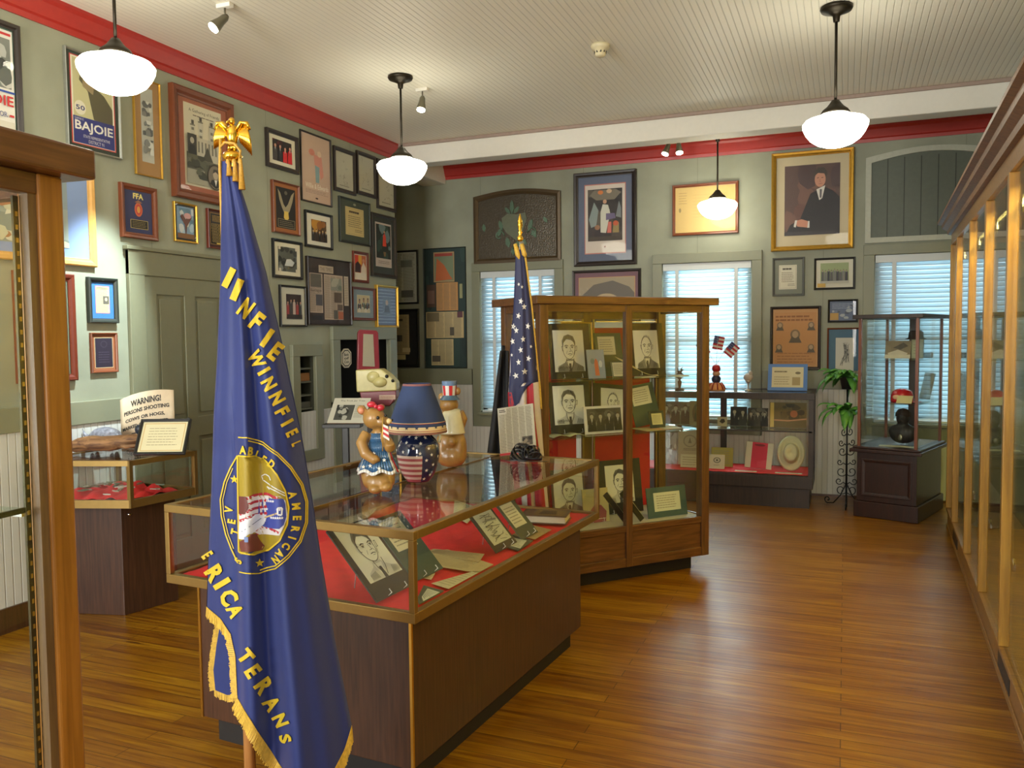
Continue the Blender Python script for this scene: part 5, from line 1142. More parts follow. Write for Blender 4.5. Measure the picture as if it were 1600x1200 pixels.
stand('mounted_note', 'pale note in green mount beside the small blue card in the tall case', 'card', (935, 521, 977, 588), tcp(.3), TA, z1_, dcard((.12, .5, .75, .92)), (62, 80, 66), tilt=12)
stand('mounted_portrait', 'ink portrait of a balding face in black mount, top shelf right in the tall case', 'picture', (985, 505, 1041, 588), tcp(.26), TA, z1_, dport((.16, .14, .84, .86), 2, (28, 26, 28)), (28, 26, 28), tilt=8, easel=True)
stand('mounted_note', 'small white note before the green mount on the tall case top shelf', 'card', (958, 566, 978, 584), tcp(.2), TA, z1_, dcard((.05, .05, .95, .95)), (200, 196, 170), tilt=14)
v0 = vpl(1000, 580, tcp(.16), TA); T = thing('parade_ribbon', 'long cream ribbon curling down over the top shelf of the tall case', 'ribbon', (v0[0], v0[1], z1_), TA)
P = []
for k in range(18):
    u = k/17; x = -.2+.34*u; z = .004+.125*(1-u)**1.6; P.append([(x, -.03-.01*math.sin(u*5), z), (x+.02, .03, z+.012*math.sin(u*6)+.012)])
MB().grid(P).build('ribbon', mat('cream_cloth', (212, 196, 146), .8), T, solid=.002)
for i, (bb, off, lab) in enumerate((((992, 584, 1040, 590), .12, 'thin paper lying on the right part of the top shelf'), ((1046, 588, 1090, 592), .1, 'pale folder lying at the right end of the top shelf'))):
    v = vpl((bb[0]+bb[2])/2-8, 590, tcp(off), TA); T = thing('folder', lab+' in the tall case', 'paper', (v[0], v[1], z1_), TA)
    MB().box((-.06, -.04, 0), (.06, .04, .006)).build('sheet', mat('folder_card', (196, 190, 160), .7), T)
stand('mounted_portrait', 'ink portrait with a handwritten name, middle shelf left in the tall case', 'picture', (862, 597, 926, 686), tcp(.22), TA, z2_, dport((.1, .18, .86, .92), 1, BK, 'Sam Jones'), BK, tilt=8, easel=True)
stand('mounted_portrait', 'narrow ink portrait behind the white-bordered group photograph in the tall case', 'picture', (928, 605, 984, 683), tcp(.33), TA, z2_, dport((.2, .16, .84, .9), 6, (34, 32, 32)), (34, 32, 32), tilt=10, roll=6)
stand('group_photograph', 'white-bordered black and white photograph of four people in suits, middle shelf of the tall case', 'picture', (915, 635, 977, 683), tcp(.12), TA, z2_, lambda a: (a.rect(0, 0, 1, 1, (214, 212, 204)), photo_bw(a, .07, .09, .93, .91, 4, 5)), (214, 212, 204), tilt=8)
stand('mounted_note', 'pale note in dark green mount, middle shelf right in the tall case', 'card', (994, 604, 1034, 665), tcp(.3), TA, z2_, dcard((.1, .5, .82, .93)), (60, 78, 64), tilt=12, roll=-8)
stand('mounted_note', 'small yellow note at the right end of the middle shelf in the tall case', 'card', (1017, 643, 1040, 669), tcp(.2), TA, z2_, dcard((.15, .2, .85, .85), (50, 60, 50), (206, 200, 150)), (50, 60, 50), tilt=14)
v = vpl(884, 682, tcp(.12), TA); T = thing('magazine', 'open pale magazine lying on the middle shelf left in the tall case', 'magazine', (v[0], v[1], z2_), TA)
P = [[(-.12+.24*k/12, -.055+.1*j, .004+.014*abs(math.sin(math.pi*2*k/12))) for j in (0, 1)] for k in range(13)]
MB().grid(P).build('pages', mat('magazine_pages', (176, 178, 142), .6), T, solid=.003)
v = vpl(1030, 674, tcp(.2), TA); T = thing('paper_pile', 'loose cream papers spread on the right part of the middle shelf in the tall case', 'papers', (v[0], v[1], z2_), TA)
for k, (a_, x_) in enumerate(((0, -.1), (.2, -.02), (-.15, .07))):
    o = MB().box((-.07, -.1, 0), (.07, .1, .0016)).build('sheet', mat('cream_sheet%d' % k, [(200, 186, 130), (206, 160, 110), (206, 200, 170)][k], .7), T); o.location = (x_, 0, .002*k); o.rotation_euler = (0, 0, a_)
stand('mounted_portrait', 'ink portrait low in the tall case, seen through the far end of the showcase', 'picture', (866, 735, 917, 826), tcp(.25), TA, z3_+.0005, dport((.06, .2, .96, .9), 4, (60, 64, 58)), (60, 64, 58), tilt=8)
stand('photo_print', 'yellow print of a person in pink robes on the floor of the tall case', 'picture', (913, 765, 953, 830), tcp(.2), TA, z3_, lambda a: (a.rect(0, 0, 1, 1, (196, 184, 128)), a.poly([(.2, 0), (.85, 0), (.9, .3), (.7, .5), (.45, .52), (.25, .34)], (150, 80, 80)), a.ell(.55, .62, .12, .1, (190, 140, 110)), a.poly([(.46, .62), (.5, .74), (.62, .74), (.66, .64)], (110, 80, 60)), a.line([(.3, .1), (.85, .1)], .004, (214, 200, 190))), (170, 160, 110), tilt=8, easel=True)
stand('mounted_portrait', 'ink portrait in a large black mount behind the center post of the tall case', 'picture', (938, 720, 1006, 815), tcp(.36), TA, z3_, dport((.18, .2, .82, .9), 7, (34, 38, 36)), (34, 38, 36), tilt=8, easel=True)
stand('mounted_certificate', 'white certificate in a blue-green mount at the right of the tall case floor', 'certificate', (1014, 762, 1075, 808), tcp(.12), TA, z3_, dcard((.17, .2, .84, .82), (64, 88, 84), (206, 206, 180)), (64, 88, 84), tilt=10)
for k, (px, lab) in enumerate(((975, 'narrow black presentation box leaning behind the center post in the tall case'), (1000, 'narrow black presentation box leaning just right of the center post in the tall case'))):
    v = vpl(px+4, 800, tcp(.07), TA); T = thing('presentation_box', lab, 'box', (v[0], v[1], z3_+.015), rot=(math.radians(-14), math.radians(-34), TA))
    MB().box((-.018, 0, 0), (.018, .012, .235)).build('case', BLACK, T, bevel=.002); MB().box((.019, -.001, .004), (.021, .003, .232)).build('edge', ALU, T)
v = vpl(1030, 812, tcp(.27), TA); T = thing('paper_pile', 'white papers lying on the floor of the tall case below the blue-green mount', 'papers', (v[0], v[1], z3_), TA)
for k, (a_, x_) in enumerate(((.1, -.06), (-.2, .04))):
    o = MB().box((-.07, -.07, 0), (.07, .07, .0016)).build('sheet', mat('white_sheet', (206, 206, 184), .7), T); o.location = (x_, 0, .002*k); o.rotation_euler = (0, 0, a_)

# ---- in the low cabinet under the middle window
lp = (0, 8.3)
zsf = z1+.0015; zfl = z0_+.009
stand('group_photograph', 'grey photograph of people in coats in the low cabinet, seen through the tall case', 'picture', (1033, 628, 1078, 671), lp, 0, zsf, lambda a: photo_bw(a, 0, 0, 1, 1, 3, 8, (96, 98, 88)), (90, 90, 84), tilt=6)
stand('old_photograph', 'brownish photograph with an oval, in the low cabinet left of the tall case post', 'picture', (1077, 627, 1104, 672), (0, 8.25), 0, zsf, lambda a: (a.rect(0, 0, 1, 1, (130, 124, 96)), a.ell(.5, .5, .34, .4, (90, 86, 70)), a.ell(.5, .7, .12, .12, (150, 140, 112)), a.poly([(.25, .15), (.3, .5), (.7, .5), (.75, .15)], (64, 62, 54))), (120, 112, 90), tilt=6)
stand('small_card', 'small cream card with a dark leaf, upper shelf of the low cabinet', 'card', (1121, 652, 1136, 669), (0, 8.2), 0, zsf, lambda a: (a.rect(0, 0, 1, 1, (180, 172, 140)), a.poly([(.2, .5), (.5, .3), (.8, .5), (.7, .8), (.4, .8)], (50, 54, 40))), (180, 172, 140), tilt=6)
stand('group_photograph', 'dark photograph of two people in suits on the upper shelf of the low cabinet', 'picture', (1141, 636, 1167, 669), lp, 0, zsf, lambda a: photo_bw(a, 0, 0, 1, 1, 2, 9, (30, 30, 32)), (30, 30, 30), tilt=6)
stand('group_photograph', 'dark photograph of three seated people on the upper shelf beside the gold bound album', 'picture', (1168, 638, 1200, 669), lp, 0, zsf, lambda a: photo_bw(a, 0, 0, 1, 1, 3, 12, (44, 44, 44)), (30, 30, 30), tilt=6)
stand('album', 'gold-edged album with a dark floral cover, upper shelf right in the low cabinet', 'book', (1202, 630, 1260, 672), (0, 8.22), 0, zsf, lambda a: (a.rect(0, 0, 1, 1, (100, 86, 50)), a.rect(.02, .02, .12, .98, (206, 180, 96)), blobs(a, .3, .3, .95, .95, [(40, 34, 24), (64, 54, 32), (84, 72, 40)], 14, random.Random(5), .2), a.ell(.66, .55, .1, .14, (160, 90, 56)), a.line([(.14, .3), (.5, .28), (1, .36)], .012, (196, 140, 110))), (150, 126, 70), t=.03, tilt=6)
stand('wrapped_plate', 'crumpled silver-grey wrapped package, lower part of the low cabinet seen through the tall case', 'package', (1032, 677, 1058, 741), lp, 0, zfl, lambda a: (a.rect(0, 0, 1, 1, (150, 146, 148)), blobs(a, 0, 0, 1, 1, [(176, 172, 174), (126, 122, 126), (196, 194, 196)], 26, random.Random(6), .16)), (150, 146, 148), t=.02, tilt=8)
stand('paper_bag', 'cream bag with a round grey seal, lower part of the low cabinet', 'bag', (1059, 673, 1100, 741), lp, 0, zfl, lambda a: (a.rect(0, 0, 1, 1, (172, 160, 140)), a.ell(.45, .68, .26, .18, (140, 130, 116), 24), a.ell(.45, .68, .21, .145, (170, 158, 140), 24), a.poly([(.38, .62), (.45, .78), (.52, .62)], (120, 110, 98)), a.lines(.2, .4, .7, .48, 2, (120, 110, 98), random.Random(1), .5)), (172, 160, 140), t=.03, tilt=6)
stand('small_card', 'white card with faint drawings in front of the cream bag in the low cabinet', 'card', (1063, 711, 1093, 743), (0, 8.15), 0, zfl, dcard((0, 0, 1, 1), (196, 190, 166), (196, 190, 166), 4), (196, 190, 166), tilt=10)
stand('booklet', 'olive-yellow booklet in the low cabinet behind the white card with a seal', 'booklet', (1111, 700, 1145, 740), lp, 0, zfl, dcard((.02, .02, .98, .98), (150, 140, 66), (160, 150, 74), 7), (150, 140, 66), tilt=8)
stand('small_card', 'white card with a grey round seal in the low cabinet beside the tall case post', 'card', (1108, 711, 1132, 743), (0, 8.15), 0, zfl, lambda a: (a.rect(0, 0, 1, 1, (204, 200, 184)), a.ell(.5, .6, .24, .2, (110, 110, 104), 18), a.ell(.5, .6, .17, .14, (204, 200, 184), 18), a.ell(.5, .6, .08, .07, (90, 90, 86)), a.lines(.3, .2, .7, .3, 1, (130, 126, 116), random.Random(2))), (204, 200, 184), tilt=10)
stand('booklet', 'white booklet with a broad crimson band leaning in the low cabinet', 'booklet', (1163, 695, 1205, 742), (0, 8.22), 0, zfl, lambda a: (a.rect(0, 0, 1, 1, (200, 192, 180)), a.rect(.22, 0, .8, 1, (196, 34, 76)), a.ell(.5, .9, .2, .05, (130, 24, 50))), (200, 192, 180), t=.02, tilt=14, roll=4)
# straw hat leaning upright
v = vpl(1236, 716, (0, 8.25), 0); s_ = (v[1]*FW[1]+v[0]*FW[0])/F
T = thing('cowboy_hat', 'pale straw cowboy hat propped on its brim in the low cabinet', 'hat', (v[0], v[1]-.02, zfl+.003), rot=(math.radians(78), 0, 0))
R1 = .15; mb = MB(); prof = [(1, .0), (.9, .012), (.75, .004), (.56, 0), (.52, .03), (.48, .09), (.42, .12), (.2, .105), (0, .095)]
P = [[(R1*r_*.82*math.cos(t), R1*r_*1.12*math.sin(t)+R1*1.1, z_*1+(.035*abs(math.cos(t))**3 if r_ > .85 else 0)) for t in [2*math.pi*k/36 for k in range(36)]] for r_, z_ in prof]
MB().grid(P, None, True, True).build('hat', mat('straw', (206, 198, 166), .8, bump=.4, scale=90), T, solid=.004)
P = [[(R1*r_*.82*math.cos(t), R1*r_*1.12*math.sin(t)+R1*1.1, z_) for t in [2*math.pi*k/36 for k in range(36)]] for r_, z_ in ((.572, .004), (.545, .022))]
MB().grid(P, None, True, True).build('hat_band', mat('straw_band', (180, 166, 130), .8), T, solid=.003)
for k, (px, w2, lab) in enumerate(((1165, .1, 'low pile of coins and slips on the red cloth under the crimson band booklet'), (1232, .12, 'white place card with print in front of the straw hat'))):
    v = vpl(px, 745, (0, 8.09), 0); T = thing('place_card', lab, 'card', (v[0], v[1], zfl))
    MB().box((-w2, -.025, 0), (w2, .025, .004)).build('card', mat('white_sheet', (206, 206, 184), .7), T)
    q = MB(); q.add([(-w2*.8, -.008, .0045), (w2*.7, -.008, .0045), (w2*.7, .008, .0045), (-w2*.8, .008, .0045)], [(0, 1, 2, 3)], (120, 116, 110)); q.build('print', INK, T)

# things on top of the low cabinet
zt_ = zt2+.001
def topp(px, yy): p = onp(px, 600, 1, yy); return (p[0], yy, zt2-.003)
T = thing('bird_ornament', 'small dark ornament with a leafy top at the left end of the low cabinet top', 'figurine', topp(1062, 8.3))
MB().lathe([(0, 0), (.05, 0), (.05, .006), (.012, .02), (.022, .08), (.008, .1), (.035, .125), (.045, .15), (.02, .17), (.03, .19), (0, .19)], n=16).build('body', mat('dark_bronze_green', (84, 66, 52), .4, .3), T)
mb = MB()
for k in range(7): t = k*.9; mb.xz([(.02*math.cos(t)+.0, .185), (.035*math.cos(t)+.01, .2+.005*k), (.01*math.cos(t), .205)], -.01, .0)
mb.build('leaves', mat('dark_leaf', (46, 60, 44), .5), T)
def stars_and_stripes(a, n=7):
    for k in range(n): a.rect(0, k/n, 1, (k+1)/n, (186, 40, 48) if k % 2 == 0 else (216, 212, 206))
    a.rect(0, 1-4/7, .45, 1, (44, 54, 110))
    for i in range(3):
        for j in range(3): a.ell(.08+.14*i, .52+.16*j, .025, .03, (220, 220, 224), 5)
T = thing('patriotic_centerpiece', 'red, white and blue stacked-ball centerpiece with three small flags on the low cabinet', 'figurine', topp(1119, 8.28))
MB().lathe([(0, 0), (.09, 0), (.085, .02), (.07, .05), (.05, .075), (0, .08)], n=20).build('skirt', mat('orange_cream', (206, 140, 84), .5), T)
mb = MB()
for k in range(10): t = 2*math.pi*k/10; mb.tube([(.089*math.cos(t), .089*math.sin(t), .012), (.073*math.cos(t), .073*math.sin(t), .052), (.052*math.cos(t), .052*math.sin(t), .076)], .007, 6)
mb.build('skirt_ribs', mat('dark_red_rib', (150, 44, 36), .5), T)
MB().ell((0, 0, .11), (.045, .045, .045)).build('blue_ball', mat('navy_ball', (44, 46, 78), .4), T); MB().ell((0, 0, .165), (.038, .038, .032)).build('cream_ball', mat('cream_ball', (206, 160, 130), .4), T)
MB().ell((0, 0, .215), (.042, .042, .042)).build('red_ball', mat('red_ball', (176, 34, 36), .4), T)
for ax_, ln in ((-.55, .27), (.05, .3), (.5, .26)):
    d = Vector((math.sin(ax_), 0, math.cos(ax_))); e = Vector((0, 0, .24))+d*ln
    f = MB().tube([(0, 0, .25), e], .0025, 6).build('flag_stick', mat('stick_white', (200, 196, 184), .5), T)
    A = Art(.1, .13, 0); stars_and_stripes(A); o = A.build('small_flag', f); o.location = e-d*.14+Vector((.045 if ax_ > .3 else (0 if ax_ > -.1 else -.03), 0, 0)); o.rotation_euler = (0, ax_*1.1+.15, 0); o['label'] = 'tiny striped flag'
T = thing('small_lamp', 'small ornament with a shell-like white head on the low cabinet beside the window casing', 'figurine', topp(1169, 8.3))
MB().lathe([(0, 0), (.035, 0), (.03, .01), (.008, .02), (.006, .07), (.02, .08), (.03, .1), (0, .1)], n=16).build('base', mat('pale_metal', (176, 170, 160), .3, .5), T)
MB().ell((0, 0, .13), (.045, .03, .04)).ell((.02, 0, .165), (.02, .02, .03)).build('head', mat('shell_white', (180, 170, 164), .4), T)
stand('certificate', 'cream certificate in a bright blue mount leaning on the low cabinet top', 'certificate', (1199, 570, 1261, 612), (0, 8.34), 0, zt2-.003, lambda a: (a.rect(0, 0, 1, 1, (84, 124, 190)), a.rect(.1, .12, .9, .88, (200, 192, 162)), a.lines(.16, .66, .5, .76, 1, (110, 100, 80), random.Random(3), .5), a.ell(.76, .66, .07, .05, (120, 110, 90)), a.rect(.62, .2, .82, .5, (156, 140, 104)), a.lines(.16, .2, .56, .55, 4, (160, 150, 124), random.Random(4))), (84, 124, 190), tilt=22, roll=0)

# ---- pedestal case contents
pz = zp+.002; sh1 = zp+(zq-zp)*.33+.0015; sh2 = zp+(zq-zp)*.66+.0015
def pp(off): p = PC + pn_*off; return (p.x, p.y)
def pth(px, off, z): v = vpl(px, 600, pp(off), PA); return (v[0], v[1], z)
stand('old_photograph', 'brown and white photograph on the top shelf of the helmet case', 'picture', (1382, 533, 1422, 562), pp(.3), PA, sh2, lambda a: (a.rect(0, 0, 1, 1, (126, 112, 90)), a.poly([(.1, .3), (.5, .5), (.9, .3), (.8, .14), (.2, .12)], (190, 180, 160)), a.poly([(.3, .6), (.7, .9), (.9, .7), (.6, .5)], (80, 72, 60)), a.rect(0, 0, 1, .22, (196, 188, 166))), (150, 140, 118), tilt=12)
stand('booklet', 'pale green booklet under the dark hat on the top shelf of the helmet case', 'booklet', (1424, 531, 1442, 562), pp(.34), PA, sh2, dcard((.1, .1, .9, .9), (150, 156, 130), (160, 164, 138), 4), (150, 156, 130), t=.03, tilt=2)
T = thing('brimmed_hat', 'dark brimmed hat at the top of the helmet case', 'hat', tuple(np.array(pth(1430, .355, 0))*np.array([1, 1, 0])+np.array([0, 0, vpl(1433, 531, pp(.34), PA)[2]+.006])), PA)
MB().lathe([(0, .075), (.04, .075), (.058, .06), (.062, .012), (.084, .004), (.088, 0), (.06, -.002), (0, 0)], n=24, sy=.9).build('hat', mat('dark_felt', (40, 30, 26), .8), T)
T = thing('field_glasses', 'black field glasses lying on the top shelf of the helmet case', 'binoculars', tuple(np.array(pth(1443, .5, sh2))+np.array([0, 0, .003])), PA)
MB().tube([(-.06, -.02, .025), (.0, -.02, .025), (.03, -.02, .025), (.06, -.02, .025)], [.016, .02, .025, .026], 12).tube([(-.06, .035, .025), (.0, .035, .025), (.03, .035, .025), (.06, .035, .025)], [.016, .02, .025, .026], 12).box((-.02, -.02, .015), (.01, .035, .035)).build('body', BLACK, T)
T = thing('red_helmet', 'red helmet on the middle shelf of the helmet case', 'helmet', pth(1410, .26, sh1), PA)
MB().lathe([(.09, 0), (.092, .02), (.088, .06), (.075, .095), (.04, .115), (0, .12)], n=28, sy=1.1).build('shell', mat('red_gloss', (178, 26, 40), .25, coat=.5), T, solid=.004)
MB().prism([(.06, -.08), (.14, -.06), (.165, 0), (.14, .06), (.06, .08)], .006, .012).build('peak', mat('red_gloss', (178, 26, 40), .25), T, bevel=.002)
MB().ell((-.02, -.105, .05), (.03, .006, .02)).build('badge', mat('cream_ball', (206, 160, 130), .4), T)
stand('old_photograph', 'greenish photograph leaning at the right of the middle shelf in the helmet case', 'picture', (1436, 584, 1453, 630), pp(.6), PA, sh1, lambda a: (a.rect(0, 0, 1, 1, (100, 104, 88)), blobs(a, 0, 0, 1, 1, [(80, 84, 70), (120, 122, 104), (64, 66, 56)], 20, random.Random(4), .15)), (90, 94, 80), tilt=14, roll=8)
stand('small_card', 'cream paper strip along the front of the middle shelf in the helmet case', 'card', (1400, 620, 1424, 629), pp(.08), PA, sh1, lambda a: a.rect(0, 0, 1, 1, (196, 186, 140)), (196, 186, 140), tilt=40)
T = thing('dark_bust', 'dark bust with a high collar standing on the floor of the helmet case', 'bust', pth(1412, .3, pz), PA)
MB().ell((0, 0, .098), (.115, .075, .09)).ell((-.06, 0, .11), (.06, .06, .06)).ell((.06, 0, .11), (.06, .06, .06)).ell((0, 0, .17), (.045, .045, .06)).ell((0, -.01, .235), (.055, .062, .068)).ell((0, -.075, .225), (.014, .02, .018)).build('body', mat('dark_cloth', (34, 32, 34), .6), T, remesh=.009)
MB().lathe([(.05, 0), (.064, 0), (.062, .03), (.04, .06), (0, .07)], (0, 0, .25), n=20).build('cap', mat('dark_felt', (40, 30, 26), .8), T)
MB().ell((0, -.078, .07), (.02, .006, .026)).build('badge', mat('pewter', (120, 116, 100), .4, .8), T)
v = pth(1400, .14, pz)
T = thing('paper_pile', 'pale papers at the foot of the dark bust in the helmet case', 'papers', v, PA)
for k, (x_, a_) in enumerate(((-.05, .2), (.1, -.15))): o = MB().box((-.08, -.05, 0), (.08, .05, .0016)).build('sheet', mat('white_sheet', (206, 206, 184), .7), T); o.location = (x_, 0, .002*k); o.rotation_euler = (0, 0, a_)

# ---- plant stand with two potted ferns
v = onp(1322, 792, 2, 0); vy = v[1]
zz = lambda py: vpl(1322, py, v, 0)[2]
T = thing('plant_stand', 'tall black wrought-iron plant stand with scrollwork beside the pedestal case', 'plant stand', (v[0], v[1], 0))
zt3 = zz(608)
MB().tube([(0, 0, 0), (0, 0, zt3)], .009, 8).build('pole', BLACK, T)
def scroll(cx, cz, r, turns=1.4, s_=1, st=0): return [(cx+s_*(r*(1-k/26))*math.cos(st+k*turns*2*math.pi/22), 0, cz+(r*(1-k/26))*math.sin(st+k*turns*2*math.pi/22)) for k in range(22)]
zz0 = zz(655)
for i in range(3):
    t = 2*math.pi*i/3+.5
    o = MB().tube([(0, 0, .22), (.06, 0, .1), (.13, 0, .02), (.19, 0, .012)]+scroll(.19, .045, .035, 1.1, 1, -1.5), .006, 6).build('foot', BLACK, T); o.rotation_euler = (0, 0, t)
for k, z in enumerate((.16, .24, .33, .42, .52, .6, .7, .78, .86)):
    if z > zz0-.02: break
    for s_ in (-1, 1):
        r_ = [.05, .035, .05, .03, .045, .035, .04, .03, .03][k]; o = MB().tube([(0, 0, z-.03)]+scroll(s_*(.045+.02*(k % 2)), z, r_, 1.2, s_, 3.4), .0045, 5).build('scrollwork', BLACK, T); o.rotation_euler = (0, 0, .15*k)
MB().lathe([(0, zt3-.0), (.05, zt3), (.055, zt3+.004), (0, zt3+.006)], n=20).build('top_holder', BLACK, T)
zl = zz(656); MB().tube([(0, -.01, zl-.01), (0, -.06, zl-.006), (0, -.1, zl-.009)], .006, 6).lathe([(0, 0), (.05, 0), (.05, .005), (0, .006)], (0, -.11, zl-.009), n=20).build('side_holder', BLACK, T)
LEAF = mat('fern_green', (74, 132, 52), .45, noise=.25, scale=20); POT = mat('black_pot', (30, 28, 26), .5)
def fern(loc, lab, seed, nn=30, L_=.25, low=False):
    T = thing('potted_plant', lab, 'plant', loc); r = random.Random(seed)
    MB().lathe([(0, 0), (.05, 0), (.07, .1), (.076, .105), (.066, .106), (.05, .09), (0, .09)], n=24).build('pot', POT, T)
    mb = MB()
    for k in range(nn):
        t = 2*math.pi*k/nn*1.0+r.uniform(-.2, .2); el = r.uniform(.25, 1.2); l = L_*r.uniform(.6, 1.1)*(.42 if math.cos(t) > .35 else 1)*(.25 if low and math.sin(t) > -.1 else 1); wd_ = .036*r.uniform(.7, 1.3); P = []
        for j in range(8):
            u = j/7; rad = l*math.sin(min(1.5, u*1.45))*math.cos(el*.5); z_ = .1+l*(math.sin(el)*u*1.1-.95*u*u*(1.35-math.sin(el)*.6)); w_ = wd_*math.sin(math.pi*min(1, .12+u*.88))**.8
            w_ *= 1 if u < 1 else .1; cx, cy = .02*math.cos(t)+rad*math.cos(t), .02*math.sin(t)+rad*math.sin(t)
            P.append([(cx-math.sin(t)*w_, cy+math.cos(t)*w_, z_-w_*.25), (cx, cy, z_+.004), (cx+math.sin(t)*w_, cy-math.cos(t)*w_, z_-w_*.25)])
        mb.grid(P)
    mb.build('leaves', LEAF, T, solid=.0012); return T
fern((v[0], v[1], zt3+.006), 'leafy green potted plant on top of the iron plant stand', 5, 60, .265)
fern((v[0], v[1]-.11, zl), 'leafy green potted plant on the lower arm of the iron plant stand', 8, 46, .25, True)

# ---- things on the low showcase beside the door
zL = zt+.001
def lth(px, py): p = onp(px, py, 2, zL); return (p[0], p[1], zL)
LC_ = lth(232, 690)
c = (-4.02, 3.94, zL); s_ = float(np.dot(np.array(c)-CAM, FW))/F
T = thing('warning_sign', 'curled paper sign reading WARNING with black lettering on the low showcase beside the door', 'sign', c, YAW)
w_, h_ = 84*s_, 90*s_
class Bent:
    def __init__(s, mb): s.mb = mb
def bend(x): return .10*(x/w_)**2*.8 - .02
P = [[(x, bend(x), z+(0 if z == 0 else -.03*((x-w_*.3)/w_)**2*2.2*1.5)) for x in [w_*(-.5+k/16) for k in range(17)]] for z in (0, h_*.5, h_)]
MB().grid(P).build('paper', mat('cream_sign_paper', (206, 188, 160), .7), T, solid=.002)
mb = MB()
def btext(t, u0, v0, u1, v1, skew=0):
    vs, fs, x0, x1, y0, y1 = glyphs(t, .03)
    mb.add([((u-.5)*w_, bend((u-.5)*w_)-.004, (v-.1*(1-u)*(1-u)*2)*h_) for u, v in [(u0+(a-x0)/(x1-x0)*(u1-u0), v0+(b-y0)/(y1-y0)*(v1-v0)) for a, b in vs]], fs, (34, 30, 30))
btext('WARNING!', .22, .82, .78, .93); btext('PERSONS SHOOTING', .08, .7, .92, .77); btext('COWS OR HOGS,', .1, .565, .84, .635); btext('MARKED OR UNMARKED,', .04, .44, .92, .51); btext('WILL BE KILLED', .1, .3, .97, .37); btext('OR PROSECUTED', .1, .17, .8, .24)
mb.build('lettering', INK, T)
c = lth(246, 712)
stand('framed_certificate', 'cream certificate in a black frame leaning on the low showcase beside the door', 'certificate', (208, 660, 288, 706), (c[0], c[1]), YAW, zL, lambda a: (a.rect(0, 0, 1, 1, (206, 198, 160)), a.line([(.1, .12), (.9, .12), (.9, .88), (.1, .88), (.1, .12)], .004, (186, 150, 90)), a.lines(.2, .24, .8, .78, 7, (150, 142, 116), random.Random(5), .22)), (20, 20, 20), tilt=32, rim=('black', .016))
T = thing('driftwood', 'weathered brown driftwood log lying on the low showcase beside the door', 'driftwood', lth(172, 708), YAW+.15)
r = random.Random(4); pts = [(-.22+.44*k/10, .01*math.sin(k*1.3), .05+.008*math.sin(k*.9)+.003*k) for k in range(11)]
MB().tube(pts, [.022, .034, .04, .046, .044, .046, .042, .038, .03, .024, .012], 12).tube([(.02, 0, .06), (.1, -.03, .04), (.2, -.05, .05)], [.02, .016, .006], 8).tube([(-.1, .01, .05), (-.2, .03, .03), (-.26, .02, .04)], [.03, .024, .012], 8).build('wood', wood('weathered_wood', (84, 54, 34), (156, 116, 74), .7, (3, 26, 26), 0), T)
T = thing('armadillo_shell', 'grey mottled armadillo shell with a pointed snout resting behind the driftwood', 'shell', lth(166, 704), YAW)
SHM = mat('mottled_shell', (120, 122, 134), .4, noise=.5, scale=60, bump=.8)
MB().ell((0, 0, .085), (.1, .06, .06)).ell((.1, -.02, .07), (.05, .03, .026)).tube([(-.09, 0, .07), (-.13, 0, .1), (-.14, 0, .14)], [.02, .012, .005], 8).ell((-.07, -.03, .03), (.018, .018, .034)).ell((.05, -.03, .03), (.018, .018, .034)).ell((-.07, .03, .03), (.018, .018, .034)).ell((.05, .03, .03), (.018, .018, .034)).build('shell', SHM, T, remesh=.008)
T = thing('mounted_turtle', 'dark glossy turtle-shell shape on a small wooden block behind the black framed certificate', 'shell', lth(237, 703), YAW)
MB().box((-.05, -.02, 0), (.05, .03, .1)).build('block', mat('block_wood', (140, 110, 80), .6), T)
MB().ell((.01, 0, .13), (.075, .04, .045)).ell((-.07, 0, .125), (.03, .02, .035)).ell((.1, 0, .12), (.04, .018, .03)).build('shell', mat('dark_shell', (40, 46, 58), .25, coat=.4), T, remesh=.007)
T = thing('black_easel', 'thin black metal easel standing on the low showcase right of the framed certificate', 'easel', lth(288, 705), YAW)
MB().beam((0, 0, 0), (-.01, .0, .12), .016, .012).beam((-.01, 0, .1), (.035, 0, .2), .02, .012).build('arm', BLACK, T)
stand('leaning_document', 'white leaning document on a wire stand at the left end of the low showcase', 'picture', (44, 645, 88, 712), (lth(66, 715)[0], lth(66, 715)[1]), YAW, zL, lambda a: (a.rect(0, 0, 1, 1, (196, 184, 170)), a.lines(.3, .3, .8, .7, 5, (160, 150, 140), random.Random(1), .3)), (206, 120, 90), tilt=14, roll=-10, easel=True)

# ---- maroon and cream coin machine and reading board by the ticket window
X0 = -3.72; c = onp(594, 652, 0, X0); s_ = float(np.dot(c-CAM, FW))/F
stn = thing('machine_stand', 'dark wooden stand under the maroon and cream machine', 'stand', (c[0], c[1], 0), YAW)
MB().box((-.17, -.13, 0), (.17, .13, .05)).box((-.1, -.08, .05), (.1, .08, c[2]-.03)).box((-.17, -.13, c[2]-.03), (.17, .13, c[2]-.001)).build('stand', DK, stn)
T = thing('voting_machine', 'maroon and cream tabletop machine with a tilted mirror and round knobs by the ticket window', 'machine', c, YAW)
MR = mat('maroon_enamel', (124, 26, 44), .35, coat=.3); CR_ = mat('cream_enamel', (206, 196, 132), .4, coat=.2)
q = lambda x, y: ((x-594)*s_, (652-y)*s_)
MB().xz([q(566, 611), q(622, 609), q(622, 620), q(612, 633), q(585, 632), q(568, 622)], -.1, .1).build('base', MR, T, bevel=.006)
MB().xz([q(561, 577), q(600, 576), q(612, 585), q(623, 597), q(623, 609), q(562, 611)], -.12, .1).build('body', CR_, T, bevel=.01)
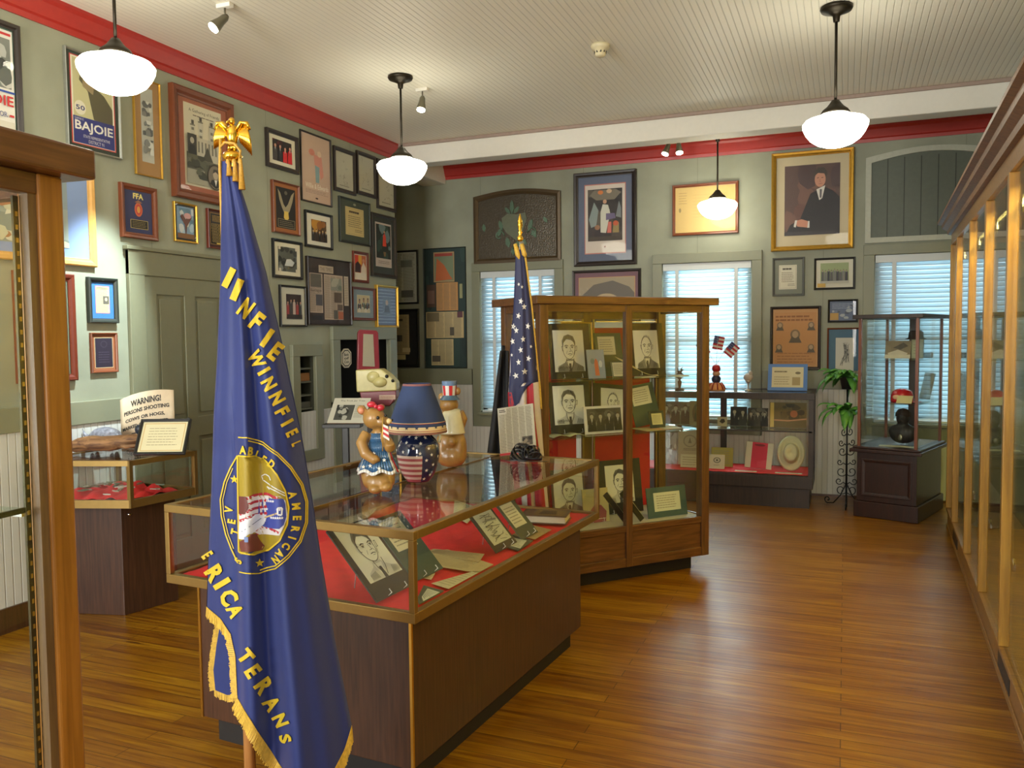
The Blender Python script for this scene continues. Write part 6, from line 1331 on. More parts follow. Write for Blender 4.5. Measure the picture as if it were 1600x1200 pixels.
MB().ell((q(598, 596)[0], -.12, q(598, 596)[1]), (11*s_, .05, 8*s_)).ell((q(588, 588)[0], -.12, q(588, 588)[1]), (10*s_, .03, 9*s_)).build('bulge', CR_, T)
MB().box((q(572, 652)[0], -.08, 0), (q(616, 652)[0], .08, q(590, 630)[1])).build('foot', mat('green_grey_foot', (112, 120, 104), .5), T)
for x, y, r_ in ((609, 587, .016), (618, 594, .014)): MB().ell((q(x, y)[0], -.125, q(x, y)[1]), (r_, .018, r_)).build('knob', BLACK, T)
a_, b_ = q(561, 576), q(600, 515); hh_ = b_[1]-a_[1]; ww = b_[0]-a_[0]-.02
H_ = bpy.data.objects.new('mirror_head', None); COL.objects.link(H_); H_.parent = T; H_.location = ((a_[0]+b_[0])/2-.02, .02, a_[1]-.01); H_.rotation_euler = (math.radians(-14), math.radians(3), .35)
MB().xz([(-ww/2, 0), (ww/2, 0), (ww/2*.92, hh_), (ww/2*.75, hh_+.02), (-ww/2*.75, hh_+.02), (-ww/2*.92, hh_)], 0, .05).build('head_frame', MR, H_, bevel=.008)
MB().xz([(-ww/2+.045, .03), (ww/2-.045, .03), (ww/2-.055, hh_-.02), (-ww/2+.055, hh_-.02)], -.004, .002).build('mirror', mat('mirror', (220, 225, 220), .03, 1, noise=.01), H_)
Hc = Art(25*s_, 7*s_, -.101, x0=q(596, 0)[0], z0=q(0, 623)[1]); Hc.rect(0, 0, 1, 1, (206, 180, 160)); Hc.lines(.08, .2, .92, .8, 2, (150, 90, 80), random.Random(1)); Hc.build('label_plate', T)
c2 = onp(540, 668, 0, -3.6); s2 = float(np.dot(c2-CAM, FW))/F
T = thing('reading_stand', 'black reading stand holding a tilted board with old photographs', 'stand', (c2[0], c2[1], 0), YAW)
MB().beam((0, 0, .02), (0, 0, c2[2]), .05, .05).box((-.17, -.13, 0), (.17, .13, .025)).box((-35*s2, -.05, c2[2]), (25*s2, .08, c2[2]+.03)).build('frame', BLACK, T, bevel=.004)
bd = thing('tilted_board', 'pale printed board with small photographs, tilted on the black reading stand', 'board', (c2[0], c2[1], c2[2]+.034), rot=(math.radians(-48), 0, YAW-.12))
w2, h2_ = 60*s2, .27
MB().box((-w2/2, 0, 0), (w2/2, .006, h2_)).build('board', mat('brown_edge', (120, 84, 60), .5), bd)
A = Art(w2, h2_, -.0004); A.rect(0, 0, 1, 1, (196, 194, 178)); A.text('The Fruit Jar Tree', .18, .84, .86, .92, (60, 56, 50)); A.rect(.14, .12, .62, .72, (70, 72, 66)); blobs(A, .14, .12, .62, .72, [(120, 122, 112), (40, 42, 38), (170, 170, 158)], 12, random.Random(3), .2); A.lines(.66, .2, .9, .72, 8, (150, 148, 134), random.Random(4)); A.build('print', bd)

# ================================================================== BEARS, LAMP AND PLAQUE ON THE LONG SHOWCASE
def prop(px, py, z=IH+.001):
    p = onp(px, py, 2, z); return p, float((p-CAM)@FW)/F
FUR = mat('glazed_bear_brown', (152, 114, 58), .4, noise=.25, scale=14, coat=.3)
FURL = mat('glazed_bear_tan', (214, 170, 104), .4, coat=.3)
STARW = (222, 218, 206)
def star2(r, n=5, st=math.pi/2, k=.42): return [((r if i % 2 == 0 else r*k)*math.cos(st+math.pi*i/n), (r if i % 2 == 0 else r*k)*math.sin(st+math.pi*i/n)) for i in range(2*n)]
# bear in a star-spangled dress
p, s_ = prop(592, 770)
T = thing('bear_figurine', 'brown ceramic bear in a blue star dress and red bow holding a small flag', 'figurine', p, YAW)
q = lambda x, y, d=0: ((x-592)*s_, d*s_, (770-y)*s_)
mb = MB()
def E_(x, y, d, rx, ry, rz, rot=None): mb.ell(q(x, y, d), (rx*s_, ry*s_, rz*s_), 14, 10, rot)
E_(592, 751, 2, 26, 22, 16); E_(577, 738, 2, 13, 13, 27); E_(606, 738, 2, 12, 13, 26); E_(589, 761, -14, 11, 13, 8); E_(606, 758, -14, 10, 12, 8)
E_(592, 712, 4, 17, 14, 26); E_(590, 690, 4, 15, 12, 20); E_(593, 672, 2, 8, 8, 12)
E_(587, 653, 0, 18, 17, 17); E_(600, 658, -5, 13, 12, 9); E_(607, 658, -6, 7, 8, 6.5); E_(567, 640, 4, 8, 5, 8); E_(598, 637, 8, 6, 4, 6)
mb.tube([q(575, 675, -2), q(568, 690, -10), q(575, 706, -16), q(590, 716, -18), q(596, 712, -18)], [8*s_, 9*s_, 9*s_, 8*s_, 6*s_], 12); mb.tube([q(600, 678, 0), q(608, 690, -6), q(612, 697, -10), q(613, 690, -14)], [7*s_, 9*s_, 10*s_, 7*s_], 12)
mb.build('body', FUR, T, remesh=.0045)
MB().ell(q(611, 657, -9), (5*s_, 6*s_, 4.5*s_)).build('muzzle', mat('cream_muzzle', (222, 196, 140), .4), T)
MB().ell(q(616, 655, -9), (2*s_, 2.6*s_, 1.8*s_)).build('nose', BLACK, T); MB().ell(q(595, 651, -15), (2.4*s_, 2*s_, 2.8*s_)).build('eye', BLACK, T); MB().ell(q(606, 648, -9), (2*s_, 2*s_, 2.4*s_)).build('eye', BLACK, T)
MB().ell(q(567, 641, 0), (5*s_, 3*s_, 5*s_)).build('ear_lining', mat('pink_ear', (200, 130, 96), .4), T)
mb = MB(); RB_ = mat('glossy_red', (186, 36, 56), .3, coat=.3)
mb.ell(q(584, 631, -6), (7*s_, 5*s_, 5*s_)).ell(q(598, 636, -6), (6*s_, 5*s_, 5*s_)).ell(q(591, 634, -9), (3.4*s_, 3*s_, 3.4*s_)); mb.build('bow', RB_, T)
# dress: flared, scalloped hem
BLU = (52, 92, 130); P = []; cols = []
rows = [(676, 11), (690, 14.5), (704, 19), (718, 24), (732, 31), (737, 33)]
for y, r_ in rows:
    row = []
    for k in range(41):
        t = 2*math.pi*k/40; sc_ = 1+(.06*math.sin(7*t) if y > 715 else 0); yy = y+(2.5*math.sin(7*t+1) if y > 725 else 0)
        row.append(q(591+r_*sc_*math.cos(t), yy, 2+r_*.8*sc_*math.sin(t)))
    P.append(row)
mb = MB()
for i in range(len(P)-1):
    for k in range(40):
        c = BLU if i < 4 else (214, 212, 206)
        if k in (4, 5, 36, 37, 22, 23): c = (214, 212, 206)
        if k in (38, 39) and i < 5: c = (178, 40, 48)
        mb.add([P[i][k], P[i+1][k], P[i+1][k+1], P[i][k+1]], [(0, 1, 2, 3)], c, True)
dm, N_, L_n, b_ = newmat('glazed_dress'); a_ = N_.new('ShaderNodeAttribute'); a_.attribute_name = 'ink'; L_n.new(a_.outputs['Color'], b_.inputs['Base Color']); b_.inputs['Roughness'].default_value = .25; b_.inputs['Coat Weight'].default_value = .5
GLZ = dm
dr = mb.build('dress', GLZ, T, solid=.003)
mb = MB()
for x, y in ((583, 724), (597, 728), (572, 726), (588, 706), (580, 733), (604, 716)):
    rr_ = 33 if y > 725 else 26; dx = (x-591)/ (14.5+(y-690)*.42+2); dd = -math.sqrt(max(.02, 1-dx*dx))*(14.5+(y-690)*.42)*.8-1
    mb.add([q(x+a, y-b, 2+dd-1.2) for a, b in star2(3.4)], [tuple(range(10))], STARW)
mb.build('dress_stars', INK, T)
MB().tube([q(602, 702, -18), q(603, 650, -18)], 1*s_, 6).build('flag_stick', mat('gold_stick', (190, 150, 70), .4, .5), T)
A = MB(); 
for k in range(5): A.add([q(603+0, 660+4*k, -18.5), q(611+k*.4, 664+4.6*k, -18.5), q(611+k*.4, 664+4.6*k+4, -18.5), q(603, 660+4*k+4, -18.5)], [(0, 1, 2, 3)], (186, 40, 48) if k % 2 else (216, 212, 206))
A.build('small_flag', INK, T)
# bear seen from behind with a stars-and-stripes top hat
p, s_ = prop(706, 729)
T = thing('bear_figurine', 'brown ceramic bear seen from behind in a white shirt and striped top hat', 'figurine', p, YAW)
q = lambda x, y, d=0: ((x-706)*s_, d*s_, (729-y)*s_)
mb = MB(); E_(706, 712, 0, 24, 18, 18); E_(693, 700, 0, 12, 14, 28); E_(718, 700, 0, 12, 14, 28); E_(706, 690, 0, 20, 16, 18); E_(708, 688, -14, 7, 7, 8)
E_(707, 655, 0, 14, 12, 20); E_(703, 632, 0, 15, 14, 13); E_(692, 620, 2, 6, 5, 7); E_(716, 611, 2, 6, 5, 7); E_(706, 645, 0, 9, 9, 8)
mb.tube([q(694, 646, 0), q(691, 656, -6), q(694, 668, 2)], [6*s_, 7*s_, 5*s_], 10); mb.tube([q(720, 642, 0), q(726, 655, 2), q(722, 668, 6)], [6*s_, 6*s_, 5*s_], 10)
mb.build('body', FUR, T, remesh=.005)
P = []
for y, r_ in ((638, 11), (645, 15), (660, 17), (675, 20), (677, 20)): P.append([q(707+r_*math.cos(t), y, r_*.82*math.sin(t)) for t in [2*math.pi*k/28 for k in range(28)]])
MB().grid(P, None, True, True).build('shirt', mat('cream_glaze', (206, 200, 162), .4, coat=.3), T, solid=.003)
mb = MB(); hq = lambda r_, y, t, x0=704: q(x0+r_*math.cos(t), y, r_*math.sin(t)+0)
for k in range(24):
    t0, t1 = 2*math.pi*k/24, 2*math.pi*(k+1)/24
    mb.add([hq(10, 619, t0), hq(10, 619, t1), hq(11.5, 602, t1), hq(11.5, 602, t0)], [(0, 1, 2, 3)], (184, 40, 50) if (k//2) % 2 else (216, 212, 206))
    mb.add([hq(11.5, 602, t0), hq(11.5, 602, t1), hq(12, 595, t1), hq(12, 595, t0)], [(0, 1, 2, 3)], (96, 124, 160)); mb.add([hq(12, 595, t0), hq(12, 595, t1), q(704, 596)], [(0, 1, 2)], (110, 136, 166))
    mb.add([hq(16, 624, t0), hq(16, 624, t1), hq(10, 617, t1), hq(10, 617, t0)], [(0, 1, 2, 3)], (70, 100, 124)); mb.add([hq(16, 624, t0), hq(16, 624, t1), hq(10, 620, t1), hq(10, 620, t0)], [(0, 3, 2, 1)], (70, 100, 124))
mb.build('top_hat', GLZ, T)
# table lamp: vase base with stars and stripes
p, s_ = prop(654, 751)
T = thing('table_lamp', 'blue star-painted vase lamp with a dark blue star-banded shade on the long showcase', 'lamp', p, YAW)
NV = (30, 38, 72); prof = [(18, 0), (19, 2), (26, 12), (31, 26), (34, 42), (33, 56), (28, 66), (20, 73), (12, 77), (9, 82), (10, 86)]
def rad(z):
    for (a, b), (c, d) in zip(prof, prof[1:]):
        if b <= z <= d: return a+(c-a)*(z-b)/(d-b)
    return prof[-1][0]
MB().lathe([(0, 0)]+[(r_*s_, z*s_) for r_, z in prof], n=48).build('vase', mat('navy_glaze', NV, .12, coat=.8), T)
def wrap(t, z, e=.5, f=rad): r_ = (f(z)+e)*s_; return (r_*math.sin(t), -r_*math.cos(t), z*s_)
mb = MB(); nz = 30
for i in range(nz):
    z0, z1v = 1+42*i/nz, 1+42*(i+1)/nz; c = (156, 84, 88) if (i//3) % 2 == 0 else (206, 190, 176)
    for k in range(16):
        a0 = -1.15+1.45*k/16; a1v = -1.15+1.45*(k+1)/16
        mb.add([wrap(a0, z0, .4), wrap(a1v, z0, .4), wrap(a1v, z1v, .4), wrap(a0, z1v, .4)], [(0, 1, 2, 3)], c, True)
mb.build('stripes', GLZ, T)
mb = MB(); rr = random.Random(6); 
for t, z in ((-.95, 58), (-.5, 63), (-.1, 55), (.25, 62), (.62, 54), (-.62, 49), (.2, 47), (.75, 44), (.5, 36), (.9, 28), (.55, 20), (.85, 12), (.5, 6), (-1.2, 50), (1.2, 40), (1.15, 56), (0, 70), (-.5, 72), (.6, 70), (2.2, 40), (3, 50), (-2.2, 45), (2.7, 25), (-2.6, 25)):
    mb.add([wrap(t+a/rad(z), z+b, .7) for a, b in star2(3)], [tuple(range(10))], STARW)
mb.build('stars', INK, T)
for sg in (1,): MB().tube([(s_*x, 0, s_*z) for x, z in ((16, 75), (26, 78), (33, 76), (35, 68), (33, 60))], 2.4*s_, 8).build('handle', mat('cream_glaze', (206, 200, 162), .4), T)
MB().tube([(-s_*x, 0, s_*z) for x, z in ((14, 77), (22, 80), (28, 77))], 2.2*s_, 8).build('handle', mat('cream_glaze', (206, 200, 162), .4), T)
MB().tube([(0, 0, 84*s_), (0, 0, 100*s_)], 4*s_, 10).build('lamp_neck', BLACK, T)
SH = [(45, 76), (43, 92), (22, 149), (20.5, 152)]
def srad(z):
    for (a, b), (c, d) in zip(SH, SH[1:]):
        if b <= z <= d: return a+(c-a)*(z-b)/(d-b)
    return SH[0][0]
shade = MB().lathe([(srad(z)*s_, z*s_) for z in (76, 80, 92, 110, 130, 149, 152)], n=48).build('shade', mat('blue_shade_cloth', (44, 60, 98), .8, noise=.05, scale=200), T, solid=.003)
def ringband(z0, z1v, c, e, nm, par):
    mb = MB()
    for k in range(48):
        a0, a1v = 2*math.pi*k/48, 2*math.pi*(k+1)/48; mb.add([wrap(a0, z0, e, srad), wrap(a1v, z0, e, srad), wrap(a1v, z1v, e, srad), wrap(a0, z1v, e, srad)], [(0, 1, 2, 3)], c, True)
    return mb.build(nm, INK, par)
ringband(76, 79.5, (130, 84, 74), .9, 'brown_trim', shade); ringband(79.5, 94, (212, 190, 144), .8, 'cream_band', shade); ringband(81, 82, (150, 60, 60), 1.0, 'red_line', shade); ringband(92.3, 93.3, (150, 60, 60), 1.0, 'red_line', shade); ringband(149, 152, (130, 84, 84), .9, 'brown_trim', shade)
mb = MB()
for k in range(18):
    t = 2*math.pi*k/18+.08; mb.add([wrap(t+a/44, 87+b, 1.2, srad) for a, b in star2(3.4)], [tuple(range(10))], (40, 50, 76))
mb.build('band_stars', INK, shade)
# laminated newspaper plaque with a black bow
stand('newspaper_plaque', 'glossy laminated newspaper page with red foot, standing at the far end of the long showcase', 'plaque', (781, 641, 838, 722), isplane(hy-.13), IR+.1, IH+.001, lambda a: (newspaper(a, 0, 0, 1, 1, 5, 61, (196, 194, 174), None, 1), a.rect(.03, .86, .26, .97, (206, 204, 190)), a.lines(.05, .89, .24, .96, 2, (70, 66, 58), random.Random(2), .6), a.rect(0, 0, 1, .05, (186, 60, 64))), (200, 198, 186), t=.008, tilt=14, roll=-9)
p = isl(*[(Vector(prop(822, 722)[0])-IC).dot(ex), hy-.22], IH+.001)
T = thing('ribbon_bow', 'black ribbon bow in front of the laminated newspaper page', 'bow', p, YAW)
rbm = mat('black_ribbon', (22, 24, 32), .3, coat=.2)
rr = random.Random(4)
for k in range(9):
    t = math.pi*(.05+.9*k/8); R_ = .085*rr.uniform(.8, 1.15); P = []
    for j in range(15):
        u = 2*math.pi*j/14; rad_ = R_*(1-math.cos(u))/2; off = R_*.34*math.sin(u)
        cx, cz = rad_*math.cos(t)-off*math.sin(t), .014+rad_*math.sin(t)*1.0+off*math.cos(t); dy = .01*(k % 3)-.01
        wx, wz = .0075*math.sin(t), -.0075*math.cos(t); cz = max(.011, cz); P.append([(cx-wx, dy-.008, cz-wz), (cx+wx, dy+.008, cz+wz)])
    MB().grid(P).build('loop', rbm, T, solid=.0012)
MB().ell((0, 0, .022), (.022, .016, .018)).build('knot', rbm, T)
MB().grid([[(x, -.02-.01*math.sin(x*30), .002), (x, -.006-.01*math.sin(x*30), .003)] for x in [-.05+.15*k/10 for k in range(11)]]).build('tail', rbm, T, solid=.0012)

# ================================================================== THE TWO FLAGS
class Drape:
    """cloth seen from the front: silhouettes in the photo's scale at one distance, folds in depth"""
    def __init__(s, px, py_, dep, L_, R_, folds, bulge, name, label, cat='flag', crease=None):
        s.s = dep/F; s.x0 = px; s.y0 = py_; p = at(px, py_, dep); s.zb = float(p[2]); s.Lp, s.Rp = L_, R_; s.folds = folds; s.bulge = bulge; s.crease = crease
        s.T = thing(name, label, cat, (p[0], p[1], 0), YAW)
    @staticmethod
    def interp(T_, y):
        if y <= T_[0][0]: return T_[0][1]
        for (a, b), (c, d) in zip(T_, T_[1:]):
            if y <= c: return b+(d-b)*(y-a)/(c-a)
        (a, b), (c, d) = T_[-2:]; return b+(d-b)*(y-a)/(c-a)
    def lr(s, y): return s.interp(s.Lp, y), s.interp(s.Rp, y)
    def depth(s, x, y):
        l, r = s.lr(y); u = min(1, max(0, (x-l)/(r-l))); wd_ = (r-l)*s.s
        d = s.bulge*wd_*math.sqrt(max(0, 1-(2*u-1)**2)); am = .07*wd_*min(1, .35+(y-s.Lp[0][0])/500)
        d += am*sum(a*math.sin(f*u*math.pi+ph+y*.002) for a, f, ph in s.folds)
        if s.crease and y > s.crease[1]: d -= .016*(1/(1+math.exp((x-s.crease[0])*.7)))*min(1, (y-s.crease[1])/60)
        return d
    def P(s, x, y, off=0, back=False):
        d = s.depth(x, y)+off
        if back: d = -d*.5
        k = 1-d*.92/(s.s*F)
        return (((x-800)*k+800-s.x0)*s.s, -d, s.zb+(s.y0-((y-600)*k+600))*s.s)
    def cloth(s, hem, y_top, material, name, nu=60, nv=90, thick=.002):
        """hem(u) gives the lower edge"""
        P = []
        for back in (False, True):
            for j in range(nv+1):
                row = []
                for i in range(nu+1):
                    u = i/nu
                    if back: u = 1-u
                    y = y_top+(hem(u)-y_top)*j/nv; l, r = s.lr(y); row.append(s.P(l+(r-l)*u, y, 0, back))
                P.append(row)
        mb = MB(); mb.grid(P[:nv+1]); mb.grid(P[nv+1:])
        # side seams
        return mb.build(name, material, s.T)
    def glyph(s, mb, ch, x, y, h, rot, c, wsc=1, off=.007, bold=.045):
        vs, fs, x0, x1, y0, y1 = fine_glyphs(ch, bold); a = math.radians(rot); k = h/(y1-y0); mb.add([s.P(x+((vx-(x0+x1)/2)*k*wsc*math.cos(a)-(vy-(y0+y1)/2)*k*math.sin(a)), y-((vx-(x0+x1)/2)*k*wsc*math.sin(a)+(vy-(y0+y1)/2)*k*math.cos(a)), off) for vx, vy in vs], fs, c)
    def stroke(s, mb, pts, w_, c, off=.003, sub=3):
        off += .003
        for (a, b), (d, e) in zip(pts, pts[1:]):
            n = max(1, int(math.hypot(d-a, e-b)/6)); dx, dy = d-a, e-b; l = math.hypot(dx, dy) or 1; nx, ny = -dy/l*w_/2, dx/l*w_/2
            for i in range(n):
                u, v = i/n, (i+1)/n; A_, B_ = (a+dx*u, b+dy*u), (a+dx*v, b+dy*v)
                mb.add([s.P(A_[0]-nx, A_[1]-ny, off), s.P(B_[0]-nx, B_[1]-ny, off), s.P(B_[0]+nx, B_[1]+ny, off), s.P(A_[0]+nx, A_[1]+ny, off)], [(0, 1, 2, 3)], c)
    def fill(s, mb, rows, c, off=.002, nx=12):
        """rows of (y, x0, x1)"""
        off += .003
        R_ = []
        for (y, a, b), (y2, a2, b2) in zip(rows, rows[1:]):
            n = max(1, int((y2-y)/6))
            for i in range(n): u = i/n; R_.append((y+(y2-y)*u, a+(a2-a)*u, b+(b2-b)*u))
        R_.append(rows[-1]); mb.grid([[s.P(a+(b-a)*i/nx, y, off) for i in range(nx+1)] for y, a, b in R_], c)
    def fringe(s, pts, ln, dirn, material, name, par, off=.002, dd=None):
        """strands hanging off a hem polyline; dirn = (dx, dy) in photo scale"""
        mb = MB(); r = random.Random(3)
        for (a, b), (d, e) in zip(pts, pts[1:]):
            L_ = math.hypot(d-a, e-b); n = max(1, int(L_/1.6))
            for i in range(n):
                u, v = i/n, (i+.8)/n; k = ln*r.uniform(.85, 1.1); x, y, x2, y2 = a+(d-a)*u, b+(e-b)*u, a+(d-a)*v, b+(e-b)*v
                f_ = (lambda X, Y, o: s.P(X, Y, o)) if dd is None else (lambda X, Y, o: ((X-s.x0)*s.s, dd-o, s.zb+(s.y0-Y)*s.s))
                mb.add([f_(x, y, off), f_(x2, y2, off), f_(x2+dirn[0]*k+r.uniform(-.6, .6), y2+dirn[1]*k, off+.001), f_(x+dirn[0]*k, y+dirn[1]*k, off+.001)], [(0, 1, 2, 3)])
        return mb.build(name, material, par, solid=.0012)
def satin(name, c, rough=.45):
    m = mat(name, c, rough, noise=.05, scale=60); b = m.node_tree.nodes['Principled BSDF']; b.inputs['Sheen Weight'].default_value = .15; return m
GOLD = (206, 176, 40)
FRM = mat('gold_fringe', (206, 166, 64), .6, noise=.2, scale=120)
EAG = mat('polished_gold', (226, 178, 66), .18, 1, noise=.04)

# ---- blue veterans' banner
D1 = Drape(388, 1180, 2.42, [(262, 374), (290, 372), (430, 367), (560, 358), (650, 350), (760, 343), (850, 336), (945, 330), (1225, 316)], [(262, 390), (285, 396), (340, 412), (430, 436), (560, 462), (680, 484), (780, 498), (860, 508), (1000, 528), (1135, 551), (1225, 562)],
           [(.9, 5.2, .8), (.45, 8.4, 2.2), (.35, 2.3, 0)], .34, 'veterans_banner', 'blue gold-fringed Disabled American Veterans banner on a pole with gold eagle, nearest the camera', 'flag', (384, 640))
T = D1.T; s_ = D1.s
HEM = [(0, 945), (.12, 962), (.2, 985), (.235, 1020), (.24, 1085), (.34, 1120), (.5, 1190), (.6, 1222), (.72, 1228), (.84, 1205), (.93, 1172), (1, 1135)]
def hem1(u): return Drape.interp(HEM, u)
NAVY = satin('royal_blue_satin', (21, 38, 104), .6)
cl = D1.cloth(hem1, 264, NAVY, 'cloth', 70, 110)
mb = MB(); _k = 0
for ch, x, y, h_, rot, wk in (('I', 380, 437, 32, -28, 1.3), ('I', 392, 455, 34, -24, 1.3), ('N', 405, 483, 30, -38, .6), ('F', 421, 503, 30, -40, .8), ('I', 436, 528, 30, -36, 1.1), ('E', 448, 549, 28, -40, .8),
                      ('W', 419, 560, 22, -62, .8), ('I', 430, 578, 22, -60, 1), ('N', 437, 597, 22, -62, .8), ('N', 449, 619, 22, -64, .8), ('F', 456, 640, 22, -64, .8), ('I', 463, 657, 20, -64, 1), ('E', 470, 673, 18, -68, .7), ('L', 476, 690, 14, -72, .6),
                      ('E', 334, 862, 20, -56, .5), ('R', 345, 890, 30, -56, .8), ('I', 356, 905, 30, -58, 1.1), ('C', 366, 926, 30, -56, .8), ('A', 376, 946, 26, -62, .7),
                      ('T', 391, 1016, 26, -52, .9), ('E', 402, 1039, 26, -58, .85), ('R', 418, 1064, 27, -58, .85), ('A', 429, 1092, 25, -58, .8), ('N', 442, 1118, 24, -62, .8), ('S', 449, 1146, 20, -66, 1.1)):
    if _k in (6, 14, 19): mb.build('banner_lettering', INK, cl); mb = MB()
    D1.glyph(mb, ch, x, y, h_, rot, GOLD, wk); _k += 1
mb.build('banner_lettering', INK, cl)
mb = MB()
right = [(388, 678), (402, 678), (425, 686), (448, 702), (468, 724), (484, 752), (491, 780), (490, 812), (480, 840), (462, 862), (440, 880), (415, 888), (384, 885)]
left = [(386, 706), (374, 726), (364, 748), (357, 775), (358, 800), (364, 828), (372, 850), (382, 872)]
for o_ in (0, 5): D1.stroke(mb, right if o_ == 0 else [(435+(x-435)*.955, 783+(y-783)*.955) for x, y in right][1:-1], 1.8, GOLD)
D1.stroke(mb, left, 2, GOLD); D1.stroke(mb, [(x+4, y) for x, y in left[1:-1]], 1.2, GOLD)
inner = [(387, 706), (412, 707), (430, 715), (446, 735), (458, 760), (463, 786), (460, 812), (448, 836), (430, 852), (408, 858), (384, 854)]
D1.stroke(mb, inner+[(386, 706)], 2.4, GOLD, .004)
for ch, x, y, rot in (('A', 395, 697, -2), ('B', 407, 699, -10), ('L', 417, 706, -22), ('E', 426, 713, -30), ('D', 438, 719, -38), ('A', 469, 767, -80), ('M', 474, 785, -88), ('E', 475, 803, -94), ('R', 472, 820, -102), ('I', 467, 833, -110), ('C', 458, 845, -122), ('A', 448, 856, -132), ('N', 441, 866, -140), ('V', 370, 790, 80), ('E', 374, 808, 80), ('T', 379, 824, 76), ('S', 383, 868, 60)): D1.glyph(mb, ch, x, y, 13, rot, GOLD, .8, .0055)
for x, y in ((380, 743), (416, 872)): mb.add([D1.P(x+a, y-b, .004) for a, b in star2(7)], [tuple(range(10))], GOLD)
mb.build('ring_lettering', INK, cl)
mb = MB()
D1.fill(mb, [(707, 386, 412), (716, 386, 430), (736, 386, 446), (760, 385, 457), (786, 385, 462), (812, 385, 459), (836, 385, 447), (852, 386, 428), (857, 386, 405)], (150, 128, 30), .0018)
D1.fill(mb, [(768, 386, 450), (775, 386, 458), (800, 386, 461), (815, 386, 455), (828, 410, 448)], (204, 200, 204), .0024)
for y0 in (768, 778, 788, 798, 820): D1.stroke(mb, [(387+max(0, (y0-800)*1.4), y0+8), (410, y0-1), (430, y0-3), (447, y0+4)], 4, (170, 40, 54), .0028)
D1.fill(mb, [(772, 422, 455), (780, 417, 458), (800, 415, 459), (812, 418, 455), (818, 426, 448)], (54, 66, 150), .0034)
for k in range(18): x, y = 422+34*((k*7) % 10)/10, 776+38*((k*3) % 9)/9; mb.add([D1.P(x+a, y-b, .0072) for a, b in star2(2.6)], [tuple(range(10))], (214, 214, 224))
D1.fill(mb, [(768, 386, 398), (785, 386, 402), (795, 386, 396)], (96, 44, 40), .0036)
D1.fill(mb, [(796, 410, 424), (803, 396, 428), (812, 386, 424), (824, 385, 408), (834, 385, 395)], (206, 210, 222), .0044)
D1.stroke(mb, [(390, 822), (420, 803)], 1, (110, 116, 140), .005); D1.stroke(mb, [(425, 802), (445, 794)], 2.4, (196, 170, 120), .005); D1.stroke(mb, [(446, 786), (453, 786), (452, 797), (446, 796), (446, 786)], 2.5, (216, 216, 224), .005)
D1.fill(mb, [(826, 404, 412), (838, 386, 418), (846, 386, 424), (853, 388, 420)], (104, 48, 40), .0034); D1.fill(mb, [(830, 394, 400), (838, 394, 400)], (110, 130, 180), .005)
D1.stroke(mb, [(458, 764), (440, 754), (430, 748), (424, 744), (422, 738), (428, 735), (434, 738), (436, 744)], 1.6, (206, 206, 206), .003); D1.stroke(mb, [(458, 768), (444, 760), (430, 754), (434, 758)], 1.6, (206, 206, 206), .003)
mb.build('embroidered_emblem', INK, cl)
# turned-up corner behind the hem and its fringe
sh_ = D1; dB = .03
fl = [(345, 975), (362, 985), (376, 1010), (378, 1040), (372, 1090), (352, 1090), (334, 1082), (332, 1050), (338, 1010)]
MB().xz([((x-388)*s_, D1.zb+(1180-y)*s_) for x, y in fl], dB-.002, dB+.001).build('turned_corner', NAVY, T)
D1.fringe([(345, 975), (338, 1010), (332, 1050), (334, 1082)], 9, (-1, .25), FRM, 'corner_fringe', T, 0, dB); D1.fringe([(332, 1080), (352, 1088), (374, 1090)], 13, (.0, 1), FRM, 'corner_fringe', T, 0, dB)
def hempts(u0, u1, n=30):
    o = []
    for i in range(n+1):
        u = u0+(u1-u0)*i/n; y = hem1(u); l, r = D1.lr(y); o.append((l+(r-l)*u, y-2))
    return o
D1.fringe(hempts(0, .2, 14), 17, (-.1, 1), FRM, 'hem_fringe', T, .004)
D1.fringe(hempts(.2, .24, 14), 10, (-1, .1), FRM, 'hem_fringe', T, .004)
D1.fringe(hempts(.24, .62, 24), 20, (-.5, .9), FRM, 'hem_fringe', T, .004); D1.fringe(hempts(.62, 1, 24), 24, (.1, 1), FRM, 'hem_fringe', T, .004)
# pole, stand, cord, eagle
WP = wood('pale_pole_wood', (168, 110, 60), (196, 140, 84), .4)
MB().tube([(0, .012, .03), (0, .012, D1.zb+(1180-250)*s_)], .0165, 14).build('pole', WP, T)
MB().lathe([(0, 0), (.15, 0), (.15, .012), (.12, .03), (.04, .045), (.026, .09), (0, .09)], (0, .012, 0), n=32).build('base', EAG, T)
q = lambda x, y, d=0: ((x-388)*s_, d*s_, D1.zb+(1180-y)*s_)
mb = MB(); mb.lathe([(0, 0), (3*s_, 0), (7*s_, 4*s_), (4*s_, 8*s_), (13*s_, 14*s_), (15*s_, 19*s_), (12*s_, 24*s_), (5*s_, 28*s_), (4*s_, 34*s_), (8*s_, 36*s_), (6*s_, 40*s_), (0, 42*s_)], q(390, 276), n=24); mb.build('finial_ball', EAG, T)
e_ = MB().ell(q(391, 226, 0), (9*s_, 8*s_, 17*s_)).ell(q(391, 206, -2), (5*s_, 5*s_, 6*s_)).tube([q(389, 207, -6), q(386, 208, -8), q(385, 211, -8)], [2.4*s_, 1.6*s_, .6*s_], 8).ell(q(391, 243, 2), (7*s_, 6*s_, 6*s_)).tube([q(387, 238, -3), q(386, 250, -4)], 2.2*s_, 8).tube([q(395, 238, -3), q(396, 250, -4)], 2.2*s_, 8).build('finial_eagle', EAG, T)
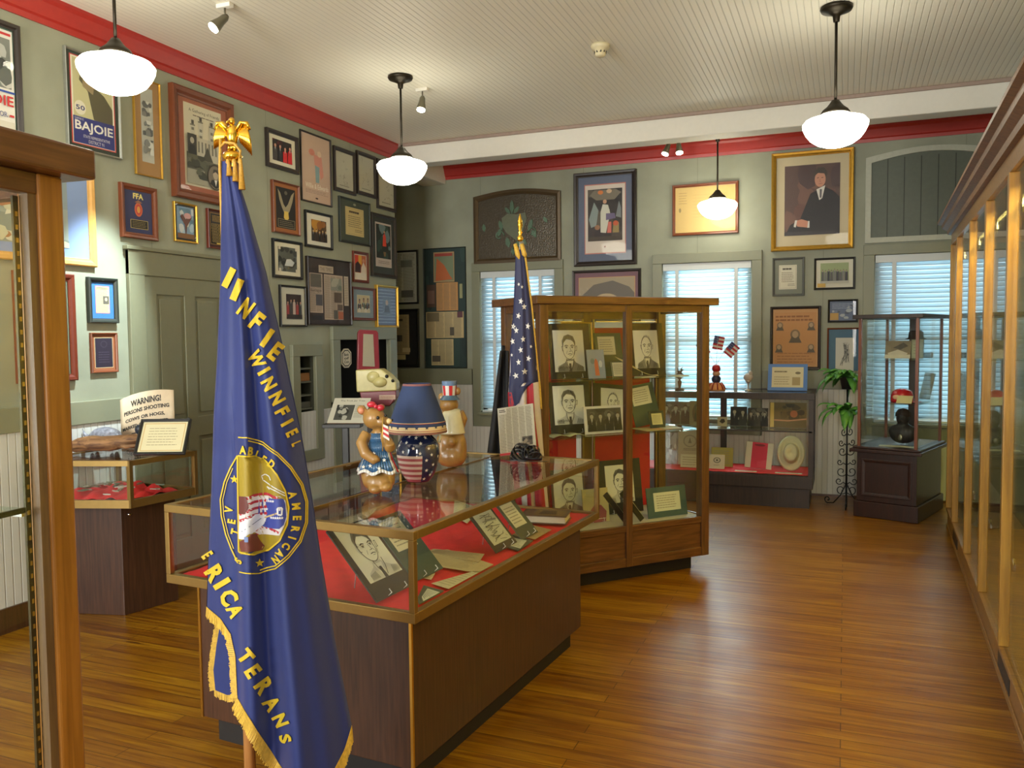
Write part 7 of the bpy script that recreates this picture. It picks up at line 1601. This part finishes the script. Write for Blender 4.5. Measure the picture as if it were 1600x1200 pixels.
for sg in (-1, 1):
    mb = MB()
    for k in range(9):
        a = k/8; x0, y0 = 391+sg*(8+12*a), 218-12*a+4*a*a; x1, y1 = 391+sg*(12+16*a), 238+(18 if sg > 0 else 8)*a-0*a
        mb.tube([q(x0, y0, 0), q((x0+x1)/2+sg*2, (y0+y1)/2, -2), q(x1, y1, 0)], [2.6*s_, 2.4*s_, .8*s_], 6)
    mb.tube([q(391+sg*5, 222, 0), q(391+sg*14, 208, -1), q(391+sg*22, 208, 0), q(391+sg*26, 218, 0)], [4*s_, 4*s_, 3.4*s_, 2*s_], 8)
    mb.build('eagle_wing', EAG, e_)
CRD = mat('gold_cord', (196, 150, 60), .55, noise=.3, scale=200)
mb = MB(); mb.tube([q(374, 232, -3), q(372, 270, -4), q(372, 340, -3), q(371, 430, 0), q(370, 470, 4)], 2.2*s_, 8); mb.tube([q(374, 244, -4), q(382, 238, -8), q(396, 240, -9), q(404, 250, -6), q(402, 262, -6)], 2*s_, 8); mb.build('cord', CRD, T)
for x, y, l_ in ((386, 262, 26), (395, 262, 34), (404, 262, 46)):
    MB().tube([q(x, y, -8), q(x, y+6, -9), q(x+1, y+8, -9), q(x+2, y+l_, -9)], [2.5*s_, 3.5*s_, 2.6*s_, 5*s_], 10).build('tassel', CRD, T)

# ---- national flag at the far end of the showcase
D2 = Drape(822, 700, 4.75, [(392, 809), (410, 808), (480, 805), (545, 799), (620, 795), (700, 797), (800, 806), (1050, 812)], [(392, 820), (405, 823), (480, 832), (560, 839), (600, 843), (700, 849), (800, 857), (1050, 866)],
           [(1, 4.4, .5), (.5, 7.5, 1)], .36, 'national_flag', 'stars and stripes flag hanging from a pole with a gold spear, beside the tall case', 'flag')
T = D2.T; s_ = D2.s
mb = MB(); CW = (206, 198, 190)
W_ = satin('white_satin', (206, 198, 190)); cl = D2.cloth(lambda u: 905-30*abs(u-.5), 392, W_, 'cloth', 40, 80)
mb = MB(); D2.fill(mb, [(392, 809, 820), (410, 808, 824), (480, 804.5, 832.5), (545, 798.5, 838.5), (596, 796.5, 842), (603, 796, 826), (616, 796, 816), (628, 797, 812), (634, 799, 805)], (36, 40, 76), .003, 14); mb.build('canton', INK, cl)
mb = MB(); RDD = (168, 32, 44)
for rows in ([(598, 824, 834), (650, 824, 836), (700, 828, 842), (760, 834, 849), (890, 842, 860)], [(612, 794.5, 800), (640, 795, 806), (670, 798, 811), (690, 803, 812)], [(720, 799, 808), (800, 806, 816), (890, 812, 822)], [(700, 818, 822), (760, 822, 828), (890, 828, 836)]): D2.fill(mb, rows, RDD, .003, 6)
mb.build('red_stripes', INK, cl)
mb = MB()
for x, y in ((816, 471), (821, 479.5), (812, 493.5), (804, 510), (826.5, 509.5), (808.5, 516), (819, 529.5), (802.5, 533), (831, 541), (815, 546), (811.5, 565), (827, 559.5), (807, 586), (821, 579.5), (813, 445), (818, 449), (801, 554)):
    r_ = 5.4 if y > 465 and x not in (801, 831) else 3; a0 = .3*math.sin(x*3); mb.add([D2.P(x+a*(.75 if y < 570 else .95), y-b, .0085) for a, b in star2(r_, 5, math.pi/2+a0)], [tuple(range(10))], (216, 214, 208))
mb.build('stars', INK, cl)
q = lambda x, y, d=0: ((x-822)*s_, d*s_, D2.zb+(700-y)*s_)
MB().tube([q(818, 700, 3)[:2]+(.03,), q(818, 380, 3)], .014, 12).build('pole', mat('silver_pole', (190, 186, 176), .3, .8), T)
MB().lathe([(0, 0), (.12, 0), (.12, .012), (.09, .025), (.03, .04), (.022, .08), (0, .08)], (q(818, 0)[0], .012, 0), n=28).build('base', EAG, T)
MB().lathe([(0, 0), (3.5*s_, 1*s_), (5*s_, 5*s_), (3*s_, 9*s_), (2*s_, 12*s_), (4*s_, 14*s_), (2.2*s_, 17*s_), (4.2*s_, 26*s_), (3*s_, 34*s_), (.8*s_, 42*s_), (0, 44*s_)], q(816, 380, 3), n=16, sy=.6).build('finial_spear', EAG, T)
mb = MB(); P = [[q(D2.lr(y)[1]-2, y, -3), q(D2.lr(y)[1]+2.4, y+1, -3)] for y in range(386, 640, 6)]; mb.grid(P); mb.build('gold_edge', FRM, T, solid=.004)
MB().tube([q(808, 384, -4), q(812, 400, -5), q(815, 408, -5)], [3*s_, 4*s_, 2*s_], 8).tube([q(818, 384, -4), q(822, 400, -5), q(824, 404, -4)], [3*s_, 4*s_, 2*s_], 8).build('sleeve_ends', FRM, T)
# black cloth banner behind it
p = at(783, 715, 5.05); s_ = 5.05/F
T = thing('black_banner', 'plain black cloth hanging behind the stars and stripes, left of the tall case', 'banner', (p[0], p[1], 0), YAW)
P = []
for k in range(24):
    y = 548+12*k; hw = 6+11*(y-548)/180; row = []
    for j in range(13): u = j/12; row.append(((790+hw*(2*u-1)*1.1-783-(y-548)*.07)*s_, -.03*math.sin(u*9), p[2]+(715-y)*s_))
    P.append(row)
MB().grid(P).build('cloth', mat('black_cloth', (20, 20, 22), .8), T, solid=.003)
MB().tube([(.02, .02, .02), (.02, .02, p[2]+(715-540)*s_)], .012).build('pole', BLACK, T); MB().lathe([(0, 0), (.11, 0), (.1, .02), (0, .02)], (.02, .02, 0), n=24).build('base', BLACK, T)
